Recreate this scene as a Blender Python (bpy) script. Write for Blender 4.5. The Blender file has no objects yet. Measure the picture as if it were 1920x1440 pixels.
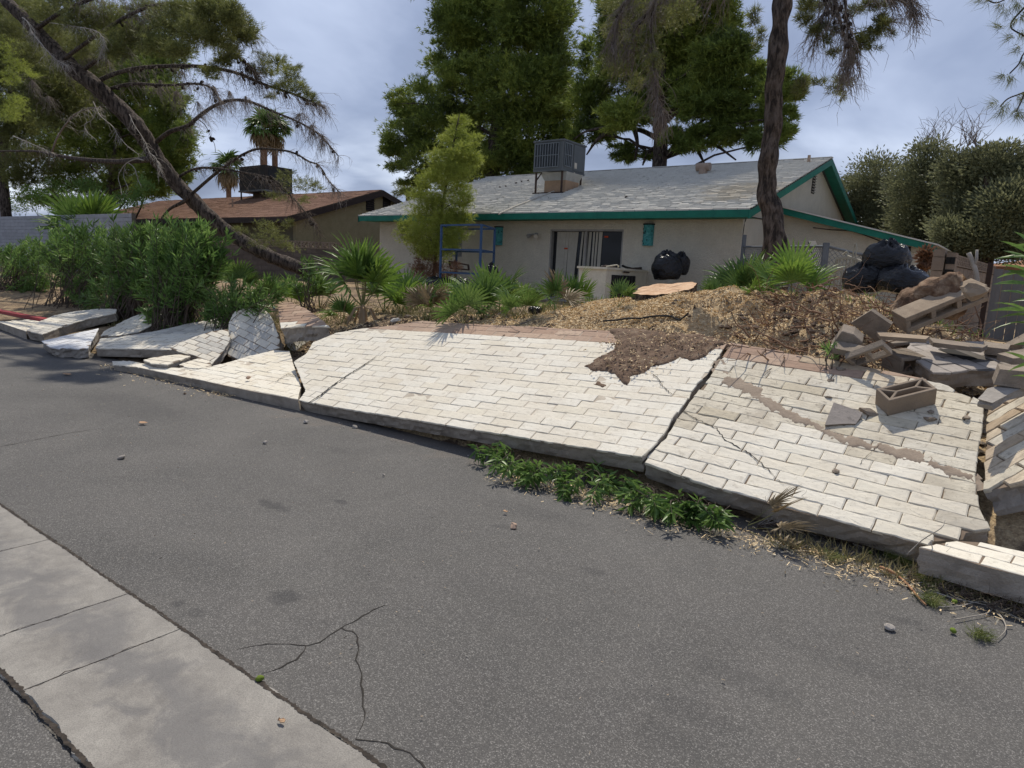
SUN_E, SKY_E, EXPO = 3.3, 0.15, 0.38
import bpy, bmesh, math, random
import numpy as np
from mathutils import Vector, Matrix, noise
rad = math.radians
random.seed(7); RNG = np.random.default_rng(11)
scene = bpy.context.scene
COL = scene.collection

# ---------------------------------------------------------------- camera, world, sun
# World axes: +X runs along the street, +Y from the street into the yard. Eye height 1.6 m.
FPX, PITCH, ROLL, YAW = 1276.2, rad(9.378), rad(2.665), rad(36.85)
def _rot(v):
    c, s = math.cos(YAW), math.sin(YAW)
    return Vector((v[0]*c - v[1]*s, v[0]*s + v[1]*c, v[2]))
_F = Vector((0, math.cos(PITCH), -math.sin(PITCH))); _R = Vector((1, 0, 0)); _U = _R.cross(_F)
_R2 = _R*math.cos(ROLL) + _U*math.sin(ROLL); _U2 = -_R*math.sin(ROLL) + _U*math.cos(ROLL)
CF, CR, CU = _rot(_F), _rot(_R2), _rot(_U2)
EYE = Vector((0, 0, 1.6))
cam_d = bpy.data.cameras.new('camera'); cam = bpy.data.objects.new('camera', cam_d); COL.objects.link(cam)
cam_d.sensor_width = 36; cam_d.lens = FPX/1920*36; cam_d.clip_end = 3000; cam_d.clip_start = 0.05
m = Matrix((CR, CU, -CF)).transposed().to_4x4(); m.translation = EYE; cam.matrix_world = m
scene.camera = cam

SUN = Vector((-0.26, 0.46, 0.85)).normalized()
sun_el = math.asin(SUN.z); sun_az = math.atan2(SUN.x, SUN.y)
sd = bpy.data.lights.new('sun', 'SUN'); sd.energy = SUN_E; sd.angle = rad(0.9); sd.color = (1, .93, .81)
so = bpy.data.objects.new('sun', sd); COL.objects.link(so)
so.rotation_euler = (-SUN).to_track_quat('-Z', 'Y').to_euler()

world = bpy.data.worlds.new('World'); scene.world = world; world.use_nodes = True
wn, wl = world.node_tree.nodes, world.node_tree.links
wn.clear()
wout = wn.new('ShaderNodeOutputWorld'); bg = wn.new('ShaderNodeBackground'); wl.new(bg.outputs[0], wout.inputs[0])
bg.inputs[1].default_value = SKY_E
sky = wn.new('ShaderNodeTexSky'); sky.sky_type = 'NISHITA'; sky.sun_disc = False
sky.sun_elevation = sun_el; sky.sun_rotation = sun_az; sky.dust_density = 2.0
tc = wn.new('ShaderNodeTexCoord')
sep = wn.new('ShaderNodeSeparateXYZ'); wl.new(tc.outputs['Generated'], sep.inputs[0])
# flatten the direction into a cloud layer: xy/(z+k)
addz = wn.new('ShaderNodeMath'); addz.operation = 'ADD'; addz.inputs[1].default_value = .22; wl.new(sep.outputs[2], addz.inputs[0])
mx = wn.new('ShaderNodeMath'); mx.operation = 'MAXIMUM'; mx.inputs[1].default_value = .08; wl.new(addz.outputs[0], mx.inputs[0])
dx = wn.new('ShaderNodeMath'); dx.operation = 'DIVIDE'; wl.new(sep.outputs[0], dx.inputs[0]); wl.new(mx.outputs[0], dx.inputs[1])
dy = wn.new('ShaderNodeMath'); dy.operation = 'DIVIDE'; wl.new(sep.outputs[1], dy.inputs[0]); wl.new(mx.outputs[0], dy.inputs[1])
cmb = wn.new('ShaderNodeCombineXYZ'); wl.new(dx.outputs[0], cmb.inputs[0]); wl.new(dy.outputs[0], cmb.inputs[1])
n1 = wn.new('ShaderNodeTexNoise'); n1.inputs['Scale'].default_value = .85; n1.inputs['Detail'].default_value = 6; n1.inputs['Roughness'].default_value = .52; n1.inputs['Distortion'].default_value = .5
wl.new(cmb.outputs[0], n1.inputs['Vector'])
r1 = wn.new('ShaderNodeValToRGB'); wl.new(n1.outputs[0], r1.inputs[0])
e = r1.color_ramp.elements
e[0].position = .36; e[0].color = (.95, 1.18, 1.85, 1)
e[1].position = .66; e[1].color = (2.95, 3.4, 4.45, 1)
k = r1.color_ramp.elements.new(.5); k.color = (1.55, 1.9, 2.8, 1)
# bright broken cloud low over the horizon
n2 = wn.new('ShaderNodeTexNoise'); n2.inputs['Scale'].default_value = 2.6; n2.inputs['Detail'].default_value = 5; n2.inputs['Roughness'].default_value = .5
mp = wn.new('ShaderNodeMapping'); mp.inputs['Scale'].default_value = (1, 1, 3.5); wl.new(tc.outputs['Generated'], mp.inputs[0]); wl.new(mp.outputs[0], n2.inputs['Vector'])
low = wn.new('ShaderNodeMapRange'); low.inputs[1].default_value = .20; low.inputs[2].default_value = .06; wl.new(sep.outputs[2], low.inputs[0])
nn = wn.new('ShaderNodeMapRange'); nn.inputs[1].default_value = .44; nn.inputs[2].default_value = .62; wl.new(n2.outputs[0], nn.inputs[0])
ml = wn.new('ShaderNodeMath'); ml.operation = 'MULTIPLY'; wl.new(low.outputs[0], ml.inputs[0]); wl.new(nn.outputs[0], ml.inputs[1])
mixl = wn.new('ShaderNodeMix'); mixl.data_type = 'RGBA'; wl.new(ml.outputs[0], mixl.inputs[0]); wl.new(r1.outputs[0], mixl.inputs[6]); mixl.inputs[7].default_value = (7.4, 8.0, 8.8, 1)
mixs = wn.new('ShaderNodeMix'); mixs.data_type = 'RGBA'; mixs.inputs[0].default_value = .92
wl.new(sky.outputs[0], mixs.inputs[6]); wl.new(mixl.outputs[2], mixs.inputs[7]); wl.new(mixs.outputs[2], bg.inputs[0])

vs = scene.view_settings
scene.display_settings.display_device = 'sRGB'
vs.view_transform = 'Standard'; vs.look = 'None'; vs.gamma = 1; vs.exposure = EXPO; vs.use_curve_mapping = False
scene.cycles.max_bounces = 5; scene.cycles.transparent_max_bounces = 4; scene.cycles.use_denoising = True

# ---------------------------------------------------------------- measuring: where a sight line meets a plane of the place
def ray(px, py): return CF*FPX + CR*(px-960) - CU*(py-720)
def at(px, py, y=None, z=None, x=None, d=None, pl=None):
    r = ray(px, py)
    if y is not None: return EYE + r*(y/r.y)
    if z is not None: return EYE + r*((z-1.6)/r.z)
    if x is not None: return EYE + r*(x/r.x)
    if d is not None: return EYE + r*(d/FPX)
    p, n = pl; return EYE + r*((p-EYE).dot(n)/r.dot(n))
def plane3(a, b, c):
    n = (b-a).cross(c-a).normalized()
    if n.dot(EYE-a) < 0: n = -n
    return (a, n)
def depth(p): return (Vector(p)-EYE).dot(CF)

# ---------------------------------------------------------------- object helpers
def tag(o, label=None, cat=None, group=None, kind=None):
    if label: o['label'] = label
    if cat: o['category'] = cat
    if group: o['group'] = group
    if kind: o['kind'] = kind
    return o
def link(name, me, mats=None, parent=None, smooth=False):
    if mats:
        for q in (mats if isinstance(mats, (list, tuple)) else [mats]): me.materials.append(q)
    if smooth:
        me.polygons.foreach_set('use_smooth', [True]*len(me.polygons))
    o = bpy.data.objects.new(name, me); COL.objects.link(o)
    if parent is not None: o.parent = parent; o.matrix_parent_inverse = parent.matrix_world.inverted()
    return o
def empty(name, loc, label, cat, group=None, kind=None):
    o = bpy.data.objects.new(name, None); o.empty_display_size = .1; COL.objects.link(o)
    o.matrix_world = Matrix.Translation(Vector(loc)); tag(o, label, cat, group, kind); return o
def pyd(name, vs_, fs, mats=None, parent=None, smooth=False, mi=None):
    me = bpy.data.meshes.new(name); me.from_pydata([tuple(v) for v in vs_], [], fs)
    if mi: me.polygons.foreach_set('material_index', mi)
    me.update(); return link(name, me, mats, parent, smooth)
def npm(name, V, Fa, mats=None, parent=None, smooth=False):
    """V (n,3); Fa (m,k) all faces of k corners."""
    me = bpy.data.meshes.new(name); V = np.asarray(V, np.float32); Fa = np.asarray(Fa, np.int32)
    m_, k_ = Fa.shape
    me.vertices.add(len(V)); me.vertices.foreach_set('co', V.ravel())
    me.loops.add(m_*k_); me.loops.foreach_set('vertex_index', Fa.ravel())
    me.polygons.add(m_); me.polygons.foreach_set('loop_start', np.arange(m_, dtype=np.int32)*k_)
    me.polygons.foreach_set('loop_total', np.full(m_, k_, np.int32))
    me.update(calc_edges=True); return link(name, me, mats, parent, smooth)
class MB:
    """collects boxes, bars, prisms and tubes into one mesh"""
    def __init__(s): s.v = []; s.f = []
    def add(s, v, f):
        b = len(s.v); s.v += [tuple(q) for q in v]; s.f += [tuple(i+b for i in q) for q in f]; return s
    def box(s, lo, hi, M=None):
        x0, y0, z0 = lo; x1, y1, z1 = hi
        v = [Vector(q) for q in ((x0,y0,z0),(x1,y0,z0),(x1,y1,z0),(x0,y1,z0),(x0,y0,z1),(x1,y0,z1),(x1,y1,z1),(x0,y1,z1))]
        if M: v = [M @ q for q in v]
        return s.add(v, [(0,3,2,1),(4,5,6,7),(0,1,5,4),(1,2,6,5),(2,3,7,6),(3,0,4,7)])
    def bar(s, a, b, w, h=None, up=Vector((0,0,1))):
        a, b = Vector(a), Vector(b); h = h or w; d = (b-a).normalized()
        sd_ = d.cross(up)
        if sd_.length < 1e-3: sd_ = d.cross(Vector((1,0,0)))
        sd_.normalize(); u = sd_.cross(d).normalized()
        v = [p + sd_*(w/2*i) + u*(h/2*j) for p in (a, b) for i, j in ((-1,-1),(1,-1),(1,1),(-1,1))]
        return s.add(v, [(0,1,2,3),(7,6,5,4),(0,4,5,1),(1,5,6,2),(2,6,7,3),(3,7,4,0)])
    def prism(s, pts, d):
        n = len(pts); v = [Vector(p) for p in pts] + [Vector(p)+Vector(d) for p in pts]
        return s.add(v, [tuple(range(n))[::-1], tuple(range(n, 2*n))] + [(i, (i+1) % n, (i+1) % n+n, i+n) for i in range(n)])
    def tube(s, pts, r, sides=8, cap=True):
        pts = [Vector(p) for p in pts]; n = len(pts)
        rs = r if isinstance(r, (list, tuple)) else [r]*n
        v = []; ref = Vector((0.13, .3, 1)).normalized(); 
        for i, p in enumerate(pts):
            d = (pts[min(i+1, n-1)]-pts[max(i-1, 0)]).normalized()
            a = d.cross(ref)
            if a.length < .05: a = d.cross(Vector((1,0,0)))
            a.normalize(); b = d.cross(a)
            for k_ in range(sides):
                t = 2*math.pi*k_/sides; v.append(p + (a*math.cos(t)+b*math.sin(t))*rs[i])
        f = [(i*sides+k_, i*sides+(k_+1) % sides, (i+1)*sides+(k_+1) % sides, (i+1)*sides+k_) for i in range(n-1) for k_ in range(sides)]
        if cap: f += [tuple(range(sides))[::-1], tuple(range((n-1)*sides, n*sides))]
        return s.add(v, f)
    def build(s, name, mats, parent=None, smooth=False): return pyd(name, s.v, s.f, mats, parent, smooth)
def smoothline(pts, n):
    """Catmull-Rom through pts, n points per span"""
    P = [Vector(p) for p in pts]; P = [P[0]*2-P[1]] + P + [P[-1]*2-P[-2]]; out = []
    for i in range(1, len(P)-2):
        for k_ in range(n):
            t = k_/n; a, b, c, d = P[i-1:i+3]
            out.append(.5*((2*b) + (c-a)*t + (2*a-5*b+4*c-d)*t*t + (3*b-a-3*c+d)*t**3))
    out.append(P[-2]); return out

# ---------------------------------------------------------------- materials
def ramp(nt, src, stops):
    r = nt.nodes.new('ShaderNodeValToRGB'); nt.links.new(src, r.inputs[0]); el = r.color_ramp.elements
    el[0].position, el[0].color = stops[0][0], (*stops[0][1], 1); el[1].position, el[1].color = stops[-1][0], (*stops[-1][1], 1)
    for p, c in stops[1:-1]:
        q = el.new(p); q.color = (*c, 1)
    return r.outputs[0]
def mix(nt, fac, a, b, mode='MIX'):
    q = nt.nodes.new('ShaderNodeMix'); q.data_type = 'RGBA'; q.blend_type = mode
    for i, s_ in ((0, fac), (6, a), (7, b)):
        if isinstance(s_, (int, float)): q.inputs[i].default_value = s_
        elif isinstance(s_, tuple): q.inputs[i].default_value = (*s_, 1)
        else: nt.links.new(s_, q.inputs[i])
    return q.outputs[2]
def nz(nt, vec, scale, detail=4, rough=.55, dist=0, st=None):
    if st:
        mp_ = nt.nodes.new('ShaderNodeMapping'); mp_.inputs['Scale'].default_value = st; nt.links.new(vec, mp_.inputs[0]); vec = mp_.outputs[0]
    q = nt.nodes.new('ShaderNodeTexNoise'); q.inputs['Scale'].default_value = scale; q.inputs['Detail'].default_value = detail
    q.inputs['Roughness'].default_value = rough; q.inputs['Distortion'].default_value = dist; nt.links.new(vec, q.inputs['Vector']); return q.outputs[0]
def mr(nt, src, a, b, c=0., d=1.):
    q = nt.nodes.new('ShaderNodeMapRange'); nt.links.new(src, q.inputs[0])
    for i, v in enumerate((a, b, c, d)): q.inputs[i+1].default_value = v
    return q.outputs[0]
def mth(nt, op, a, b=None):
    q = nt.nodes.new('ShaderNodeMath'); q.operation = op
    for i, s_ in enumerate((a, b)):
        if s_ is None: continue
        if isinstance(s_, (int, float)): q.inputs[i].default_value = s_
        else: nt.links.new(s_, q.inputs[i])
    return q.outputs[0]
def newmat(name, rough=.9, spec=.25):
    m_ = bpy.data.materials.new(name); m_.use_nodes = True; nt = m_.node_tree; b = nt.nodes['Principled BSDF']
    b.inputs['Roughness'].default_value = rough; b.inputs['Specular IOR Level'].default_value = spec
    return m_, nt, b
def coords(nt, kind='pos'):
    if kind == 'pos': return nt.nodes.new('ShaderNodeNewGeometry').outputs['Position']
    return nt.nodes.new('ShaderNodeTexCoord').outputs['Object']
def bump(nt, b, src, strength=.4, dist=.01):
    q = nt.nodes.new('ShaderNodeBump'); q.inputs['Strength'].default_value = strength; q.inputs['Distance'].default_value = dist
    nt.links.new(src, q.inputs['Height']); nt.links.new(q.outputs[0], b.inputs['Normal']); return q
def M(name, c1, c2=None, scale=6, rough=.9, spec=.25, fine=60, bmp=.4, bd=.01, st=None, sp='pos', rnd=.0, metal=0, lo=.35, hi=.65, c3=None):
    """two- or three-tone mottled surface with fine grain and relief"""
    m_, nt, b = newmat(name, rough, spec); v = coords(nt, sp); c2 = c2 or tuple(x*.75 for x in c1)
    a = nz(nt, v, scale, 5, .6, .3, st)
    col = ramp(nt, a, [(lo, c2), (hi, c1)] if not c3 else [(lo, c2), ((lo+hi)/2, c1), (hi, c3)])
    g = nz(nt, v, fine, 3, .7, 0, st)
    col = mix(nt, mr(nt, g, .35, .65, .0, .38), col, tuple(x*.62 for x in c1))
    if rnd:
        oi = nt.nodes.new('ShaderNodeObjectInfo')
        hv = nt.nodes.new('ShaderNodeHueSaturation'); nt.links.new(col, hv.inputs['Color'])
        nt.links.new(mr(nt, oi.outputs['Random'], 0, 1, 1-rnd, 1+rnd), hv.inputs['Value']); col = hv.outputs[0]
    nt.links.new(col, b.inputs['Base Color']); b.inputs['Metallic'].default_value = metal
    if bmp: bump(nt, b, mix(nt, .6, a, g), bmp, bd)
    return m_
def leafmat(name, c1, c2, scale=1.5, trans=.25, rough=.55, c3=None):
    m_, nt, b = newmat(name, rough, .3); v = coords(nt)
    a = nz(nt, v, scale, 3, .6); a2 = nz(nt, v, scale*14, 2, .6)
    col = ramp(nt, mth(nt, 'ADD', mth(nt, 'MULTIPLY', a, .55), mth(nt, 'MULTIPLY', a2, .45)), [(.36, c1), (.64, c2)] if not c3 else [(.34, c1), (.5, c2), (.66, c3)])
    nt.links.new(col, b.inputs['Base Color'])
    tr = nt.nodes.new('ShaderNodeBsdfTranslucent'); nt.links.new(col, tr.inputs[0])
    ms = nt.nodes.new('ShaderNodeMixShader'); ms.inputs[0].default_value = trans
    nt.links.new(b.outputs[0], ms.inputs[1]); nt.links.new(tr.outputs[0], ms.inputs[2]); nt.links.new(ms.outputs[0], nt.nodes['Material Output'].inputs[0])
    return m_
# ---------------------------------------------------------------- surface library
def asphalt_mat():
    m_, nt, b = newmat('asphalt', .88, .3); v = coords(nt)
    big = nz(nt, v, .75, 6, .66, .6); mid = nz(nt, v, 5, 4, .6); fine = nz(nt, v, 220, 3, .8)
    base = ramp(nt, big, [(.3, (.062, .059, .055)), (.7, (.138, .129, .118))])
    base = mix(nt, mr(nt, mid, .3, .7, .0, .35), base, (.085, .083, .083))
    vo = nt.nodes.new('ShaderNodeTexVoronoi'); vo.inputs['Scale'].default_value = 240; nt.links.new(v, vo.inputs['Vector'])
    sp = nt.nodes.new('ShaderNodeSeparateColor'); nt.links.new(vo.outputs['Color'], sp.inputs[0])
    st = ramp(nt, sp.outputs[0], [(0, (.035, .034, .034)), (.45, (.092, .088, .083)), (.80, (.16, .15, .14)), (1, (.46, .44, .41))])
    base = mix(nt, .42, base, st)
    base = mix(nt, mr(nt, fine, .35, .65, 0, .3), base, (.05, .05, .05))
    # oil and tyre stains
    for (px, py, r, el, dk) in ((535, 1120, .085, .8, .55), (337, 1131, .04, 1, .5), (512, 947, .16, .35, .5), (640, 940, .09, .4, .45), (367, 1148, .05, .7, .3), (1700, 1165, .10, .5, .3), (1110, 1070, .10, .5, .28), (940, 985, .06, 1, .3), (640, 845, .2, .4, .2), (1250, 1380, .16, .5, .2), (1290, 1330, .2, .4, .2), (1400, 1275, .28, .3, .2), (1560, 1235, .3, .22, .18), (250, 760, 1.1, .3, .22), (900, 1100, .5, .3, .12), (1000, 960, .5, .3, .14)):
        c = at(px, py, z=0)
        sb = nt.nodes.new('ShaderNodeVectorMath'); sb.operation = 'SUBTRACT'; nt.links.new(v, sb.inputs[0]); sb.inputs[1].default_value = c
        sc = nt.nodes.new('ShaderNodeVectorMath'); sc.operation = 'MULTIPLY'; nt.links.new(sb.outputs[0], sc.inputs[0]); sc.inputs[1].default_value = (1/r, 1/(r*el), 1)
        ln = nt.nodes.new('ShaderNodeVectorMath'); ln.operation = 'LENGTH'; nt.links.new(sc.outputs[0], ln.inputs[0])
        w_ = mth(nt, 'ADD', ln.outputs['Value'], mr(nt, nz(nt, v, 14, 3), .3, .7, -.4, .4))
        base = mix(nt, mr(nt, w_, .55, 1.15, dk, 0), base, (.03, .03, .032))
    # dust drifted along the foot of the fallen wall
    sx = nt.nodes.new('ShaderNodeSeparateXYZ'); nt.links.new(v, sx.inputs[0])
    dn = mth(nt, 'ADD', sx.outputs[1], mr(nt, nz(nt, v, 3, 4), .3, .7, -.35, .35))
    base = mix(nt, mr(nt, dn, 4.15, 4.55, 0, .4), base, (.16, .13, .105))
    nt.links.new(base, b.inputs['Base Color'])
    bump(nt, b, mix(nt, .5, vo.outputs['Distance'], fine), .55, .006); return m_
ASPH = asphalt_mat()
def gutter_mat():
    m_, nt, b = newmat('gutter_concrete', .85, .3); v = coords(nt)
    a = nz(nt, v, 2.2, 5, .6, .4); g = nz(nt, v, 190, 4, .85); b3 = nz(nt, v, 11, 5, .7, .8)
    col = ramp(nt, mix(nt, .4, a, b3), [(.36, (.20, .185, .167)), (.62, (.35, .328, .292))])
    sx = nt.nodes.new('ShaderNodeSeparateXYZ'); nt.links.new(v, sx.inputs[0])
    yy = mth(nt, 'ADD', sx.outputs[1], mr(nt, nz(nt, v, 3.2, 6, .68, .8), .3, .7, -.16, .16))
    band = mth(nt, 'MULTIPLY', mr(nt, yy, .93, 1.03, 0, 1), mr(nt, yy, 1.10, 1.26, 1, 0))
    col = mix(nt, mth(nt, 'MULTIPLY', band, .6), col, (.125, .122, .125))
    col = mix(nt, mr(nt, g, .42, .62, 0, .55), col, (.10, .095, .088))
    nt.links.new(col, b.inputs['Base Color']); bump(nt, b, g, .6, .004); return m_
GUT = gutter_mat()
def brick_mat(name, stops, stain, stainc, rough=.9, grain=.3):
    """painted slump block: tone differs from block to block, dirt and weathering patches run across them"""
    m_, nt, b = newmat(name, rough, .25); v = coords(nt); ob = coords(nt, 'obj')
    oi = nt.nodes.new('ShaderNodeObjectInfo')
    col = ramp(nt, oi.outputs['Random'], stops)
    ln = nz(nt, ob, 16, 5, .65, .4, (1, 3.2, 1)); bl = nz(nt, v, 2.1, 5, .6, .6); pk = nz(nt, v, 85, 3, .75); fl = nz(nt, v, 22, 4, .7, .4)
    col = mix(nt, mr(nt, ln, .45, .72, 0, grain), col, tuple(x*.60 for x in stops[0][1]))
    col = mix(nt, mth(nt, 'MULTIPLY', mr(nt, bl, .42, .66, 0, 1), stain), col, stainc)
    col = mix(nt, mth(nt, 'MULTIPLY', mr(nt, fl, .56, .68, 0, 1), min(1, stain*1.3)), col, tuple(x*.72 for x in stainc))
    col = mix(nt, mr(nt, pk, .62, .70, 0, .65), col, (.20, .17, .14))
    nt.links.new(col, b.inputs['Base Color'])
    bump(nt, b, mix(nt, .5, ln, fl), .55, .008); return m_
PAINT = brick_mat('cream_painted_block', [(0, (.69, .63, .51)), (.3, (.715, .66, .55)), (.65, (.73, .68, .575)), (.9, (.725, .685, .59)), (1, (.695, .635, .51))], .3, (.50, .43, .33))
PAINTW = brick_mat('weathered_painted_block', [(0, (.58, .515, .395)), (.3, (.63, .57, .45)), (.6, (.67, .61, .49)), (.85, (.63, .585, .49)), (1, (.56, .49, .355))], .6, (.36, .31, .24), grain=.5)
BARE = brick_mat('bare_tan_block', [(0, (.345, .23, .165)), (.5, (.42, .29, .21)), (1, (.50, .37, .27))], .35, (.30, .225, .17), grain=.5)
BAREC = brick_mat('bare_ochre_block', [(0, (.42, .32, .215)), (.5, (.52, .42, .30)), (1, (.62, .53, .40))], .45, (.33, .26, .19), grain=.6)
WHITEP = brick_mat('bright_white_block', [(0, (.62, .62, .63)), (1, (.70, .70, .70))], .08, (.5, .5, .5))
SHADEP = brick_mat('shaded_painted_block', [(0, (.50, .475, .42)), (.5, (.58, .55, .48)), (1, (.64, .605, .53))], .35, (.30, .28, .25), grain=.5)  # cream block with shade put into its colour, for pieces by the bushes
GREYB = brick_mat('grey_cinder_block', [(0, (.30, .262, .23)), (.5, (.345, .305, .27)), (1, (.40, .355, .315))], .35, (.13, .115, .10), grain=.45)
MORTAR = M('mortar', (.56, .49, .39), (.42, .355, .28), 9, fine=80, bd=.004)
MORTB = M('soiled_mortar', (.25, .185, .13), (.16, .118, .085), 9, fine=80, bd=.004)
MORTG = M('grey_mortar', (.13, .115, .10), (.085, .075, .065), 9, fine=80, bd=.004)
CORE = M('broken_block_core', (.235, .21, .185), (.15, .132, .115), 7, fine=45, bmp=.9, bd=.02)
CAPF = M('cast_block_top', (.33, .288, .24), (.23, .20, .165), 5, fine=80, bmp=.9, bd=.012, c3=(.39, .345, .29))
CONC = M('rough_concrete', (.38, .345, .305), (.25, .225, .20), 6, fine=50, bmp=.9, bd=.015)
CMU = M('cinder_block', (.32, .262, .205), (.20, .162, .125), 8, fine=95, bmp=1, bd=.012, rnd=.12)
CMUB = M('brown_screen_block', (.30, .235, .175), (.23, .18, .135), 5, fine=85, bmp=.7, bd=.004)
CRACK = M('crack_shadow_soil', (.035, .03, .026), (.02, .018, .015), 8, bmp=0)
SOIL = M('dark_soil', (.115, .078, .055), (.07, .048, .034), 9, fine=55, bmp=1, bd=.03, c3=(.16, .115, .082))
BARKM = M('pine_bark', (.085, .064, .05), (.022, .017, .014), 17, fine=46, bmp=1, bd=.07, st=(1, 1, .30), c3=(.155, .122, .10), lo=.40, hi=.60)
TWIG = M('dead_twig', (.26, .22, .19), (.15, .12, .10), 5, fine=20, bmp=0)
TWIGD = M('live_twig', (.12, .09, .07), (.075, .058, .045), 5, fine=20, bmp=0)
BLEACH = M('bleached_wood', (.42, .38, .33), (.28, .25, .21), 5, fine=30, bmp=0)
CONE = M('pine_cone_scale', (.045, .032, .025), (.02, .016, .013), 20, bmp=0)
METALB = M('blue_painted_steel', (.055, .115, .225), (.04, .08, .16), 4, rough=.6, fine=20, bmp=.1)
BLACKP, _nt, _b = newmat('black_plastic_film', .2, .42); _b.inputs['Base Color'].default_value = (.005, .005, .007, 1)
bump(_nt, _b, nz(_nt, coords(_nt), 9, 6, .6, 2.2, (1, 1, 2.6)), .6, .04)

# ---------------------------------------------------------------- road and gutter
def grid(xs, ys, fz):
    V = [(x, y, fz(x, y)) for y in ys for x in xs]; nx = len(xs)
    F_ = [(j*nx+i, j*nx+i+1, (j+1)*nx+i+1, (j+1)*nx+i) for j in range(len(ys)-1) for i in range(nx-1)]
    return V, F_
GUTY0, GUTY1 = .765, 1.355
V, F_ = grid([-500, -60, -20, -8, -3, 0, 3, 10, 60, 300], [-80, -10, -2, 0, .5, .75], lambda x, y: -.004)
tag(pyd('near_road', V, F_, ASPH), kind='structure')
V, F_ = grid([-500, -60, -20, -8, -3, 0, 3, 10, 60, 300], [.75, 1.2, 2, 3, 4, 5.4], lambda x, y: -.004 if y > 1 else -.02)
tag(pyd('road', V, F_, ASPH), kind='structure')
gut = empty('gutter', (0, GUTY0, 0), None, None, kind='structure')
def jag(a, b, n, amp):
    return [Vector(a).lerp(Vector(b), i/n) + Vector((0, random.uniform(-amp, amp) if 0 < i < n else 0, 0)) for i in range(n+1)]
gx = [at(97, 1012, z=0).x, at(244, 1114, z=0).x, at(350, 1177, z=0).x, at(600, 1361, z=0).x+.42]
gx = [-60, -30, -15] + [gx[0]-i*.98 for i in (8, 7, 6, 5, 4, 3, 2, 1)] + gx + [gx[-1]+1, gx[-1]+2, gx[-1]+4, gx[-1]+8, gx[-1]+30]
for a, b in zip(gx[:-1], gx[1:]):
    n_ = max(4, int(min(b-a, 3)/.06)); g_ = .003
    top = [(p.x, p.y, .006) for p in jag((a+g_, GUTY0, 0), (b-g_, GUTY0, 0), n_, .016)] + [(p.x, p.y, .006) for p in jag((b-g_, GUTY1, 0), (a+g_, GUTY1, 0), n_, .012)]
    mb = MB(); mb.prism([Vector(q)-Vector((0, 0, .05)) for q in top], (0, 0, .05)); mb.build('concrete_slab', GUT, gut)
GJ = [(gx_, ) for gx_ in gx if -5 < gx_ < 2]
SEAM = M('seam_soil', (.04, .032, .026), (.02, .017, .014), 30, fine=120, bmp=.5, bd=.003, c3=(.075, .06, .046))
# dark soil filled joint on each side of the gutter
for (y, w) in ((GUTY1+.001, .011), (GUTY0-.004, .013)):
    xs = np.arange(-12, 3, .008); v = []
    for x in xs:
        o = .006*noise.noise(Vector((x*3, y, 0))) + .005*noise.noise(Vector((x*23, y, 0))); ww = w*(.25+1.1*abs(noise.noise(Vector((x*11, 3, y)))))
        ww += .010*random.random(); v += [(x, y+o-ww/2-.004*random.random(), .0075), (x, y+o+ww/2+.006*random.random(), .0065)]
    tag(pyd('soil_seam', v, [(2*i, 2*i+2, 2*i+3, 2*i+1) for i in range(len(xs)-1)], SEAM), kind='structure')
def ribbon(name, pts3, w, mat, up=Vector((0, 0, 1)), lift=.0015, jit=.012, step=.03, parent=None):
    P = []
    for a, b in zip(pts3[:-1], pts3[1:]):
        n_ = max(1, int((b-a).length/step)); P += [a.lerp(b, i/n_) for i in range(n_)]
    P.append(pts3[-1]); v = []
    for i, p in enumerate(P):
        d = (P[min(i+1, len(P)-1)]-P[max(i-1, 0)]).normalized(); s_ = d.cross(up).normalized()
        p = p + s_*random.gauss(0, jit*.5) + up*lift; ww = w*random.uniform(.4, 1.3)*(1 if i < len(P)*.7 else max(.15, (len(P)-i)/len(P)/.3))
        v += [p-s_*ww/2, p+s_*ww/2]
    return pyd(name, v, [(2*i, 2*i+1, 2*i+3, 2*i+2) for i in range(len(P)-1)], mat, parent)
for (q_,) in GJ: tag(ribbon('soil_seam', [Vector((q_+.01*math.sin(k_*2.1), GUTY0+(GUTY1-GUTY0)*k_/8, .0062)) for k_ in range(9)], .005, SEAM, jit=.006, lift=0, step=.012), kind='structure')
RC = [((720,1134),(690,1150),(637,1179),(600,1204),(577,1211),(529,1206),(469,1213),(424,1221)), ((577,1211),(555,1237),(525,1251),(491,1264)),
      ((637,1179),(660,1184),(671,1196),(669,1237),(679,1275),(681,1312),(682,1350),(667,1385)), ((667,1385),(712,1391),(770,1412),(800,1440),(812,1470)), ((0,838),(60,826),(130,812),(210,800))]
for c_ in RC: tag(ribbon('road_crack', [at(*q, z=-.0035) for q in c_], .007, CRACK, jit=.008), kind='structure')

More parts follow.
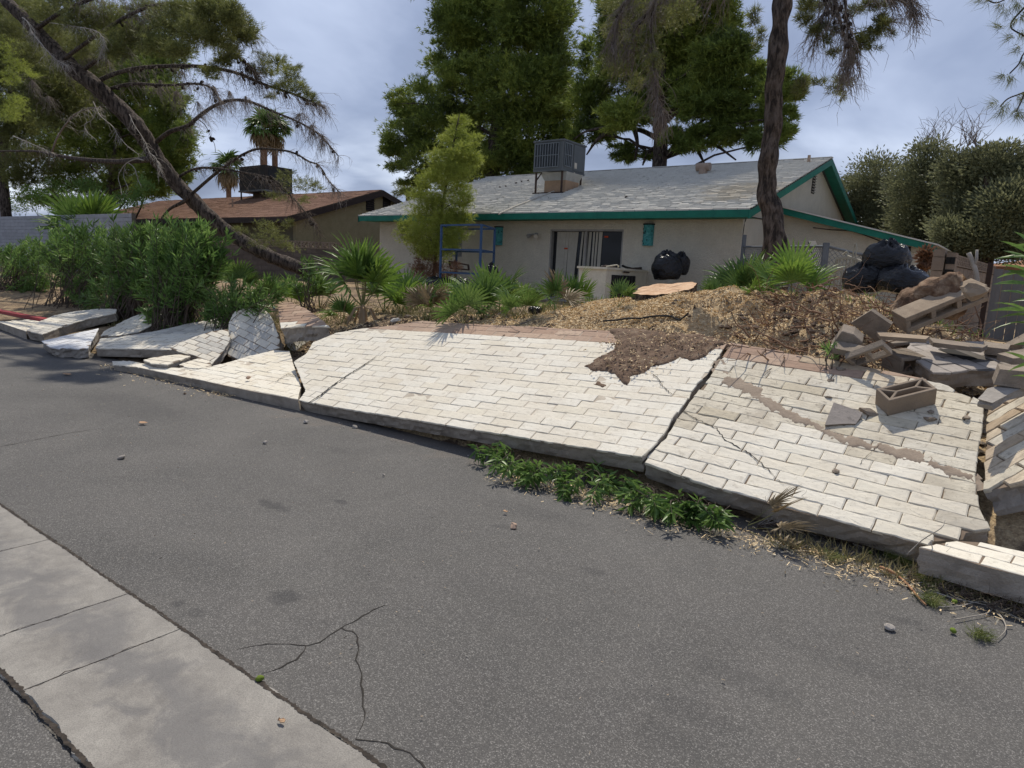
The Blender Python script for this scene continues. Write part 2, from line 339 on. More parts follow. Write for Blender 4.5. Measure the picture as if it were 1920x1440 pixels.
# ---------------------------------------------------------------- yard terrain
_N = [4.6, 5.3, 6.0, 6.6, 7.5, 8.5, 10, 12, 17, 400]
_T = {-60:[0,.2,.4,.5,.6,.7,.8,.8,.8,.8], -2:[0,.3,.5,.62,.75,.8,.8,.8,.8,.8], -.6:[0,.3,.55,.66,.78,.85,.85,.8,.8,.8], .4:[0,.3,.55,.70,.95,1.1,1.05,.8,.8,.8],
      1.5:[0,.35,.88,1.18,1.45,1.50,1.2,.85,.8,.8], 3:[0,.36,.90,1.24,1.47,1.49,1.12,.8,.8,.8], 4.3:[0,.34,.90,1.12,1.30,1.24,.94,.8,.8,.8],
      5.5:[0,.32,.80,.97,1.02,.95,.82,.8,.8,.8], 7:[0,.15,.55,.84,.9,.85,.8,.8,.8,.8], 8.5:[0,.05,.25,.62,.80,.82,.8,.8,.8,.8], 10:[0,.05,.2,.56,.72,.78,.8,.8,.8,.8],
      12:[0,.14,.28,.42,.6,.72,.8,.8,.8,.8], 14:[.08,.18,.26,.36,.5,.6,.75,.8,.8,.8], 400:[.1,.16,.2,.3,.4,.5,.7,.8,.8,.8]}
_S = sorted(_T); _A = np.array([_T[s] for s in _S])
def terr(x, y, bumps=True):
    s = -x; j = int(np.clip(np.searchsorted(_S, s)-1, 0, len(_S)-2)); i = int(np.clip(np.searchsorted(_N, y)-1, 0, len(_N)-2))
    a = min(1, max(0, (s-_S[j])/(_S[j+1]-_S[j]))); b = min(1, max(0, (y-_N[i])/(_N[i+1]-_N[i])))
    h = (_A[j, i]*(1-a)+_A[j+1, i]*a)*(1-b) + (_A[j, i+1]*(1-a)+_A[j+1, i+1]*a)*b
    if bumps:
        k = min(1, max(0, (y-5.4)/.6))*(1 if y < 12 else .3)
        h += k*(.035*noise.noise(Vector((x*1.7, y*1.7, 1))) + .02*noise.noise(Vector((x*5, y*5, 2))))
        if .2 < s < 3.4 and 5.9 < y < 9:   # torn root ground
            q = min(1, (s-.2)*2, (3.4-s)*1.5)*min(1, (y-5.9)*3, (9-y)); n_ = noise.noise(Vector((x*3.1, y*3.1, 7)))
            h += q*(.20*n_ - .03 + .09*noise.noise(Vector((x*8, y*8, 5))))
    return h
def gnd(px, py, y0=4.7, y1=40):
    """first meeting of the sight line with the yard ground"""
    y = y0
    while y < y1:
        p = at(px, py, y=y)
        if p.z <= terr(p.x, y): return Vector((p.x, y, terr(p.x, y)))
        y += .04
    return None
xs = list(np.concatenate([[-400, -150, -80, -50, -35, -28], np.arange(-24, -12, .3), np.arange(-12, 2.0, .07), np.arange(2, 8, .4), [12, 30, 80, 300]]))
ys = list(np.concatenate([np.arange(4.6, 10, .07), np.arange(10, 17, .3), [18, 20, 24, 30, 40, 60, 100, 200, 400]]))
def yard_mat():
    m_, nt, b = newmat('yard_ground', .95, .15); v = coords(nt)
    a = nz(nt, v, .9, 5, .65, .5); c = nz(nt, v, 6, 5, .65, .3); f = nz(nt, v, 60, 3, .8); chip = nz(nt, v, 38, 3, .7, .6, (1, 1, 1))
    soil = ramp(nt, c, [(.3, (.085, .058, .042)), (.7, (.165, .118, .085))])
    straw = ramp(nt, chip, [(.30, (.28, .19, .11)), (.48, (.52, .38, .22)), (.7, (.70, .55, .34))])
    sx = nt.nodes.new('ShaderNodeSeparateXYZ'); nt.links.new(v, sx.inputs[0])
    # wood chips lie thick on the mound between the stumps
    rx = mth(nt, 'MULTIPLY', mr(nt, sx.outputs[0], -6.0, -4.2, 0, 1), mr(nt, sx.outputs[0], -1.8, -1.2, 1, .25))
    fac = mth(nt, 'MULTIPLY', mr(nt, mth(nt, 'ADD', mth(nt, 'MULTIPLY', a, .5), mth(nt, 'MULTIPLY', c, .5)), .42, .56, 0, 1), mr(nt, rx, 0, 1, .6, 3.2))
    fac = mth(nt, 'MINIMUM', fac, 1)
    col = mix(nt, fac, soil, straw); col = mix(nt, mr(nt, f, .4, .7, 0, .4), col, (.06, .045, .035))
    nt.links.new(col, b.inputs['Base Color']); bump(nt, b, mix(nt, .5, chip, f), 1, .03); return m_
YARD = yard_mat()
V, F_ = grid(xs, ys, terr)
tag(pyd('yard_ground', V, F_, YARD, smooth=True), kind='structure')

# ---------------------------------------------------------------- masonry slabs
def clip(poly, a, b, inside):
    out = []
    for i in range(len(poly)):
        p, q = poly[i], poly[(i+1) % len(poly)]
        fp, fq = inside(p), inside(q)
        if fp >= 0: out.append(p)
        if (fp >= 0) != (fq >= 0):
            t = fp/(fp-fq); out.append((p[0]+(q[0]-p[0])*t, p[1]+(q[1]-p[1])*t))
    return out
def area(p): return .5*sum(p[i][0]*p[(i+1) % len(p)][1]-p[(i+1) % len(p)][0]*p[i][1] for i in range(len(p)))
def block_mesh(poly, h, rnd=.006, wob=.0014, sub=.05, mat=None, depth_=.012):
    """a pillowed block face over an outline (local metres)"""
    if area(poly) < 0: poly = poly[::-1]
    O_ = []
    for i, p in enumerate(poly):
        q = poly[(i+1) % len(poly)]; L = math.hypot(q[0]-p[0], q[1]-p[1]); n_ = max(1, min(6, int(L/sub)))
        for k in range(n_): O_.append((p[0]+(q[0]-p[0])*k/n_+random.gauss(0, wob), p[1]+(q[1]-p[1])*k/n_+random.gauss(0, wob)))
    cx = sum(p[0] for p in O_)/len(O_); cy = sum(p[1] for p in O_)/len(O_); n = len(O_); v = []
    R_ = max(.01, math.sqrt(abs(area(poly))))
    for (ins, z) in ((0, -depth_), (0, h*.45), (rnd, h)):
        for (x, y) in O_:
            l = math.hypot(cx-x, cy-y)+1e-6; t = min(.5, ins/l); v.append((x+(cx-x)*t, y+(cy-y)*t, z+(random.gauss(0, h*.10) if ins else 0)))
    v.append((cx, cy, h*1.12)); f = []
    for r_ in range(2):
        for i in range(n): f.append((r_*n+i, r_*n+(i+1) % n, (r_+1)*n+(i+1) % n, (r_+1)*n+i))
    f += [(2*n+i, 2*n+(i+1) % n, 3*n) for i in range(n)]
    me = bpy.data.meshes.new('block'); me.from_pydata(v, [], f)
    if mat: me.materials.append(mat)
    me.update(); return me
_cache = {}
def slab(name, label, cat, pl, poly, row, bl=.31, bh=.105, thick=.14, bm=None, side=CAPF, top=MORTAR, rough=.012, group=None, off=(0, 0), h=.0045, bed=.0015, head=.0070, piece='block', flat_edges=(), bottom_in=.0, subr=.04):
    """A broken panel of masonry. pl: its face plane; poly: outline points; row: two points giving the course direction."""
    p0, nrm = pl
    P3 = [at(*q, pl=pl) if len(q) == 2 else Vector(q) for q in poly]
    a, b = [at(*q, pl=pl) for q in row]; u = (b-a).normalized(); v_ = nrm.cross(u).normalized(); o = a
    Q = [((p-o).dot(u), (p-o).dot(v_)) for p in P3]
    if area(Q) < 0: Q = Q[::-1]; P3 = P3[::-1]
    T = Matrix((u, v_, nrm)).transposed().to_4x4(); T.translation = o
    cx = sum(q[0] for q in Q)/len(Q); cy = sum(q[1] for q in Q)/len(Q)
    root = empty(name, T @ Vector((cx, cy, -thick)), label, cat, group)
    # body
    O_ = []
    for i, p in enumerate(Q):
        q = Q[(i+1) % len(Q)]; L = math.hypot(q[0]-p[0], q[1]-p[1]); n_ = max(1, int(L/subr))
        for k in range(n_): O_.append((p[0]+(q[0]-p[0])*k/n_, p[1]+(q[1]-p[1])*k/n_))
    n = len(O_); lv = 4; v = []; f = []; mi = []
    sd = random.uniform(0, 90)
    for L_ in range(lv+1):
        t = L_/lv
        for (x, y) in O_:
            l = math.hypot(cx-x, cy-y)+1e-6; w = Vector((x*7, y*7, t*3+sd)); nn_ = noise.noise(w)*1.2+noise.noise(w*3.1)*.7
            ins = (.002 + (rough*(.5+nn_) if L_ else rough*.3*max(0, nn_)) + bottom_in*t)
            k = min(.6, ins/l); v.append(T @ Vector((x+(cx-x)*k, y+(cy-y)*k, -thick*t - (.5*rough*nn_ if L_ == lv else 0))))
    f.append(tuple(range(n))); mi.append(0)
    for L_ in range(lv):
        for i in range(n): f.append((L_*n+(i+1) % n, L_*n+i, (L_+1)*n+i, (L_+1)*n+(i+1) % n)); mi.append(1)
    f.append(tuple(range(lv*n, (lv+1)*n))[::-1]); mi.append(1)
    pyd('core', v, f, [top, side], root, mi=mi)
    # blocks laid in running bond
    u0, u1 = min(q[0] for q in Q), max(q[0] for q in Q); v0, v1 = min(q[1] for q in Q), max(q[1] for q in Q)
    j = int(math.floor((v0-off[1])/bh))-1
    while off[1]+j*bh < v1:
        y0 = off[1]+j*bh; sh = off[0] + (bl/2 if j % 2 else 0) + (0 if j % 5 else bl*.14) + random.gauss(0, bl*.02)
        i = int(math.floor((u0-sh)/bl))-1; dy = random.gauss(0, .0012)
        while sh+i*bl < u1:
            x0 = sh+i*bl; gx0, gx1 = x0+head/2+random.uniform(-.003, .003), x0+bl-head/2+random.uniform(-.003, .003)
            R_ = [(gx0, y0+bed/2+dy), (gx1, y0+bed/2+dy), (gx1, y0+bh-bed/2+dy), (gx0, y0+bh-bed/2+dy)]
            S_ = list(Q)
            for fn in (lambda p: p[0]-gx0, lambda p: gx1-p[0], lambda p: p[1]-R_[0][1], lambda p: R_[2][1]-p[1]):
                S_ = clip(S_, 0, 0, fn)
                if len(S_) < 3: break
            i += 1
            if len(S_) < 3: continue
            A_, full = abs(area(S_)), (gx1-gx0)*(R_[2][1]-R_[0][1])
            if A_ < .12*full: continue
            ccx, ccy = (gx0+gx1)/2, (R_[0][1]+R_[2][1])/2; wc = T @ Vector((ccx, ccy, 0)); mt = bm(wc) if callable(bm) else bm
            if mt is None: continue
            if A_ > .985*full:
                key = (round(bl, 3), round(bh, 3), h, head, bed, mt.name, random.randrange(7))
                if key not in _cache: _cache[key] = block_mesh([(-(bl-head)/2, -(bh-bed)/2), ((bl-head)/2, -(bh-bed)/2), ((bl-head)/2, (bh-bed)/2), (-(bl-head)/2, (bh-bed)/2)], h, mat=mt, rnd=min(.010, bh*.08))
                me = _cache[key]; S = Matrix.Diagonal(((gx1-gx0)/(bl-head), 1, 1, 1))
            else:
                me = block_mesh([(p[0]-ccx, p[1]-ccy) for p in S_], h, wob=.003, mat=mt); S = Matrix.Identity(4)
            ob = bpy.data.objects.new(piece, me); COL.objects.link(ob); ob.parent = root; ob.matrix_parent_inverse = root.matrix_world.inverted()
            ob.matrix_world = T @ Matrix.Translation((ccx, ccy, random.gauss(0, .0022))) @ Matrix.Rotation(random.gauss(0, .006), 4, 'X') @ S
        j += 1
    return root, T, Q
PB = plane3(at(582, 755, y=4.42), at(1204, 858, y=4.5), at(1368, 645, x=at(1204, 858, y=4.5).x))
c1, c2 = at(1206, 868, y=4.5), at(1737, 1023, y=4.42); c3 = at(1368, 645, x=c1.x); c4 = at(1845, 755, y=5.75)
_n = (c3-c2).cross(c4-c1).normalized(); _n = _n if _n.z > 0 else -_n
PC = ((c1+c2+c3+c4)/4, _n)
def lp(pl, off): return (pl[0]-pl[1]*off, pl[1])
Bpoly = [(582,755),(642,766),(860,801),(1042,831),(1204,858),(1243,817),(1260,787),(1285,754),(1308,719),(1326,703),(1345,672),(1362,646),(1306,630),(1160,619),(1143,620),(1107,619),(990,613),(888,608),(811,604),(792,602),(721,612),(669,618),(629,625),(588,642),(573,665),(551,679),(556,691),(566,716),(573,734),(560,751)]
yb = at(900, 627, pl=PB).y
def bB(w):
    return BARE if w.y > yb-.015+.07*noise.noise(w*1.3) else PAINT
slab('fallen_wall_panel', 'largest fallen wall panel of cream painted block with reddish bare courses along its raised far edge', 'wall panel', PB, Bpoly, ((642,766),(1204,858)), bm=bB, group='toppled pieces of the cream boundary wall', off=(.12, 0), rough=.018)
Cpoly = [(1206,868),(1330,912),(1429,941),(1528,969),(1628,994),(1720,1021),(1737,1024),(1746,1016),(1807,1013),(1812,1000),(1857,994),(1837,957),(1832,927),(1829,890),(1835,848),(1843,794),(1845,755),(1799,738),(1780,726),(1762,719),(1716,708),(1670,698),(1587,682),(1512,669),(1437,655),(1370,644),(1352,676),(1334,705),(1318,724),(1292,757),(1268,790),(1250,822),(1216,856)]
yc = at(1520, 692, pl=PC).y
def bC(w):
    n_ = noise.noise(w*1.6)
    if w.y > yc+.03*n_: return BAREC if n_ > .0 else BARE
    return PAINTW if (w.y > 5.05+.25*n_ or w.x > -.35+.2*n_) else PAINT
slab('fallen_wall_panel', 'right hand fallen wall panel with weathered far courses, carrying the hollow screen block', 'wall panel', PC, Cpoly, ((1330,912),(1628,994)), bm=bC, group='toppled pieces of the cream boundary wall', off=(.05, .0), thick=.15, top=MORTB, rough=.02, h=.010)
# sides of other, smaller fallen pieces
def sl(label, pts3, poly, row, **k):
    return slab(k.pop('name', 'wall_fragment'), label, k.pop('cat', 'wall fragment'), plane3(*pts3), poly, row, group='toppled pieces of the cream boundary wall', **k)
A1, A2 = at(211, 684, y=4.12), at(559, 750, y=4.40)
A3 = A2 + Vector((-.1, .9, .20))
sl('long low wall strip with ragged hump, its front edge at the road left of the big panel', (A1, A2, A3), [(211,678),(211,684),(258,689),(300,698),(375,713),(470,733),(559,750),(561,735),(565,726),(559,708),(550,682),(543,658),(513,657),(470,667),(433,678),(410,684),(390,689),(364,690),(320,690),(273,683),(240,677)], ((258,689),(559,750)), bm=PAINT, name='fallen_wall_panel', cat='wall panel')
def tilt(p, n): return (p, Vector(n).normalized())
def st_(label, p, n, poly, row, **k):
    k.setdefault('bed', .006); k.setdefault('head', .012); k.setdefault('top', MORTB if k.get('bm') is not None else CONC)
    return slab(k.pop('name', 'wall_fragment'), label, k.pop('cat', 'wall fragment'), tilt(p, n), poly, row, group='toppled pieces of the cream boundary wall', **k)
def ph(a, x=0): return (x, -math.sin(rad(a)), math.cos(rad(a)))
st_('flat wall piece at the far end beside the red kerb', at(49, 621, z=.14), ph(3), [(-60,597),(0,605),(49,622),(76,603),(51,600),(0,603),(-50,592)], ((0,605),(49,622)), bm=PAINT)
st_('long tilted wall piece with a dark pebble on it, next to the red kerb', at(79, 627, z=.16), ph(13), [(49,621),(79,627),(120,612),(160,600),(217,587),(219,580),(185,579),(131,585),(105,591),(75,602)], ((49,621),(79,627)), bm=lambda w: PAINT if noise.noise(w*1.5) > -.1 else SHADEP, off=(0, .02), thick=.15, rough=.02)
st_('bluish white wall chunk with crumbled edge lying on the road', at(131, 653, z=.15), ph(7, .05), [(77,640),(88,647),(94,651),(113,654),(131,653),(150,655),(165,653),(172,640),(179,628),(185,616),(160,621),(120,630)], ((77,640),(185,616)), bm=WHITEP, rough=.035, thick=.15, side=CONC, bottom_in=.02, bl=.2, bh=.1, head=.004)
st_('wedge of wall leaning up under the oleanders behind the bluish chunk', at(189, 632, z=.14), ph(17), [(189,630),(221,630),(262,622),(292,606),(300,590),(281,581),(240,598),(195,621)], ((189,630),(262,622)), bm=lambda w: PAINT if noise.noise(w*2) > -.2 else SHADEP, rough=.03, side=CONC)
st_('long flat wall piece behind the road edge left of the herringbone fragment', at(178, 652, z=.155), ph(12), [(178,653),(240,654),(317,656),(380,650),(440,640),(436,612),(419,595),(360,606),(292,621),(230,631),(189,635)], ((178,653),(317,656)), bm=lambda w: PAINT if noise.noise(w*1.1) > -.05 else SHADEP, thick=.13, name='fallen_wall_panel', cat='wall panel')
st_('fragment lying askew with its courses running diagonally, in front of the upright slab', at(360, 660, z=.26), (.22, -.38, .9), [(317,652),(345,640),(372,629),(397,621),(427,617),(432,636),(418,660),(397,683),(365,668),(335,660)], ((320,652),(390,676)), bm=lambda w: SHADEP if noise.noise(w*2.3) > -.1 else PAINT, rough=.03, side=CONC, thick=.12, bl=.25, bh=.1)
st_('thin wedge of wall resting on the long low strip', at(310, 676, z=.2), ph(10), [(268,675),(300,668),(339,664),(357,668),(335,677),(313,684),(285,682)], ((268,678),(313,684)), bm=PAINT, rough=.02, side=CONC, thick=.06)
st_('tall slab standing tilted on edge, courses sloping down to the right', at(470, 640, z=.42), (.15, -.63, .76), [(428,608),(436,590),(443,582),(465,577),(488,573),(507,591),(517,615),(525,635),(524,652),(503,659),(475,668),(448,674),(427,668),(429,634)], ((443,584),(511,615)), bm=lambda w: PAINT if noise.noise(w*2.7) > .05 else SHADEP, rough=.03, side=CONC, bl=.27, bh=.115, thick=.14)
st_('tipped chunk with brown soiled face and thick broken underside', at(560, 611, z=.72), (.05, -.36, .93), [(521,568),(547,568),(572,578),(596,594),(618,613),(600,612),(560,613),(527,617),(523,595)], ((527,616),(609,610)), bm=lambda w: BARE if w.z > .74 else PAINT, rough=.035, side=CONC, thick=.22, h=.007)
st_('small broken chunk wedged between the upright slab and the tipped chunk', at(552, 648, z=.36), (.25, -.5, .8), [(532,632),(548,625),(568,630),(580,637),(575,650),(569,658),(556,660),(543,655),(535,645)], ((533,633),(568,658)), bm=SHADEP, rough=.03, side=CONC, thick=.1, bl=.2, bh=.07)
st_('narrow chipped strip of wall beside the long low strip', at(370, 682, z=.19), ph(9), [(335,684),(352,678),(375,672),(392,676),(397,686),(372,692),(350,690)], ((335,684),(372,692)), bm=PAINT, rough=.02, side=CONC, thick=.06)
# right hand pieces
st_('steeply tilted wall piece at the right edge with ochre courses running uphill', at(1850, 900, z=.46), (-.44, -.40, .80), [(1845,923),(1849,848),(1851,790),(1857,752),(1885,741),(1920,727),(2010,690),(2040,850),(1920,907),(1880,915)], ((1850,850),(1920,810)), bm=lambda w: BAREC if noise.noise(w*3) > -.15 else PAINTW, rough=.03, side=CONC, thick=.2, bl=.42, bh=.085, h=.016, top=MORTB, name='fallen_wall_panel', cat='wall panel')
st_('thick wall piece lying on the road edge at the lower right corner', at(1775, 1041, z=.205), ph(7, -.02), [(1722,1027),(1726,1028),(1775,1041),(1852,1064),(1920,1081),(2040,1112),(2050,1066),(1920,1036),(1832,1016),(1800,1014),(1787,1016),(1750,1021)], ((1775,1041),(1920,1081)), bm=PAINT, rough=.014, thick=.15, off=(.1, 0), name='fallen_wall_panel', cat='wall panel')
# loose lumps of broken block
def lump(name, label, c, r, mat, seed, sq=(1, 1, .7), cat='stone', sub=2, group=None, amp=.28, sharp=True, parent=None):
    bm_ = bmesh.new(); bmesh.ops.create_icosphere(bm_, subdivisions=sub, radius=1)
    cuts = [(Vector((random.gauss(0, 1), random.gauss(0, 1), random.gauss(0, 1))).normalized(), random.uniform(.5, .85)) for _ in range(7)] if sharp else []
    for v in bm_.verts:
        p = v.co.copy()
        for n_, d_ in cuts:
            k = p.dot(n_)
            if k > d_: p -= n_*(k-d_)
        p *= 1+amp*noise.noise(p*1.6+Vector((seed, 0, 0)))+amp*.3*noise.noise(p*5+Vector((seed, 0, 0)))
        v.co = Vector((p.x*r*sq[0], p.y*r*sq[1], p.z*r*sq[2]))
    me = bpy.data.meshes.new(name); bm_.to_mesh(me); bm_.free()
    o = link(name, me, mat, parent, smooth=not sharp); o.location = c; o.rotation_euler = (random.uniform(-.3, .3), random.uniform(-.3, .3), random.uniform(0, 6)); tag(o, label, cat, group); return o
lump('broken_stone', 'rounded grey lump under the small wedged chunk', at(557, 667, z=.22), .11, CONC, 3)
for (px, py, r, l) in ((1576,695,.035,'grey stone high on the weathered panel, near its far courses'), (1553,748,.028,'brown stone on the right panel left of the grey angled fragment'), (1557,716,.03,'dark stone on a far course of the right panel'), (1628,779,.06,'grey chip beside the angled dark fragment'), (1810,787,.035,'round pebble near the right edge of the weathered panel'), (1745,776,.03,'small brown stone at the foot of the screen block'), (1568,888,.03,'lone dark grit lump in the middle of the right panel'), (1745,790,.04,'flat brown chip beyond the screen block shadow')):
    lump('stone', l, at(px, py, pl=PC)+Vector((0, 0, r*.4)), r, CMU, px*.1, (1.2, .8, .55), group='stones lying on the fallen wall')
for (px, py, r, l) in ((574,791,.03,'pale stone on the road below the crack of the big panel'), (665,800,.028,'second pale stone on the road under the big panel edge'), (227,857,.03,'pebble alone on the left of the road'), (963,986,.028,'reddish pebble in the middle of the road'), (497,829,.022,'pebble on the road below the long low strip'), (1668,1176,.028,'small grey stone on the road at lower right'), (720,890,.012,'tiny stone on the open road'), (640,706,.02,'tiny grey stone beside the low strip')):
    tag(lump('pebble', l, at(px, py, z=.012), r, BARE if px == 963 else CONC, px*.1, group='pebbles on the road'))
lump('stone', 'brown flat chip on the long low strip', at(466, 708, z=.2), .03, BARE, 2, group='stones lying on the fallen wall')
lump('stone', 'dark pebble on the tilted piece by the red kerb', at(100, 597, z=.3), .05, M('dark_pebble', (.06,.06,.065)), 2, group='stones lying on the fallen wall')
lump('stone', 'white stone on the dirt behind the big panel', gnd(742, 606)+Vector((0, 0, .03)), .055, M('white_stone', (.62,.6,.55)), 5, (1.3, .8, .6))
# angled dark fragment
fp = tilt(at(1575, 775, pl=lp(PC, -.05)), (PC[1]+Vector((.12, -.22, 0))))
slab('block_fragment', 'dark grey angular block fragment lying left of the screen block', 'block fragment', fp, [(1563,754),(1590,763),(1618,773),(1613,784),(1605,795),(1580,795),(1546,797),(1553,778)], ((1563,754),(1618,773)), bm=None, side=CMU, top=GREYB, thick=.05, rough=.006)
# screen block (four slanting openings), standing on the weathered panel
q0, q1, q2 = at(1665, 780, pl=lp(PC, -.012)), at(1754, 758, pl=lp(PC, -.012)), at(1630, 757, pl=lp(PC, -.012))
U_ = (q1-q0); V_ = PC[1].cross(U_.normalized()).normalized()*.165; W_ = PC[1]*.135
def loc(a, b, c): return q0 + U_*a + V_*b + W_*c
mb = MB()
def wall2(a, b, w, inset=0.0):
    d = Vector((b[0]-a[0], (b[1]-a[1])*.46)).normalized(); p = Vector((-d.y, d.x))*w/2
    pts = [(a[0]-p.x, a[1]-p.y/.46), (b[0]-p.x, b[1]-p.y/.46), (b[0]+p.x, b[1]+p.y/.46), (a[0]+p.x, a[1]+p.y/.46)]
    mb.prism([loc(x, y, inset) for x, y in pts], W_*(1-2*inset))
for a_, b_, w_, i_ in (((0, .07), (1, .07), .065, 0), ((0, .93), (1, .93), .065, 0), ((.03, .105), (.03, .895), .06, .004), ((.97, .105), (.97, .895), .06, .004), ((.27, .5), (.73, .5), .05, .008), ((.06, .9), (.30, .5), .05, .012), ((.06, .1), (.30, .5), .05, .016), ((.94, .9), (.70, .5), .05, .012), ((.94, .1), (.70, .5), .05, .016)): wall2(a_, b_, w_, i_)
o = mb.build('screen_block', CMUB); tag(o, 'brown hollow screen block with slanting webs standing on the weathered panel', 'screen block')
bv = o.modifiers.new('b', 'BEVEL'); bv.width = .003; bv.segments = 1; bv.limit_method = 'ANGLE'
# hollow blocks
def hollow(name, label, o, U, V, W, cells=2, wall=.028, mat=None, group=None, cat='cinder block', parent=None, fill=False):
    """o corner, U length, V the way the cells run, W height"""
    lu, lw = U.length, W.length; mb = MB(); tu, tw = wall/lu, wall/lw
    def bx(a0, a1, c0, c1): mb.prism([o+U*a0+W*c0, o+U*a1+W*c0, o+U*a1+W*c1, o+U*a0+W*c1], V)
    bx(0, 1, 0, tw); bx(0, 1, 1-tw, 1)
    for i in range(cells+1):
        a = (1-tu)*i/cells; mb.prism([o+V*.01+U*a+W*tw, o+V*.01+U*(a+tu)+W*tw, o+V*.01+U*(a+tu)+W*(1-tw), o+V*.01+U*a+W*(1-tw)], V*.98)
    if fill: mb.prism([o+V*.35+U*tu+W*tw, o+V*.35+U*(1-tu)+W*tw, o+V*.35+U*(1-tu)+W*(1-tw), o+V*.35+U*tu+W*(1-tw)], V*.3)
    q = mb.build(name, mat or CMU, parent)
    if label: tag(q, label, cat, group)
    b_ = q.modifiers.new('b', 'BEVEL'); b_.width = .006; b_.segments = 2; b_.limit_method = 'ANGLE'
    return q
def frame3(c, u, w, dims, roll=0):
    """corner and edge vectors of a box centred at c"""
    u = Vector(u).normalized(); w = Vector(w); w = (w-u*w.dot(u)).normalized(); v = w.cross(u)
    U, V, W = u*dims[0], v*dims[1], w*dims[2]; return c-U/2-V/2-W/2, U, V, W
RG = 'grey cinder blocks of the collapsed garden wall'
VENTK = M('cavity_shade', (.03, .027, .024), bmp=0)
# the big lying section: its open left end shows the cells
pG = tilt(at(1749, 698, y=6.05), (.05, -.20, .97))
GH = at(1795, 664, pl=pG)
root, TG, QG = slab('cinder_block_section', 'section of grey cinder block wall lying flat with one block missing, hollow end facing left', 'block wall section', pG,
    [(1749,699),(1716,674),(1700,655),(1706,645),(1688,630),(1700,625),(1737,632),(1765,641),(1850,641),(1890,655),(1945,672),(2010,700),(1960,704),(1897,692),(1856,696),(1815,695),(1780,700)], ((1765,641),(1897,692)), bl=.33, bh=.165, bm=lambda w: None if (w-GH).length < .10 else GREYB, side=CMU, top=MORTG, thick=.13, rough=.02, group=RG, h=.006, bed=.014, head=.014, off=(.05, .02))
uG = (at(1737, 660, pl=pG)-at(1672, 646, pl=pG)).normalized(); vG = pG[1].cross(uG)
for k, (px, py, s_) in enumerate(((1692, 664, 1), (1676, 637, 1))):
    c = at(px, py, pl=pG) - pG[1]*.072
    rw = (at(1815, 694, pl=pG)-at(1690, 641, pl=pG)).normalized(); sdv = pG[1].cross(rw); c = c+pG[1]*(.012-.006*k)+rw*(.03 if k else .02)
    o_, U, V, W = frame3(c, rw, pG[1], (.18 if k else .24, .19 if k else .21, .15)); hollow('open_block', None, o_, -V*-1, U, W, 1, parent=root, mat=CMU, wall=.03) if False else hollow('open_block', None, o_+Vector((0,0,.002)), V, U, W, 1, parent=root, mat=CMU, wall=.03)
GH2 = at(1795, 664, pl=lp(pG, -.004)); mb = MB(); mb.prism([GH2+rw*a_*.14+sdv*b_*.06 for a_, b_ in ((-1,-1),(1,-1),(1,1),(-1,1))], pG[1]*.003); mb.build('missing_block_shade', VENTK, root)  # thin dark plate on the face stands for the shade inside the hole
# small hollow fragments in front of its end
o_, U, V, W = frame3(at(1628, 664, y=5.95), (.55, -.1, .30), (0, -.75, .65), (.30, .06, .15)); hollow('hollow_block', 'broken hollow block propped at a slant, its two cells facing the road', o_, U, V, W, 2, group=RG)
o_, U, V, W = frame3(at(1590, 637, y=6.15), (.75, .2, -.25), (.1, -.3, .9), (.20, .17, .19)); MBx = MB(); MBx.prism([o_, o_+U, o_+U+W*.8, o_+U*.55+W, o_+U*.1+W*.95], V); q = MBx.build('block_fragment', CMU); tag(q, 'upright grey block half with a pointed top among the roots', 'block fragment', RG)
b_ = q.modifiers.new('b', 'BEVEL'); b_.width = .008; b_.segments = 2
o_, U, V, W = frame3(at(1588, 655, y=6.0), (.9, -.1, -.1), (.1, -.4, .9), (.22, .13, .05)); MBx = MB(); MBx.prism([o_, o_+U, o_+U+W, o_+W], V); tag(MBx.build('block_fragment', CMU), 'flat grey block slice below the upright half block', 'block fragment', RG)
o_, U, V, W = frame3(at(1637, 607, y=6.5), (.7, .1, -.45), (.3, -.35, .8), (.28, .05, .2)); MBx = MB(); MBx.prism([o_, o_+U, o_+U*.9+W, o_+U*.2+W], V); tag(MBx.build('block_fragment', CMU), 'thin grey block face leaning behind the roots', 'block fragment', RG)
# beam with three open cells and the log on it
b0, b1 = at(1700, 617, y=6.9), at(1850, 556, y=7.3); U = b1-b0; w = Vector((.15, -.25, .95)); w = (w-U.normalized()*w.dot(U.normalized())).normalized(); v = w.cross(U.normalized())
BEAM = M('weathered_beam', (.36, .28, .20), (.23, .175, .125), 6, fine=60, bmp=.8, bd=.01)
o = hollow('block_beam', 'long weathered row of three hollow blocks propped up at a slant', b0-w*.05, U*1.02, v*.2, w*.16, 3, wall=.045, mat=BEAM, cat='block beam', fill=True)
# rough log / slab of root
mbl = MB(); lc = smoothline([at(1672, 592, y=7.35), at(1715, 575, y=7.35), at(1760, 558, y=7.35), at(1805, 548, y=7.35)], 6)
lc = smoothline(lc, 2); mbl.tube(lc, [.085+.11*math.sin(min(1, (i+2)/len(lc))*2.1) for i in range(len(lc))], 26)
for i, v_ in enumerate(mbl.v):
    p = Vector(v_); mbl.v[i] = tuple(p + Vector((noise.noise(p*6), noise.noise(p*6+Vector((3,0,0))), noise.noise(p*6+Vector((0,7,0)))))*.07 + Vector((noise.noise(p*19), noise.noise(p*17), noise.noise(p*21)))*.022)
LOG = M('rotten_log_wood', (.17, .10, .06), (.07, .042, .026), 7, fine=35, bmp=1, bd=.03, c3=(.36, .26, .17))
tag(mbl.build('log', LOG, smooth=True), 'thick brown rotten log lying on the propped block beam', 'log')
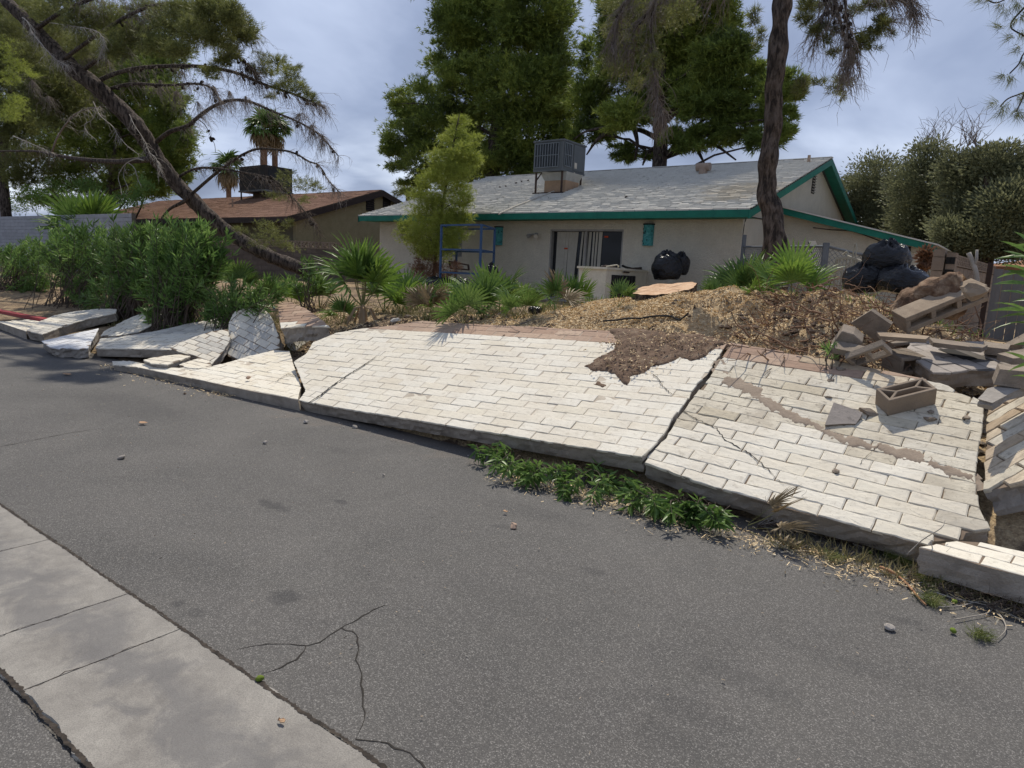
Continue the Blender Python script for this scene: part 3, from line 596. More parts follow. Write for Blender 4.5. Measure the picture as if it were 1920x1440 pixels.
# scattered flat shards and rubble on the right
for (a, b, c, d, y, t, l) in (((1643,621),(1743,630),(1736,636),(1650,630), 6.3, .03, 'thin pale block slice behind the hollow end'), ((1742,633),(1852,647),(1840,653),(1750,642), 6.5, .035, 'long pale block slice behind the grey section'),
    ((1878,648),(1925,622),(1918,645),(1930,655), 6.9, .05, 'grey angular block corner at the far right'), ((1845,640),(1895,646),(1890,655),(1848,650), 6.7, .06, 'low block remnant behind the grey section'), ((1870,663),(1940,650),(1960,668),(1900,672), 6.4, .05, 'tilted grey block face at the right edge')):
    P_ = [at(*q, y=y+dy) for q, dy in zip((a, b, c, d), (.12, .1, -.1, -.1))]; MBx = MB(); MBx.prism(P_[::-1], Vector((0, .01, -t))); tag(MBx.build('block_fragment', CMU if 'grey' in l else BEAM), l, 'block fragment', RG)
o_, U, V, W = frame3(at(1908, 705, y=5.6), (.9, .1, -.05), (0, -.1, 1), (.25, .2, .12)); MBx = MB(); MBx.prism([o_, o_+U, o_+U*.95+W, o_+U*.05+W*.9], V); tag(MBx.build('block_fragment', CMU), 'grey block lying between the grey section and the ochre piece', 'block fragment', RG)
st_('flat plaster faced rubble slab beside the ochre piece', at(1870, 745, y=5.35), (0, -.3, .95), [(1832,748),(1850,728),(1900,716),(1940,720),(1900,735),(1860,756)], ((1832,748),(1900,735)), bm=None, side=CONC, top=CONC, thick=.06, rough=.03)
# rubble crumbs strewn through the right hand heap
def crumbs(name, label, spots, n, rmin, rmax, mat, parent=None, cat='rubble', spread=.5):
    V, F_ = [], []
    for _ in range(n):
        c, sr = random.choice(spots); x, y = c.x+random.gauss(0, sr), c.y+random.gauss(0, sr); z = terr(x, y) if c.z == 0 else c.z
        r = random.uniform(rmin, rmax)*random.random()**.5; b = len(V)
        for s_ in ((1,0,0),(-1,0,0),(0,1,0),(0,-1,0),(0,0,1),(0,0,-1)): V.append((x+s_[0]*r*random.uniform(.6, 1.2), y+s_[1]*r*random.uniform(.6, 1.2), z+r*.3+s_[2]*r*random.uniform(.4, .8)))
        F_ += [tuple(b+i for i in q) for q in ((0,2,4),(2,1,4),(1,3,4),(3,0,4),(2,0,5),(1,2,5),(3,1,5),(0,3,5))]
    o = pyd(name, V, F_, mat); tag(o, label, cat, kind='stuff'); return o
def flat(p): return Vector((p[0], p[1], 0))
crumbs('rubble', 'grey block crumbs strewn around the collapsed garden wall', [(flat(at(1640, 680, y=5.95)), .22), (flat(at(1800, 640, y=6.9)), .5), (flat(at(1880, 690, y=6.1)), .3), (flat(at(1800, 600, y=8)), .8)], 420, .012, .05, CMU)
crumbs('crumbled_mortar', 'small crumbs on the road along the wall foot', [(Vector((x, 4.25, .004)), .16) for x in np.arange(-10, -.2, .25)], 500, .003, .012, CONC)
GAPS = [(Vector(at(*p, pl=pl)), .03) for p, pl in (((545, 668), PB), ((548, 700), PB), ((560, 735), PB))]
CL = ['long open crack running up the left part of the big cream panel', 'short branching crack below the spilled soil', 'crooked crack crossing the right hand panel from the joint', 'short crack in the hump of the low strip', 'tiny crack beside the long crack of the big panel', 'faint crack at the foot of the weathered area']
# cracks and stains lying on the panels
for pts, w_, pl in ((((575,757),(596,744),(622,724),(650,704),(680,686),(700,672),(712,662)), .022, lp(PB, -.016)), (((1222,700),(1236,712),(1238,720),(1262,740),(1292,742)), .006, lp(PB, -.015)), (((1280,770),(1300,783),(1343,803),(1360,825),(1405,850),(1440,880),(1478,918)), .008, lp(PC, -.015)),
                    (((516,716),(540,700),(560,706)), .008, plane3(A1+Vector((0,0,.016)), A2+Vector((0,0,.016)), A3+Vector((0,0,.016)))), (((600,728),(612,726)), .006, lp(PB, -.016)), (((1612,870),(1640,840),(1660,825)), .003, lp(PC, -.015))):
    tag(ribbon('wall_crack', [at(*q, pl=pl) for q in pts], w_, CRACK, up=pl[1], lift=0, jit=.008, step=.02), CL.pop(0), 'crack')
def heap(name, label, pl, poly, mat, hmax=.04, res=.03, fr=9, cat='dirt', lay=.034, ragg=.035):
    """loose material lying on a plane inside an outline, feathered and lumpy"""
    p0, nrm = pl; P3 = [at(*q, pl=pl) for q in poly]; u = (P3[1]-P3[0]).normalized(); v_ = nrm.cross(u).normalized(); o = P3[0]
    Q = [((p-o).dot(u), (p-o).dot(v_)) for p in P3]
    def sdist(x, y):
        ins = False; dm = 9
        for i in range(len(Q)):
            (x1, y1), (x2, y2) = Q[i], Q[(i+1) % len(Q)]
            if (y1 > y) != (y2 > y) and x < (x2-x1)*(y-y1)/(y2-y1)+x1: ins = not ins
            dx_, dy_ = x2-x1, y2-y1; t = max(0, min(1, ((x-x1)*dx_+(y-y1)*dy_)/(dx_*dx_+dy_*dy_+1e-9))); dm = min(dm, math.hypot(x-x1-t*dx_, y-y1-t*dy_))
        return dm if ins else -dm
    x0, x1 = min(q[0] for q in Q)-.05, max(q[0] for q in Q)+.05; y0, y1 = min(q[1] for q in Q)-.05, max(q[1] for q in Q)+.05
    xs_ = np.arange(x0, x1, res); ys_ = np.arange(y0, y1, res); V = []; K_ = []
    for y in ys_:
        for x in xs_:
            d_ = sdist(x, y)+ragg*noise.noise(Vector((x*fr*1.1, y*fr*1.1, 3)))+.022*noise.noise(Vector((x*28, y*28, 3)))+.014*noise.noise(Vector((x*70, y*70, 3)))+.008; n_ = noise.noise(Vector((x*fr, y*fr, 1)))*.5+noise.noise(Vector((x*fr*3, y*fr*3, 2)))*.3
            z = -.02 + min(1, max(0, (d_+.012)*26))*lay + max(0, min(1, d_*7))*hmax*(.55+n_)
            V.append(o+u*x+v_*y+nrm*z); K_.append(d_ > -.035)
    nx = len(xs_); F_ = []
    for j in range(len(ys_)-1):
        for i in range(nx-1):
            f4 = (j*nx+i, j*nx+i+1, (j+1)*nx+i+1, (j+1)*nx+i)
            if any(K_[q_] for q_ in f4): F_.append(f4)
    q = pyd(name, V, F_, mat, smooth=True); tag(q, label, cat, kind='stuff'); return q
DIRT = M('spilled_soil', (.17, .108, .072), (.10, .066, .045), 12, fine=60, bmp=1, bd=.02, c3=(.22, .16, .11))
heap('spilled_dirt', 'brown soil spilled over the far right part of the big cream panel', PB, [(1143,620),(1156,640),(1150,655),(1122,672),(1095,688),(1118,696),(1150,702),(1166,712),(1176,722),(1186,709),(1212,700),(1222,688),(1250,684),(1276,672),(1300,678),(1322,668),(1345,652),(1366,644),(1306,627),(1200,619),(1160,617)], DIRT, .028, res=.018)
heap('spilled_dirt', 'small patch of soil on the big panel below the spill', PB, [(1113,722),(1122,716),(1136,722),(1130,728)], DIRT, .01)
MUD = M('dried_mud', (.34, .27, .205), (.24, .185, .14), 10, fine=60, bmp=.7, bd=.008)
heap('dried_mud', 'dried mud band curving across the weathered panel', lp(PC, -.008), [(1348,676),(1358,674),(1372,700),(1410,716),(1440,738),(1470,760),(1520,785),(1580,812),(1640,828),(1700,838),(1760,862),(1826,890),(1830,905),(1770,888),(1700,862),(1640,846),(1590,838),(1530,808),(1475,786),(1440,766),(1400,742),(1360,724),(1352,700)], MUD, .001, fr=12, res=.018, lay=.0235, ragg=.055)
crumbs('dirt_clods', 'brown clods on the spilled soil', [(at(*q, pl=lp(PB, -.035)), .07) for q in ((1150,645),(1180,655),(1210,650),(1240,660),(1280,650),(1310,655),(1150,680),(1180,695),(1200,680),(1130,685),(1260,640),(1330,648))], 260, .006, .02, DIRT, cat='dirt')
# red kerb at the far left
RED = M('red_kerb_paint', (.32, .035, .04), (.24, .03, .035), 5, rough=.6, fine=40, bmp=.2)
k0, k1 = at(80, 598, y=5.2), at(-90, 566, y=5.2); mb = MB(); mb.prism([k0, k1, k1+Vector((0, .16, 0)), k0+Vector((.0, .16, 0))], (0, 0, -.2)); tag(mb.build('red_kerb', RED), 'kerb painted red at the far left of the road', 'kerb')
# ---------------------------------------------------------------- houses
STUC = M('grey_stucco', (.60, .555, .455), (.53, .49, .40), 3, fine=30, bmp=1, bd=.06)
STUCY = M('yellow_stucco', (.33, .275, .155), (.27, .22, .12), 3, fine=38, bmp=.9, bd=.03)
GREEN = M('green_fascia_paint', (.012, .17, .115), (.009, .12, .085), 5, rough=.55, fine=40, bmp=.15, bd=.003)
TRIMB = M('brown_fascia_paint', (.045, .03, .024), (.03, .02, .016), 5, rough=.6, fine=40, bmp=.15)
def shingle_mat(name, c1, c2, c3, st=None):
    m_, nt, b = newmat(name, .95, .1); v = coords(nt)
    a = nz(nt, v, 1.1, 5, .65, .5); s_ = nz(nt, v, 3.4, 2, .5, 0, (1, .7, .7)); f = nz(nt, v, 40, 3, .8)
    col = ramp(nt, s_, [(.3, c1), (.7, c2)]); col = mix(nt, mr(nt, a, .45, .65, 0, .3), col, c3); col = mix(nt, mr(nt, f, .4, .7, 0, .4), col, tuple(x*.6 for x in c1))
    if st:
        ln = nt.nodes.new('ShaderNodeVectorMath'); ln.operation = 'DISTANCE'; nt.links.new(v, ln.inputs[0]); ln.inputs[1].default_value = st
        w_ = mth(nt, 'ADD', ln.outputs['Value'], mr(nt, nz(nt, v, 2.5, 5, .7), .3, .7, -.9, .9)); col = mix(nt, mr(nt, w_, .5, 1.6, .5, 0), col, (.50, .41, .27))
    nt.links.new(col, b.inputs['Base Color']); bump(nt, b, f, .6, .01); return m_
X1, Y1, H1 = -5.90, 16.98, .794             # front right corner of the house and its floor level
L1, D1, ZE, PT, GO, FO = 13.07, 6.376, 3.296, .316, .379, .655
ZR = ZE + (D1+FO)*PT
h1 = empty('house', (X1, Y1, H1), 'grey stucco house with green fascia boards and a pale shingle roof', 'house')
zw = ZE-.17
mb = MB(); T_ = .2
def zroof(y): return ZE + (y-(Y1-FO))*PT if y < Y1+D1 else ZR-(y-Y1-D1)*PT
# front wall with the opening of the sliding door and of a window
DX1 = X1-3.253; DX0 = DX1-2.419; DZ = H1+2.08
WX0, WX1, WZ0, WZ1 = at(800, 480, y=Y1).x, at(866, 480, y=Y1).x, at(830, 481, y=Y1).z, at(830, 432, y=Y1).z
def wbox(x0, x1, z0, z1, y0=Y1, y1=Y1+T_): mb.box((x0, y0, z0), (x1, y1, z1))
wbox(X1-L1+T_, WX0, H1-.4, zw); wbox(WX0, WX1, H1-.4, WZ0); wbox(WX0, WX1, WZ1, zw); wbox(WX1, DX0, H1-.4, zw); wbox(DX0, DX1, DZ, zw); wbox(DX0, DX1, H1-.4, H1+.03); wbox(DX1, X1-T_, H1-.4, zw)
mb.build('front_wall', STUC, h1)
for nm, xx in (('gable_wall', X1), ('gable_wall', X1-L1+T_-.0005)):
    mb = MB(); zz = lambda y: zroof(y)-.19
    prof = [(Y1-.0, H1-.4), (Y1+2*D1, H1-.4), (Y1+2*D1, zz(Y1+2*D1)), (Y1+D1, zz(Y1+D1)), (Y1, zz(Y1))]
    mb.prism([Vector((xx-T_, y, z)) for y, z in prof], (T_, 0, 0)); mb.build(nm, STUC, h1)
mb = MB(); mb.box((X1-L1+T_, Y1+2*D1-T_, H1-.4), (X1-T_, Y1+2*D1, zw)); mb.build('rear_wall', STUC, h1)
# roof deck, fascia, rake boards, soffits
SHG = shingle_mat('pale_shingles', (.56, .54, .485), (.60, .58, .525), (.52, .50, .45), at(1400, 372, y=Y1+1.5))
DECKM = M('roof_felt', (.10, .10, .095), bmp=0)
def rpt(x, y, o=0): return Vector((x, y, zroof(y)+o))
xr, xl, yf, yr, yb_ = X1+GO, X1-L1-GO, Y1-FO, Y1+D1, Y1+2*D1+FO
mb = MB()
mb.add([rpt(xl, yf, -.03), rpt(xr, yf, -.03), rpt(xr, yr, -.03), rpt(xl, yr, -.03), rpt(xl, yf, -.012), rpt(xr, yf, -.012), rpt(xr, yr, -.012), rpt(xl, yr, -.012)], [(0,3,2,1),(4,5,6,7),(0,1,5,4),(1,2,6,5),(2,3,7,6),(3,0,4,7)])
mb.add([rpt(xl, yr, -.03), rpt(xr, yr, -.03), rpt(xr, yb_, -.03), rpt(xl, yb_, -.03), rpt(xl, yr, -.012), rpt(xr, yr, -.012), rpt(xr, yb_, -.012), rpt(xl, yb_, -.012)], [(0,3,2,1),(4,5,6,7),(1,2,6,5),(2,3,7,6),(3,0,4,7)])
roof = mb.build('roof', DECKM, h1)
def shingles(name, parent, x0, x1, y0, y1, zf, mat, expo=.15, tab=.30, th=.02, rev=False):
    L = y1-y0; n = int(L/expo); V, F_ = [], []
    sl_ = (zf(y0+1e-3+.5)-zf(y0+1e-3))/.5
    for j in range(n+1):
        ya = y0+j*expo; off = random.uniform(0, tab); x = x0-off
        while x < x1:
            a, b_ = max(x, x0), min(x+tab-.008, x1)
            if b_-a > .02:
                dyy = random.uniform(-.008, .012); t = th*random.uniform(.7, 1.5); k = len(V); ye = min(ya+expo*1.25, y1)
                yy0 = ya+dyy-(.02 if j == 0 else 0)
                V += [(a, yy0, zf(y0)+sl_*(yy0-y0)-.01), (b_, yy0, zf(y0)+sl_*(yy0-y0)-.01), (a, yy0, zf(y0)+sl_*(yy0-y0)+t+.012), (b_, yy0, zf(y0)+sl_*(yy0-y0)+t+.012), (b_, ye, zf(y0)+sl_*(ye-y0)+.002), (a, ye, zf(y0)+sl_*(ye-y0)+.002)]
                F_ += [(k, k+1, k+3, k+2), (k+2, k+3, k+4, k+5)]
            x += tab
    o = pyd(name, V, F_, mat, parent); tag(o, kind='stuff'); return o
shingles('shingles', h1, xl, xr, yf, yr, lambda y: zroof(y), SHG)
mb = MB(); mb.bar(rpt(xl, yr, .02), rpt(xr, yr, .02), .22, .02); mb.build('ridge_cap', SHG, h1)
mb = MB(); mb.box((xl, yf-.03, ZE-.19), (xr-.03, yf, ZE-.015)); mb.build('fascia', GREEN, h1)
def rake(x, ya, yb2, w=.20, th=.035, zf=zroof, mat=GREEN, parent=h1):
    mb = MB(); mb.prism([Vector((x-th, ya, zf(ya)-.012)), Vector((x-th, yb2, zf(yb2)-.012)), Vector((x-th, yb2, zf(yb2)-.012-w)), Vector((x-th, ya, zf(ya)-.012-w))], (th, 0, 0)); return mb.build('rake_board', mat, parent)
rake(xr, yf-.03, yr, .2); rake(xr, yr+.001, yb_, .2); rake(xl+.035, yf-.03, yr, .2)
mb = MB()
for a, b_ in ((yf, yr), (yr, yb_)): mb.add([Vector((X1+.001, a, zroof(a)-.05)), Vector((xr-.04, a, zroof(a)-.05)), Vector((xr-.04, b_, zroof(b_)-.05)), Vector((X1+.001, b_, zroof(b_)-.05))], [(0, 1, 2, 3)])
mb.add([Vector((xl, yf, ZE-.17)), Vector((xr-.04, yf, ZE-.17)), Vector((xr-.04, Y1+.002, ZE-.168)), Vector((xl, Y1+.002, ZE-.168))], [(0, 1, 2, 3)])
mb.build('soffit', GREEN, h1)
# gable vent with slats, gable window
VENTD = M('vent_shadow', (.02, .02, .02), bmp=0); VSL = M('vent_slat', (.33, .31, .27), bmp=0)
c = at(1525.5, 345, x=X1+.01); vz = .58; vy = .34
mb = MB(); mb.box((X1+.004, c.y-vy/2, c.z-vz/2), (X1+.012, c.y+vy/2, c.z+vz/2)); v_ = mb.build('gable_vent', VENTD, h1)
for i in range(7):
    mb = MB(); z = c.z-vz/2+vz*(i+.5)/7; mb.box((X1+.014, c.y-vy/2, z-.012), (X1+.05, c.y+vy/2, z+.014)); mb.build('slat', VSL, v_)
DGLASS, _nt, _b = newmat('dark_window_glass', .12, .22); _b.inputs['Base Color'].default_value = (.022, .023, .025, 1)
ALU = M('window_frame_metal', (.30, .29, .27), rough=.5, bmp=0)
c = at(1498, 478, x=X1+.01); a_, b2 = at(1489, 478, x=X1).y, at(1508, 478, x=X1).y; zt, zb = at(1499, 447, x=X1).z, at(1490, 505, x=X1).z
mb = MB(); mb.box((X1+.004, a_, zb), (X1+.012, b2, zt)); w_ = mb.build('window', DGLASS, h1)
mb = MB()
for bx_ in (((X1+.013, a_-.03, zb), (X1+.035, a_, zt)), ((X1+.013, b2, zb), (X1+.035, b2+.03, zt)), ((X1+.013, (a_+b2)/2-.03, zb), (X1+.035, (a_+b2)/2+.02, zt)), ((X1+.013, a_-.03, zt), (X1+.035, b2+.03, zt+.03))): mb.box(*bx_)
mb.build('window_frame', ALU, w_)
# front window (blind), sliding door
BLIND = M('blind_fabric', (.42, .40, .34), (.36, .34, .29), 4, bmp=.1); GREYW = M('curtained_glass', (.17, .165, .15), (.13, .13, .12), 2, rough=.3, bmp=0)
mb = MB(); mb.box((WX0, Y1+.08, WZ0), (WX1, Y1+.10, WZ1)); w_ = mb.build('window', GREYW, h1)
mb = MB()
for q in (((WX0, Y1+.02, WZ0), (WX0+.04, Y1+.079, WZ1)), ((WX1-.04, Y1+.02, WZ0), (WX1, Y1+.079, WZ1)), ((WX0+.041, Y1+.02, WZ1-.04), (WX1-.041, Y1+.079, WZ1)), ((WX0+.041, Y1+.02, WZ0), (WX1-.041, Y1+.079, WZ0+.04)), (((WX0+WX1)/2-.02, Y1+.03, WZ0+.041), ((WX0+WX1)/2+.02, Y1+.079, WZ1-.041))): mb.box(*q)
mb.build('window_frame', ALU, w_)
dr = pyd('sliding_door', [(DX0, Y1+.14, H1+.03), (DX1, Y1+.14, H1+.03), (DX1, Y1+.14, DZ), (DX0, Y1+.14, DZ)], [(0, 1, 2, 3)], DGLASS, h1)
mb = MB(); xm = (DX0+DX1)/2
for q in (((DX0, Y1+.0, H1+.03), (DX0+.05, Y1+.13, DZ)), ((DX1-.04, Y1+.0, H1+.03), (DX1, Y1+.13, DZ)), ((DX0+.051, Y1-.01, DZ-.05), (DX1-.041, Y1+.13, DZ)), ((xm-.03, Y1+.03, H1+.031), (xm+.02, Y1+.129, DZ-.051)), ((DX0+.051, Y1+.03, H1+.03), (xm-.031, Y1+.129, H1+.11)), ((xm+.021, Y1+.04, H1+.03), (DX1-.041, Y1+.129, H1+.10))): mb.box(*q)
mb.build('door_frame', ALU, dr)
def blindstrip(x0, x1, yo=.125, sk=0.):
    mb = MB(); mb.prism([Vector((x0, Y1+yo, DZ-.06)), Vector((x1, Y1+yo, DZ-.06)), Vector((x1+sk, Y1+yo, H1+.12)), Vector((x0+sk, Y1+yo, H1+.12))], (0, .004, 0)); mb.build('blind_vane', BLIND, dr)
W_d = DX1-DX0
for i in range(7): blindstrip(DX0+.17+i*.105, DX0+.17+i*.105+.101, .122+.002*(i % 2), random.uniform(-.06, .0)-.01*i)
for f0, f1, s_ in ((.455, .50, -.02), (.52, .555, -.05), (.575, .60, -.02), (.615, .642, -.04), (.655, .70, -.03), (.42, .445, -.1)): blindstrip(DX0+W_d*f0, DX0+W_d*f1, .12, s_)
ORG = M('orange_sticker', (.55, .07, .02), bmp=0)
for px, py in ((1061, 466), (1137, 444)):
    c = at(px, py, y=Y1+.115); mb = MB(); mb.box((c.x-.06, Y1+.113, c.z-.022), (c.x+.06, Y1+.118, c.z+.022)); mb.build('sticker', ORG, dr)
mb = MB(); mb.box((DX0-.05, Y1-.012, DZ+.002), (DX1+.05, Y1-.002, DZ+.045)); mb.build('door_head_trim', STUC, h1)
# lean-to wing on the right with its own falling roof
ex0, ex1 = X1, at(1762, 455, y=Y1+2.1).x
ye = Y1+2.05
ex0z, ex1z = at(1520, 383, y=ye).z, at(1757, 460, y=ye).z
xe = at(1757, 460, y=ye).x; xw = at(1723, 480, y=ye+.3).x
zl = lambda x: ex0z+(x-X1)*(ex1z-ex0z)/(xe-X1)
mb = MB(); mb.prism([Vector((X1+.001, ye+.3, H1-.4)), Vector((xw, ye+.3, H1-.4)), Vector((xw, ye+.3, zl(xw)-.06)), Vector((X1+.001, ye+.3, zl(X1)-.06))], (0, 6, 0)); mb.build('wing_wall', STUC, h1)
mb = MB(); mb.prism([Vector((X1+.002, ye, zl(X1)-.16)), Vector((xe, ye, zl(xe)-.16)), Vector((xe, ye, zl(xe)+.0)), Vector((X1+.002, ye, zl(X1)+.0))], (0, .035, 0)); mb.build('rake_board', GREEN, h1)
mb = MB(); mb.prism([Vector((X1+.003, ye-.03, zl(X1)+.001)), Vector((xe+.03, ye-.03, zl(xe+.03)+.001)), Vector((xe+.03, ye-.03, zl(xe+.03)+.035)), Vector((X1+.003, ye-.03, zl(X1)+.035))], (0, 6.6, 0)); mb.build('wing_roof', SHG, h1)
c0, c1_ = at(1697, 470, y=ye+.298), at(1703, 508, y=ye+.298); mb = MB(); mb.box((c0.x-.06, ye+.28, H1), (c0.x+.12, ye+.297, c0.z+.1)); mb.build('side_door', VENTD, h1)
# cable drooping along the walls
CABLE = M('black_cable', (.03, .03, .03), bmp=0)
cb = [at(1393, 440, y=Y1-.03), at(1397, 415, y=Y1-.03), at(1404, 407, x=X1+.03), at(1425, 410, x=X1+.03), at(1470, 418, x=X1+.03), at(1490, 424, x=X1+.03), at(1515, 427, x=X1+.03)] + [at(1525, 427, y=ye+.27), at(1560, 431, y=ye+.27), at(1600, 434, y=ye+.27), at(1650, 452, y=ye+.27)]
mb = MB(); mb.tube(smoothline(cb, 3), .012, 4); mb.build('cable', CABLE, h1)
# roof things: vents, pipe, packaged air unit
def on_roof(px, py): return at(px, py, pl=(Vector((0, Y1-FO, ZE)), Vector((0, -PT, 1)).normalized()))
VENTM = M('galvanised_tan_metal', (.36, .27, .20), (.28, .2, .15), 8, rough=.6, fine=40, bmp=.1)
c = on_roof(1318, 326); mb = MB(); mb.tube([c-Vector((0, 0, .1)), c+Vector((0, 0, .17))], .14, 12); mb.tube([c+Vector((-.22, 0, .21)), c+Vector((.22, 0, .21))], .13, 12); o = mb.build('roof_vent', VENTM, smooth=False); tag(o, 'squat tan metal hooded vent near the ridge of the pale roof', 'roof vent')
c = on_roof(1516, 305); mb = MB(); mb.tube([c-Vector((0, 0, .1)), c+Vector((0, 0, .22))], .045, 8); o = mb.build('vent_pipe', VENTM); tag(o, 'thin rusty vent pipe standing by the gable end of the pale roof', 'vent pipe')
c = on_roof(1035, 361); 
AIRG = M('slate_painted_steel', (.105, .115, .12), (.085, .095, .10), 3, rough=.5, fine=40, bmp=.05); AIRD = M('coil_fins', (.03, .036, .042), (.022, .026, .03), 10, rough=.5, fine=60, bmp=0); AIRL = M('coil_guard', (.16, .18, .195), rough=.5, bmp=0); RUST = M('rusty_frame', (.07, .045, .035), (.045, .03, .025), 8, bmp=.1)
DUCT = M('galvanised_duct', (.34, .34, .32), (.27, .27, .25), 4, rough=.55, bmp=.05); DUCTT = M('tan_duct', (.36, .24, .15), (.28, .19, .12), 4, bmp=.1); PALE = M('pale_plastic', (.52, .48, .40), bmp=0)
u0 = on_roof(1053, 358); yN = u0.y-.55; xN = at(1053, 340, y=yN).x
zb_ = at(1053, 316, y=yN).z; ztp = at(1057, 263, y=yN).z
xL = at(1000, 318, y=yN).x; UX = (xL-xN); yF = yN+1.35
unit = empty('rooftop_air_unit', (xN, yN, zb_-.6), 'large slate grey packaged air conditioner on a rusty stand on the pale shingle roof', 'air conditioner')
mb = MB(); mb.box((xL, yN, zb_), (xN, yF, ztp)); mb.build('cabinet', AIRG, unit)
mb = MB(); mb.box((xL-.03, yN-.03, ztp+.001), (xN+.03, yF+.03, ztp+.05)); mb.build('top_cover', AIRG, unit)
def coil(axis, a0, a1, z0, z1, fix, ncol, nrow):
    mb = MB(); L_ = MB()
    if axis == 'x':
        mb.box((a0, fix-.012, z0), (a1, fix-.002, z1)); q = mb.build('coil_panel', AIRD, unit)
        for i in range(ncol+1): x = a0+(a1-a0)*i/ncol; L_.box((x-.012, fix-.034, z0), (x+.012, fix-.014, z1))
        for j in range(nrow+1): z = z0+(z1-z0)*j/nrow; L_.box((a0, fix-.040, z-.012), (a1, fix-.035, z+.012))
    else:
        mb.box((fix+.002, a0, z0), (fix+.012, a1, z1)); q = mb.build('coil_panel', AIRD, unit)
        for i in range(ncol+1): x = a0+(a1-a0)*i/ncol; L_.box((fix+.014, x-.012, z0), (fix+.034, x+.012, z1))
        for j in range(nrow+1): z = z0+(z1-z0)*j/nrow; L_.box((fix+.035, a0, z-.012), (fix+.040, a1, z+.012))
    L_.build('coil_guard', AIRL, q)
coil('x', xL+.06, xN-.16, zb_+.07, ztp-.06, yN, 9, 2); coil('y', yN+.08, yN+.48, zb_+.1, ztp-.06, xN, 4, 2)
mb = MB(); mb.box((xN+.002, yN+.62, zb_+.03), (xN+.02, yF-.03, ztp-.03)); mb.build('service_panel', AIRG, unit)
mb = MB(); mb.box((xN+.022, yN+.68, zb_+.1), (xN+.027, yN+.82, zb_+.28)); mb.build('data_plate', PALE, unit)
mb = MB(); mb.box((xL, yN-.01, zb_-.06), (xN+.02, yN+.05, zb_-.001)); mb.box((xN-.03, yN+.051, zb_-.06), (xN+.02, yF, zb_-.001)); mb.box((xL, yF-.05, zb_-.06), (xN-.031, yF, zb_-.001)); mb.build('base_rail', AIRG, unit)
for x in (xL+.06, xN-.06):
    for y in (yN+.1, yF-.1): mb = MB(); mb.box((x-.025, y-.025, zroof(y)-.01), (x+.025, y+.025, zb_-.061)); mb.build('leg', RUST, unit)
mb = MB(); mb.bar((xL-.05, yN+.1, zroof(yN+.1)+.03), (xN+.02, yN+.1, zroof(yN+.1)+.03), .05); mb.bar((xL+.06, yN+.14, zb_-.3), (xL+.25, yN+.14, zb_-.07), .03); mb.build('foot_rail', RUST, unit)
cx_, cy_ = (xL+xN)/2+.12, (yN+yF)/2
zr_ = zroof(cy_)-.15; mb = MB(); mb.box((cx_-.42, cy_-.38, zr_), (cx_+.42, cy_+.42, zr_+.42)); mb.build('duct_curb', DUCTT, unit)
mb = MB(); z0_, z1_ = zr_+.421, zb_-.062; mb.add([(cx_-.42, cy_-.38, z0_), (cx_+.42, cy_-.38, z0_), (cx_+.42, cy_+.42, z0_), (cx_-.42, cy_+.42, z0_), (cx_-.55, cy_-.5, z1_), (cx_+.52, cy_-.5, z1_), (cx_+.52, cy_+.5, z1_), (cx_-.55, cy_+.5, z1_)], [(0,1,5,4),(1,2,6,5),(2,3,7,6),(3,0,4,7)]); mb.build('duct_transition', DUCT, unit)
pts = [Vector((xN+.05, yN+.66, zb_-.05)), on_roof(1076, 348)+Vector((0, 0, .05))] + [on_roof(x, y)+Vector((0, 0, .04)) for x, y in ((1060, 353), (1010, 372), (960, 392), (935, 404))]
mb = MB(); mb.tube(pts, .026, 6); o = mb.build('drain_pipe', PALE); tag(o, 'thin pale drain pipe running down the pale roof from the air unit', 'pipe')
# pine litter dropped on the roof
for px, py in ((937, 353), (948, 351), (967, 345), (978, 342), (1174, 372), (990, 340), (927, 333)):
    c = on_roof(px, py); lump('pine_cone', 'dark pine cone on the pale roof, '+{937:'lowest left of the group',948:'second from the left of the group',967:'in the middle of the group',978:'at the upper end of the group',1174:'alone in the middle of the slope',990:'right beside the air unit',927:'leftmost near the young pine'}[px], c+Vector((0, 0, .04)), .05, CONE, px, (1, 1, .8), 'pine cone', 1, 'cones fallen on the roof')
# wall lights, lanterns
TEAL = M('teal_patina', (.06, .26, .26), (.035, .16, .165), 14, fine=45, bmp=.5, c3=(.12, .34, .33))
for (px, py, l) in ((932, 443, 'teal metal wall lantern left of the sliding door'), (1213, 441, 'teal metal wall lantern right of the sliding door, above the black bags')):
    c = at(px, py, y=Y1-.1); r = empty('wall_lantern', (c.x, Y1-.001, c.z), l, 'wall lantern', 'teal lanterns on the house front')
    mb = MB(); n_ = 10; P_ = [(c.x+.15*math.cos(math.pi*(1+i/n_)), Y1-.005+.13*math.sin(math.pi*(1+i/n_))) for i in range(n_+1)]
    mb.prism([Vector((x, y, c.z-.27)) for x, y in P_], (0, 0, .54)); mb.build('shade', TEAL, r)
    mb = MB(); mb.prism([Vector((c.x+(x-c.x)*1.12, Y1-.004+(y-Y1+.004)*1.12, c.z+.272)) for x, y in P_], (.0, 0, .03)); mb.build('cap', VENTD, r)
    for k in range(9): 
        a = math.pi*(1.12+.76*random.random()); z = c.z+random.uniform(-.22, .22); mb = MB(); mb.box((c.x+.152*math.cos(a)-.008, Y1-.008+.133*math.sin(a)-.004, z-.02), (c.x+.152*math.cos(a)+.008, Y1+.0+.133*math.sin(a), z+.02)); mb.build('cutout', VENTD, r)
c = at(1006, 440, y=Y1-.02); r = empty('flood_light', (c.x, Y1, c.z), 'twin headed security light under the eaves left of the sliding door', 'security light')
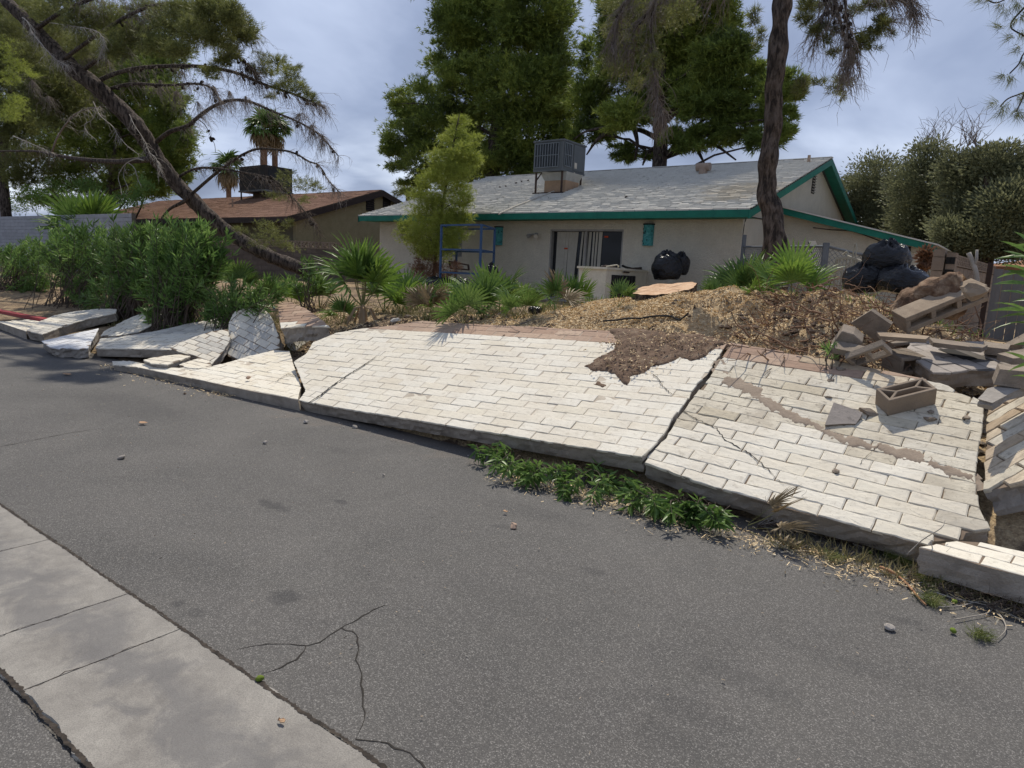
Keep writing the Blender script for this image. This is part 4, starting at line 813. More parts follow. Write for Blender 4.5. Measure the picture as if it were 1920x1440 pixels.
mb = MB(); mb.tube([(c.x, Y1-.001, c.z), (c.x, Y1-.05, c.z)], .06, 10); mb.build('mount', ALU, r)
for dx_ in (-.13, .1): mb = MB(); mb.tube([(c.x, Y1-.05, c.z), (c.x+dx_*.7, Y1-.09, c.z), (c.x+dx_, Y1-.16, c.z-.03), (c.x+dx_*1.3, Y1-.24, c.z-.07)], [.02, .025, .045, .07], 8); mb.build('lamp_head', ALU if dx_ < 0 else PALE, r)
# ---- yellow house with brown roof behind on the left
e2 = at(540, 406, z=3.45); X2, Yf2 = e2.x, e2.y; rr = at(718, 356, x=X2); D2 = rr.y-Yf2; ZR2 = rr.z; P2 = (ZR2-3.45)/D2; L2 = 22
h2 = empty('house', (X2, Yf2, .8), 'yellow stucco house with brown shingle roof behind the leaning pine', 'house')
z2 = lambda y: 3.45+(y-Yf2)*P2 if y < Yf2+D2 else ZR2-(y-Yf2-D2)*P2
SHB = shingle_mat('brown_shingles', (.23, .135, .095), (.31, .19, .135), (.19, .115, .08))
mb = MB()
for a, b_ in ((Yf2, Yf2+D2), (Yf2+D2, Yf2+2*D2)): mb.add([Vector((x, y, z2(y)+o_)) for o_ in (-.1, -.01) for x, y in ((X2-L2, a), (X2, a), (X2, b_), (X2-L2, b_))], [(0,3,2,1),(4,5,6,7),(0,1,5,4),(1,2,6,5),(2,3,7,6),(3,0,4,7)])
mb.build('roof', TRIMB, h2); shingles('shingles', h2, X2-L2, X2, Yf2, Yf2+D2, z2, SHB, .2, .45, .014)
mb = MB(); mb.prism([Vector((X2-.5, y, z)) for y, z in ((Yf2+.6, .4), (Yf2+2*D2-.6, .4), (Yf2+2*D2-.6, z2(Yf2+2*D2-.6)-.1), (Yf2+D2, ZR2-.1), (Yf2+.6, z2(Yf2+.6)-.1))], (.2, 0, 0)); mb.build('gable_wall', STUCY, h2)
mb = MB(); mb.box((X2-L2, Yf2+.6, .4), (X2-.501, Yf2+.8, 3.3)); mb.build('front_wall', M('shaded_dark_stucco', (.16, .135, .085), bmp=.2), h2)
rake(X2+.03, Yf2, Yf2+D2, .28, .04, z2, TRIMB, h2); rake(X2+.03, Yf2+D2+.001, Yf2+2*D2, .28, .04, z2, TRIMB, h2)
mb = MB(); mb.box((X2-L2, Yf2-.04, 3.2), (X2-.011, Yf2-.001, 3.43)); mb.build('fascia', TRIMB, h2)
for px, py in ((694, 383), (725, 382)):
    c = at(px, py, x=X2-.29); mb = MB(); mb.box((X2-.298, c.y-.25, c.z-.32), (X2-.288, c.y+.25, c.z+.32)); v_ = mb.build('gable_vent', VENTD, h2)
    for i in range(6): mb = MB(); z = c.z-.32+.64*(i+.5)/6; mb.box((X2-.286, c.y-.25, z-.015), (X2-.25, c.y+.25, z+.02)); mb.build('slat', TRIMB, v_)
c = at(487, 372, pl=(Vector((0, Yf2, 3.45)), Vector((0, -P2, 1)).normalized())); Ya = c.y-.3
xa, xb = at(449, 345, y=Ya).x, at(497, 345, y=Ya).x; za, zt_ = at(460, 357, y=Ya).z, at(460, 312, y=Ya).z
r = empty('rooftop_air_unit', (c.x, c.y, za-.5), 'dark boxy air conditioner on the brown roof behind the leaning pine', 'air conditioner')
DARKM = M('dark_unit_steel', (.045, .042, .042), (.03, .03, .03), 3, rough=.6, bmp=.05)
mb = MB(); mb.box((xa, Ya, za), (xb, Ya+1.7, zt_)); mb.build('cabinet', DARKM, r)
mb = MB(); mb.box((xb+.002, Ya+.2, za+.1), (xb+.02, Ya+1.5, zt_-.1)); mb.build('coil_panel', AIRD, r)
mb = MB(); mb.box((xa-.05, Ya-.05, za-.09), (xb+.05, Ya+1.75, za-.002)); mb.build('base_rail', AIRL, r)
mb = MB(); mb.box((xa+.5, Ya+.5, z2(Ya+.5)-.3), (xb-.2, Ya+1.4, za-.091)); mb.build('duct_curb', M('brown_duct', (.13, .085, .055), bmp=.05), r)
for x in (xa+.06, xb-.06):
    for y in (Ya+.06, Ya+1.6): mb = MB(); mb.box((x-.03, y-.03, z2(y)-.02), (x+.03, y+.03, za-.091)); mb.build('leg', RUST, r)
c = at(436, 375, y=Yf2+D2*.45); mb = MB(); mb.tube([(c.x, c.y, z2(c.y)-.05), (c.x, c.y, z2(c.y)+.4)], .05, 6); tag(mb.build('vent_pipe', VENTM), 'short vent pipe on the brown roof', 'vent pipe')
# ---------------------------------------------------------------- garden walls and fences
SCR = M('screen_block_tan', (.26, .20, .15), (.19, .15, .115), 6, fine=60, bmp=.6, bd=.01, rnd=.1)
DKB = M('brown_block_wall', (.15, .12, .10), (.10, .082, .068), 3, fine=60, bmp=.6, bd=.01, rnd=.12)
def blockwall(name, label, a, b, z0, z1, mat, bl, bh, cat='block wall', th=.15, screen=0, scrmat=None, mort=MORTG, cap=False):
    """standing wall of single blocks, optional top course of openwork blocks"""
    a, b = Vector((a.x, a.y, 0)), Vector((b.x, b.y, 0)); d = (b-a).normalized(); n_ = Vector((d.y, -d.x, 0)); L = (b-a).length
    if n_.dot(EYE-a) < 0: n_ = -n_
    r = empty(name, (a.x, a.y, z0), label, cat); mb = MB(); zs = z1-(screen or 0)
    mb.prism([a-n_*.012+Vector((0,0,z0)), b-n_*.012+Vector((0,0,z0)), b-n_*th+Vector((0,0,z0)), a-n_*th+Vector((0,0,z0))], (0, 0, zs-z0)); mb.build('core', mort, r)
    me = None; j = 0; z = zs
    while z > z0+.05:
        z -= bh; x = -(bl/2 if j % 2 else 0)
        while x < L-.03:
            x0_, x1_ = max(0, x)+.004, min(L, x+bl)-.004
            if x1_-x0_ > .05:
                key = ('w', round(x1_-x0_, 2), round(bh, 3), mat.name)
                if key not in _cache: _cache[key] = block_mesh([(0, 0), (x1_-x0_, 0), (x1_-x0_, bh-.008), (0, bh-.008)], .012, wob=.0015, sub=.15, mat=mat, depth_=.014)
                o = bpy.data.objects.new('block', _cache[key]); COL.objects.link(o); o.parent = r; o.matrix_parent_inverse = r.matrix_world.inverted()
                dd = d; nn = n_
                T = Matrix((dd, Vector((0, 0, 1)), dd.cross(Vector((0, 0, 1))))).transposed().to_4x4()
                if T.to_3x3().col[2].dot(n_) < 0: T = Matrix((-dd, Vector((0, 0, 1)), (-dd).cross(Vector((0, 0, 1))))).transposed().to_4x4(); T.translation = a+dd*x1_+Vector((0, 0, z+.004))-n_*.008
                else: T.translation = a+dd*x0_+Vector((0, 0, z+.004))-n_*.008
                o.matrix_world = T
            x += bl
        j += 1
    if screen:
        m_ = int(L/screen); w = L/m_
        for i in range(m_):
            mb = MB(); P_ = a+d*(w*i); up = Vector((0, 0, 1)); q = lambda u, v_: P_+d*(w*u)+up*(zs+.002+screen*v_)-n_*.02
            for (A_, B_) in (((.06, 0), (.06, 1)), ((.94, 0), (.94, 1)), ((.1, .08), (.9, .08)), ((.1, .92), (.9, .92)), ((.1, .5), (.38, .5)), ((.62, .5), (.9, .5)), ((.38, .5), (.62, .85)), ((.38, .5), (.62, .15)), ((.12, .12), (.36, .45)), ((.12, .88), (.36, .55))): mb.bar(q(*A_), q(*B_), screen*.11, .09, up=n_)
            mb.build('screen_block', scrmat or SCR, r)
    return r
# pale board-like wall far left behind the oleanders
PALEW = M('pale_grey_block', (.36, .36, .37), (.30, .30, .31), 3, fine=50, bmp=.3, bd=.005, rnd=.08)
a, b = at(-60, 404, y=11.2), at(246, 399, y=11.4); blockwall('pale_block_wall', 'pale grey wall of long blocks behind the oleander hedge at the left', a, b, .4, at(150, 402, y=11.3).z, PALEW, .8, .145)
a, b = at(370, 436, y=15.5), at(645, 463, y=19); blockwall('brown_block_wall', 'brown block wall topped with openwork blocks between the two houses', a, b, .6, (at(500, 449, y=17.2)).z, DKB, .4, .2, screen=.3)
# wall on the right: stub, pier, falling run with openwork course
a, b = at(1776, 500, y=12.5), at(1862, 520, y=18.2)
zt_ = at(1815, 487, y=15).z
blockwall('tan_block_wall', 'tan block wall with small openwork course running away at the right', a, b, .6, zt_, SCR, .4, .2, screen=.18)
r = empty('block_pier', at(1758, 560, y=11.9), 'tall tan block pier at the broken end of the right hand wall', 'block pier')
pz = at(1760, 467, y=11.9).z; px0, px1 = at(1746, 500, y=11.9).x, at(1768, 500, y=11.9).x
z = .7; k = 0
while z < pz-.05: mb = MB(); mb.box((px0+.004*(k % 2), 11.9+.004*(k % 3), z+.004), (px1-.004*(k % 2), 12.25, min(z+.2, pz)-.004)); o = mb.build('block', SCR, r); z += .2; k += 1
px2, px3 = at(1772, 500, y=12.0).x, at(1790, 500, y=12.0).x; z = .7
r = empty('block_pier', at(1780, 560, y=12), 'second block pier with an openwork block near its top, beside the first', 'block pier'); pz2 = at(1780, 473, y=12.0).z
while z < pz2-.05: mb = MB(); mb.box((px2, 12.0, z+.004), (px3, 12.3, min(z+.2, pz2)-.004)); mb.build('block', SCR, r); z += .2
for dz_ in (.12, .3):
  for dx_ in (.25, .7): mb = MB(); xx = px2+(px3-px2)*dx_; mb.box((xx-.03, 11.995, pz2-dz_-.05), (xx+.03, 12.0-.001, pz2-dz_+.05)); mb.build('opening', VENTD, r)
# grey board fence / gate at far right
GRW = M('weathered_grey_boards', (.20, .19, .18), (.14, .135, .13), 3, fine=30, bmp=.4, st=(1, 1, .2), rnd=.15)
r = empty('board_gate', at(1870, 560, y=15), 'weathered grey board gate right of the tan wall', 'gate'); x = at(1862, 520, y=15).x; x1_ = at(1935, 520, y=15).x; zt_ = at(1880, 506, y=15).z
while x < x1_: mb = MB(); mb.box((x, 15, .7), (x+.14, 15.02, zt_+random.uniform(-.02, .02))); mb.build('board', GRW, r); x += .148
mb = MB(); x = at(1860, 520, y=15).x; mb.box((x-.09, 14.96, .7), (x-.01, 15.04, zt_+.12)); mb.build('post', RUST, r)
# third house, orange roof, far right
c = at(1885, 490, y=26); h3 = empty('house', (c.x, 26, .8), 'low tan house with orange tiled eaves far behind the right hand trees', 'house')
x0_ = at(1862, 500, y=26).x; mb = MB(); mb.box((x0_, 26.5, .4), (x0_+9, 33, c.z-.15)); mb.build('wall', M('tan_stucco', (.42, .30, .20), bmp=.3), h3)
mb = MB(); zz_ = c.z-.15; mb.add([(x0_-.4, 26, zz_), (x0_+9.4, 26, zz_), (x0_+9.4, 30, zz_+.5), (x0_+1.5, 30, zz_+.5), (x0_-.4, 26, zz_-.12), (x0_+9.4, 26, zz_-.12)], [(0,1,2,3),(4,5,1,0)]); mb.build('roof', M('orange_roof_tile', (.36, .18, .10), (.28, .13, .07), 5, fine=14, bmp=.8, bd=.05), h3)
# ---------------------------------------------------------------- foliage builders
PINEG = leafmat('pine_needles', (.06, .085, .022), (.17, .225, .045), .45, .34, c3=(.38, .43, .085))
PINEY = leafmat('young_pine_needles', (.14, .18, .035), (.29, .34, .06), 1.5, .42, c3=(.44, .48, .10))
PINED = leafmat('dull_pine_needles', (.075, .082, .03), (.17, .185, .06), 1.2, .38, c3=(.31, .33, .10))
OLIVE = leafmat('grey_green_leaves', (.09, .095, .052), (.18, .19, .10), 1.0, .32, c3=(.28, .29, .155))
OLEAN = leafmat('oleander_leaves', (.06, .12, .03), (.125, .215, .05), 2.2, .32, rough=.4, c3=(.23, .33, .10))
OLEAND = leafmat('oleander_deep_leaves', (.075, .15, .038), (.16, .27, .068), 2.2, .4, rough=.34, c3=(.30, .43, .12))
PALMG = leafmat('fan_palm_blades', (.045, .095, .020), (.095, .165, .035), 3, .3, rough=.45, c3=(.19, .27, .075))
PALMY = leafmat('bright_fan_palm_blades', (.08, .15, .025), (.15, .25, .04), 3, .35, rough=.45, c3=(.25, .36, .07))
PALMD = leafmat('dry_palm_blades', (.15, .11, .055), (.27, .20, .11), 4, .2)
PETI = M('palm_petiole', (.17, .20, .07), (.22, .16, .08), 5, bmp=0)
TANM = M('dead_petiole', (.36, .26, .16), (.22, .15, .09), 5, bmp=.2)
BRSH = leafmat('dead_brown_leaves', (.13, .065, .035), (.26, .14, .08), 3, .2)
def unit(v): return v/np.maximum(np.linalg.norm(v, axis=1, keepdims=True), 1e-6)
def cloud(c, r, n, clump=26, sig=.24, shell=.55, up=.15):
    """n points in an uneven ellipsoid, gathered into clumps near its skin, with outward directions"""
    m_ = max(5, n//clump); d = unit(RNG.normal(size=(m_, 3))); rr_ = (shell+(1-shell)*RNG.random((m_, 1)))*(.75+.35*RNG.random((m_, 1)))
    cc = d*rr_; k = RNG.integers(0, m_, n); off = RNG.normal(size=(n, 3))*sig*np.array([1, 1, .62])
    p = cc[k]+off; out = unit(p*.6+off*1.6+np.array([0, 0, up+.25]))
    return np.array(c)+p*np.array(r), out
def needles(P, D, L, W, K, spread=.55):
    n = len(P); P2_ = np.repeat(P, K, 0); d = unit(np.repeat(D, K, 0)+RNG.normal(size=(n*K, 3))*spread)
    s_ = unit(np.cross(d, RNG.normal(size=(n*K, 3)))); l = L*(.6+.8*RNG.random((n*K, 1))); base = P2_+RNG.normal(size=(n*K, 3))*L*.16
    V = np.stack([base-s_*W/2, base+s_*W/2, base+d*l], 1).reshape(-1, 3); return V, np.arange(len(V)).reshape(-1, 3)
def leafs(P, D, L, W, fold=.25):
    """folded lance-shaped leaves: base, left, tip, right"""
    n = len(P); s_ = unit(np.cross(D, RNG.normal(size=(n, 3)))); u = np.cross(s_, D); l = L*(.65+.6*RNG.random((n, 1))); w = W*(.75+.5*RNG.random((n, 1)))
    mid = P+D*l*.45; V = np.stack([P, mid-s_*w/2+u*w*fold, P+D*l-u*l*.06, mid+s_*w/2+u*w*fold], 1).reshape(-1, 3)
    b = (np.arange(n)*4)[:, None]; return V, np.concatenate([b+np.array([0, 1, 2]), b+np.array([0, 2, 3])], 0)
class Soup:
    def __init__(s): s.V = []; s.F = []; s.n = 0
    def add(s, VF): s.V.append(VF[0]); s.F.append(VF[1]+s.n); s.n += len(VF[0])
    def build(s, name, mat, parent=None): return npm(name, np.concatenate(s.V), np.concatenate(s.F), mat, parent)
def puffs(lst, y, dens=1., dy=1.0, flat_=.9):
    out = []
    for q in lst:
        px, py, rx, ry = q[:4]; yy = (q[4] if len(q) > 4 else y)+random.uniform(-dy, dy); c = at(px, py, y=yy); k = depth(c)/FPX
        out.append((c, Vector((rx*k, rx*k*flat_, ry*k)), rx*ry))
    return out
def wig(a, b, sag, n=6, j=.05):
    a, b = Vector(a), Vector(b); L = (b-a).length
    return [a.lerp(b, i/n)+Vector((random.gauss(0, j*L) if 0 < i < n else 0, random.gauss(0, j*L) if 0 < i < n else 0, -sag*L*math.sin(math.pi*i/n)+(random.gauss(0, j*L*.5) if 0 < i < n else 0))) for i in range(n+1)]
def near_pt(pts, c):
    lower = [p for p in pts if p.z < c.z+.3] or pts
    return min(lower, key=lambda p: (p-c).length + .6*abs(p.z-(c.z-.4*(c-p).length)))
def tree(name, label, trunk, r0, r1, pf, mat, L, W, K, per, group=None, cat='tree', leaf=False, clump=26, sig=.24, limbs=True, shell=.5, spread=.55, barkm=None):
    base = trunk[0]; root = empty(name, base, label, cat, group); n = len(trunk)
    tr = MB(); tr.tube(trunk, [r0+(r1-r0)*i/(n-1)+(.25*r0 if i == 0 else 0) for i in range(n)], 12)
    for i, v_ in enumerate(tr.v):
        p = Vector(v_); tr.v[i] = tuple(p+Vector((1, 1, 0))*r0*.16*noise.noise(p*2.2/max(r0, .2)*.4))
    tr.build('trunk', barkm or BARKM, root, smooth=True)
    S = Soup()
    for c, r, a in pf:
        P, D = cloud(c, r, max(12, int(a*per)), clump, sig, shell)
        S.add(leafs(P, D, L, W) if leaf else needles(P, D, L, W, K, spread))
        if limbs:
            s_ = near_pt(trunk, c); L_ = (c-s_).length
            if L_ > .3 and c.z > s_.z-.1: mb = MB(); mb.tube(wig(s_, c, -.08, 5, .04), [max(.012, r1*.8*(1-.16*i)*min(1, L_/4)) for i in range(6)], 5); mb.build('branch', barkm or BARKM, root, smooth=True)
    S.build('crown', mat, root); return root
def terrp(px, py, y):
    p = at(px, py, y=y); return Vector((p.x, p.y, terr(p.x, p.y)))

# two tall pines behind the house
y1 = 31
t1 = smoothline([Vector((at(925, 300, y=y1).x, y1, .6)), at(925, 300, y=y1), at(935, 200, y=y1), at(950, 80, y=y1), at(965, -60, y=y1)], 3)
tree('pine_tree', 'tall dense dark green pine behind the house, the left one of the two big pines', t1, .42, .12, puffs([(900,20,95,50),(1000,20,80,60),(960,90,110,70),(855,45,55,42),(850,105,50,42),(875,160,60,45),(980,170,90,60),(785,190,60,36),(745,195,30,22),(830,240,80,50),(760,262,50,42),(738,296,30,26),(800,300,60,35),(900,250,80,60),(1000,250,70,60),(1036,125,40,55),(1050,205,36,46),(1046,40,28,45),(1060,260,30,40),(900,310,70,40),(960,320,80,40),(785,352,40,18),(1020,310,50,40),(920,-40,120,50),(980,-70,90,60)], y1, dy=1.6),
     PINEG, .24, .048, 7, .66, 'big pines behind the house', sig=.18, clump=36, shell=.6, cat='pine tree')
y2_ = 27.5
t2 = smoothline([Vector((at(1238, 300, y=y2_).x, y2_, .6)), at(1238, 300, y=y2_), at(1235, 220, y=y2_), at(1240, 120, y=y2_), at(1255, 0, y=y2_), at(1260, -80, y=y2_)], 3)
tree('pine_tree', 'broad green pine behind the house, right one, with bare limbs under its crown', t2, .36, .10, puffs([(1165,40,46,60),(1230,20,80,60),(1320,30,60,60),(1126,120,42,50),(1104,190,38,48),(1130,250,30,30),(1200,110,80,70),(1290,110,70,60),(1360,100,55,36),(1400,150,50,36),(1440,190,40,36),(1480,160,28,28),(1250,185,80,45),(1170,215,50,30),(1330,190,60,40),(1385,236,50,30),(1325,262,55,22),(1440,255,36,26),(1230,-50,90,50),(1300,-50,110,50),(1100,250,30,22),(1170,285,32,16),(1265,262,26,26),(1220,296,24,12),(1465,225,28,24),(1495,185,14,18)], y2_, dy=1.5),
     PINEG, .22, .044, 7, .64, 'big pines behind the house', sig=.18, clump=34, shell=.6, cat='pine tree')
r_ = bpy.data.objects['pine_tree.001']
for pts in (((1236,262),(1200,244),(1150,238),(1100,246),(1075,262)), ((1170,238),(1166,200),(1158,170)), ((1236,255),(1290,258),(1340,272),(1380,300)), ((1190,243),(1195,270),(1190,300)), ((1236,230),(1270,200),(1310,180),(1350,172)), ((1150,240),(1120,262),(1100,290)), ((1300,262),(1310,285),(1320,305)), ((1236,275),(1215,285),(1205,310))):
    mb = MB(); P_ = smoothline([at(*q, y=y2_+random.uniform(-.3, .3)) for q in pts], 4); mb.tube(P_, [.12*(1-.8*i/len(P_)) for i in range(len(P_))], 6); mb.build('branch', BARKM, r_, smooth=True)
# dark shrubby tops left of the first pine
tree('pine_tree', 'low dark pine top showing over the gable between the two houses', [Vector((at(760, 380, y=38).x, 38, .6)), at(765, 365, y=38), at(775, 340, y=38)], .2, .08, puffs([(765,362,22,12),(790,372,25,14),(742,370,10,8)], 38), PINED, .3, .045, 6, .6, cat='pine tree')
# young bright pine before the house front
y3 = 15.2
t3 = smoothline([Vector((at(812, 500, y=y3).x, y3, .75)), at(822, 430, y=y3), at(838, 340, y=y3), at(852, 260, y=y3), at(862, 214, y=y3)], 4)
tree('young_pine', 'young yellow green pine with slender trunk beside the blue rack', t3, .055, .012, puffs([(862,232,21,15),(850,258,30,20),(880,262,21,15),(866,288,35,20),(835,300,37,24),(885,300,21,15),(860,322,40,22),(815,338,35,24),(855,352,35,20),(800,372,35,24),(838,385,40,22),(868,375,21,15),(800,405,37,24),(840,412,33,20),(772,436,28,24),(762,424,16,13),(800,440,40,26),(845,436,33,22),(815,470,33,22),(872,408,23,10),(842,462,21,15),(790,465,23,17)], y3, dy=.35, flat_=.8),
     PINEY, .085, .011, 7, .95, sig=.26, clump=16, cat='young pine', spread=.8)
S = Soup()
for c, r, a in puffs([(805,495,26,22),(825,515,24,18),(790,510,18,16),(850,505,14,14)], y3-.2, dy=.2): P, D = cloud(c, r, int(a*.8), 16, .28); S.add(needles(P, D, .09, .012, 5, .9))
S.build('dry_skirt', BRSH, bpy.data.objects['young_pine'])
# grey-green trees at the right
RT = [('rounded grey green tree just right of the gable end', (1640, 470), [(1640,330,46,42),(1610,372,38,42),(1680,372,48,50),(1650,412,44,36),(1618,402,30,24),(1690,432,34,30),(1600,345,22,20)], 29),
      ('grey green tree with dead twigs on top, between two others at the right', (1720, 480), [(1742,300,36,38),(1720,350,48,48),(1765,372,36,44),(1725,410,50,44),(1760,440,40,34),(1718,452,44,26)], 26),
      ('widest grey green tree at the far right with low branches', (1850, 490), [(1800,318,36,40),(1862,305,46,38),(1900,330,42,46),(1830,365,56,48),(1890,392,56,50),(1800,412,40,42),(1850,442,60,34),(1905,452,46,30),(1800,458,30,22),(1940,370,50,60)], 23)]
for k, (l, bp, pl_, yy) in enumerate(RT):
    b_ = at(*bp, y=yy); b_.z = .6; tr = smoothline([b_, at(bp[0]-4, bp[1]-50, y=yy), at(bp[0]+6, bp[1]-110, y=yy), at(bp[0]-2, bp[1]-165, y=yy)], 3)
    tree('broadleaf_tree', l, tr, .30, .07, puffs(pl_+[(q[0]+random.uniform(-30,30), q[1]+random.uniform(10,50), q[2]*.8, q[3]*.7) for q in pl_ if q[1] > 350], yy, dy=.9), OLIVE, .12, .044, 1, 2.2, 'grey green trees at the right', leaf=True, sig=.25, clump=22)
def twigs(name, parent, starts, n, L, mat, r=.006, grav=.5, seg=7, kids=2, wob=.35, outd=None):
    mb = MB()
    for _ in range(n):
        p, d0 = random.choice(starts); p = Vector(p); d = (Vector(d0)+Vector([random.gauss(0, .45) for _ in range(3)])).normalized(); l = L*random.uniform(.4, 1.2); pts = [p]
        for i in range(seg):
            d = (d+Vector([random.gauss(0, wob*.4) for _ in range(3)])+Vector((0, 0, -grav*.3))).normalized(); p = p+d*l/seg; pts.append(p)
            if kids and random.random() < kids/seg*1.6:
                q, e_ = p.copy(), (d+Vector([random.gauss(0, .6) for _ in range(3)])).normalized(); kp = [q]
                for _k in range(4): e_ = (e_+Vector([random.gauss(0, .25) for _ in range(3)])+Vector((0, 0, -grav*.25))).normalized(); q = q+e_*l*.09; kp.append(q)
                mb.tube(kp, [r*.6*(1-.18*i_) for i_ in range(5)], 3, False)
        mb.tube(pts, [r*(1-.75*i_/seg) for i_ in range(seg+1)], 3, False)
    o = mb.build(name, mat, parent); return o
for k, (px, py) in enumerate(((1750, 262), (1815, 268))):
    o = bpy.data.objects['broadleaf_tree'+('.001' if k == 0 else '.002')]; twigs('dead_twigs', o, [(at(px+d_, py+6, y=26-3*k), (0, 0, 1)) for d_ in (-14, 0, 14)], 26, 1.0, TWIG, .012, -.1)
# ---- tall bare pine trunk in front of the house's right end, with hanging boughs
yt = 12.6
kt = [terrp(1455, 480, yt)+Vector((0, 0, -.2)), at(1455, 500, y=yt), at(1452, 440, y=yt), at(1447, 392, y=yt), at(1437, 360, y=yt), at(1440, 310, y=yt), at(1449, 240, y=yt), at(1452, 170, y=yt), at(1459, 90, y=yt), at(1467, 0, y=yt), at(1474, -70, y=yt), at(1482, -150, y=yt)]
kr = [.25, .215, .195, .18, .165, .155, .15, .148, .148, .148, .14, .12]
P_ = smoothline(kt, 6); R_ = list(np.interp(np.arange(len(P_))/6, range(len(kr)), kr))
rp = empty('pine_tree', P_[0], 'tall bare dark trunk rising past the right end of the house, boughs hanging above', 'pine tree')
P_ = smoothline(P_, 2); R_ = list(np.interp(np.linspace(0, 1, len(P_)), np.linspace(0, 1, len(R_)), R_)); mb = MB(); mb.tube(P_, R_, 40)
for i, v_ in enumerate(mb.v):
    p = Vector(v_); mb.v[i] = tuple(p+Vector((noise.noise(p*3.1), noise.noise(p*3.1+Vector((5, 0, 0))), 0))*.045+Vector((noise.noise(Vector((p.x*11, p.y*11, p.z*3))), noise.noise(Vector((p.x*11+4, p.y*11, p.z*3))), 0))*.028)
mb.build('trunk', BARKM, rp, smooth=True)
def bough(parent, pts, y, r0, tw=60, L=.5, tuft=None, mat=TWIG, grav=.6, cones=0, y2=None, nseg=5, rr=.005, bm_=BARKM, tm=PINED, tL=.09, tW=.009, kids=2):
    ys_ = np.linspace(y, y2 if y2 is not None else y, len(pts)); C_ = smoothline([at(*q, y=yy) for q, yy in zip(pts, ys_)], nseg); mb = MB()
    mb.tube(C_, [max(.006, r0*(1-.85*i/len(C_))) for i in range(len(C_))], 7); mb.build('branch', bm_, parent, smooth=True)
    st2 = [(C_[i], (C_[min(i+1, len(C_)-1)]-C_[i-1]).normalized()) for i in range(max(1, len(C_)//4), len(C_))]
    if tw: twigs('twigs', parent, st2, int(tw*1.6), L, mat, rr*1.1, grav, kids=kids)
    if cones:
        for _ in range(cones):
            c, _d = random.choice(st2); o = bpy.data.objects.new('pine_cone', CONEME); COL.objects.link(o); o.parent = parent; o.matrix_parent_inverse = parent.matrix_world.inverted()
            o.matrix_world = Matrix.Translation(c+Vector([random.gauss(0, .03) for _ in range(3)])+Vector((0, 0, -.03)))@Matrix.Rotation(random.uniform(0, 3), 4, 'X')@Matrix.Diagonal([random.uniform(.75, 1.25)]*3+[1])
    return C_
bm_ = bmesh.new(); bmesh.ops.create_icosphere(bm_, subdivisions=2, radius=1)
for v in bm_.verts: v.co = Vector((v.co.x*.030, v.co.y*.030, v.co.z*.042))*(1+.16*math.sin(v.co.z*40)*math.cos(math.atan2(v.co.y, v.co.x)*6))
CONEME = bpy.data.meshes.new('pine_cone'); bm_.to_mesh(CONEME); bm_.free(); CONEME.materials.append(CONE)
YB = 11.2
bough(rp, [(1478,-60),(1520,-40),(1560,-10),(1572,30),(1585,70),(1598,92)], YB, .05, 90, .55, cones=14)
bough(rp, [(1500,-50),(1545,-20),(1550,10),(1538,40),(1530,75)], YB, .02, 70, .5, cones=8)
bough(rp, [(1520,-60),(1575,-30),(1588,40),(1590,90),(1588,130)], YB-.3, .025, 80, .5, cones=14)
bough(rp, [(1560,-40),(1620,-25),(1660,-5),(1700,0),(1712,20)], YB-.2, .03, 110, .42)
bough(rp, [(1585,65),(1620,60),(1650,50),(1668,40)], YB, .014, 22, .3, cones=5)
bough(rp, [(1450,-60),(1400,-50),(1330,-30),(1260,-10),(1200,40),(1180,90)], 12.2, .06, 140, .7, cones=6)
bough(rp, [(1400,-50),(1330,-50),(1240,-20),(1220,60),(1228,130),(1232,180),(1240,210)], 12, .03, 200, .55, grav=.8)
bough(rp, [(1300,-40),(1200,-20),(1160,30),(1150,90)], 12, .03, 120, .55, cones=4)
S = Soup()
for c, r, a in puffs([(1658,34,9,10),(1610,92,8,9),(1580,150,16,9),(1565,165,10,8),(1575,178,9,6),(1622,72,16,14),(1648,50,16,14),(1560,100,10,9),(1550,75,10,8),(1545,55,9,7),(1510,35,16,16),(1528,60,10,10),(1600,20,14,10),(1625,10,14,9),(1640,88,10,5),(1668,60,5,8),(1504,162,11,18),(1535,155,12,6),(1510,8,16,14),(1540,8,20,8),(1655,5,20,8),(1565,60,8,8),(1595,120,6,8),(1424,70,9,14),(1415,30,10,16)], YB, dy=.2): P, D = cloud(c, r, max(10, int(a*.55)), 7, .3); S.add(needles(P, D, .085, .0085, 7, .55))
for c, r, a in puffs([(1150,10,24,20),(1200,20,30,24),(1160,60,26,24),(1210,80,24,24),(1250,30,26,22),(1150,120,20,20),(1230,120,16,18),(1280,20,26,20),(1190,150,14,16)], 12, dy=.3): P, D = cloud(c, r, max(10, int(a*.40)), 9, .34); S.add(needles(P, D, .085, .009, 6, .6))
S.build('crown', PINED, rp)
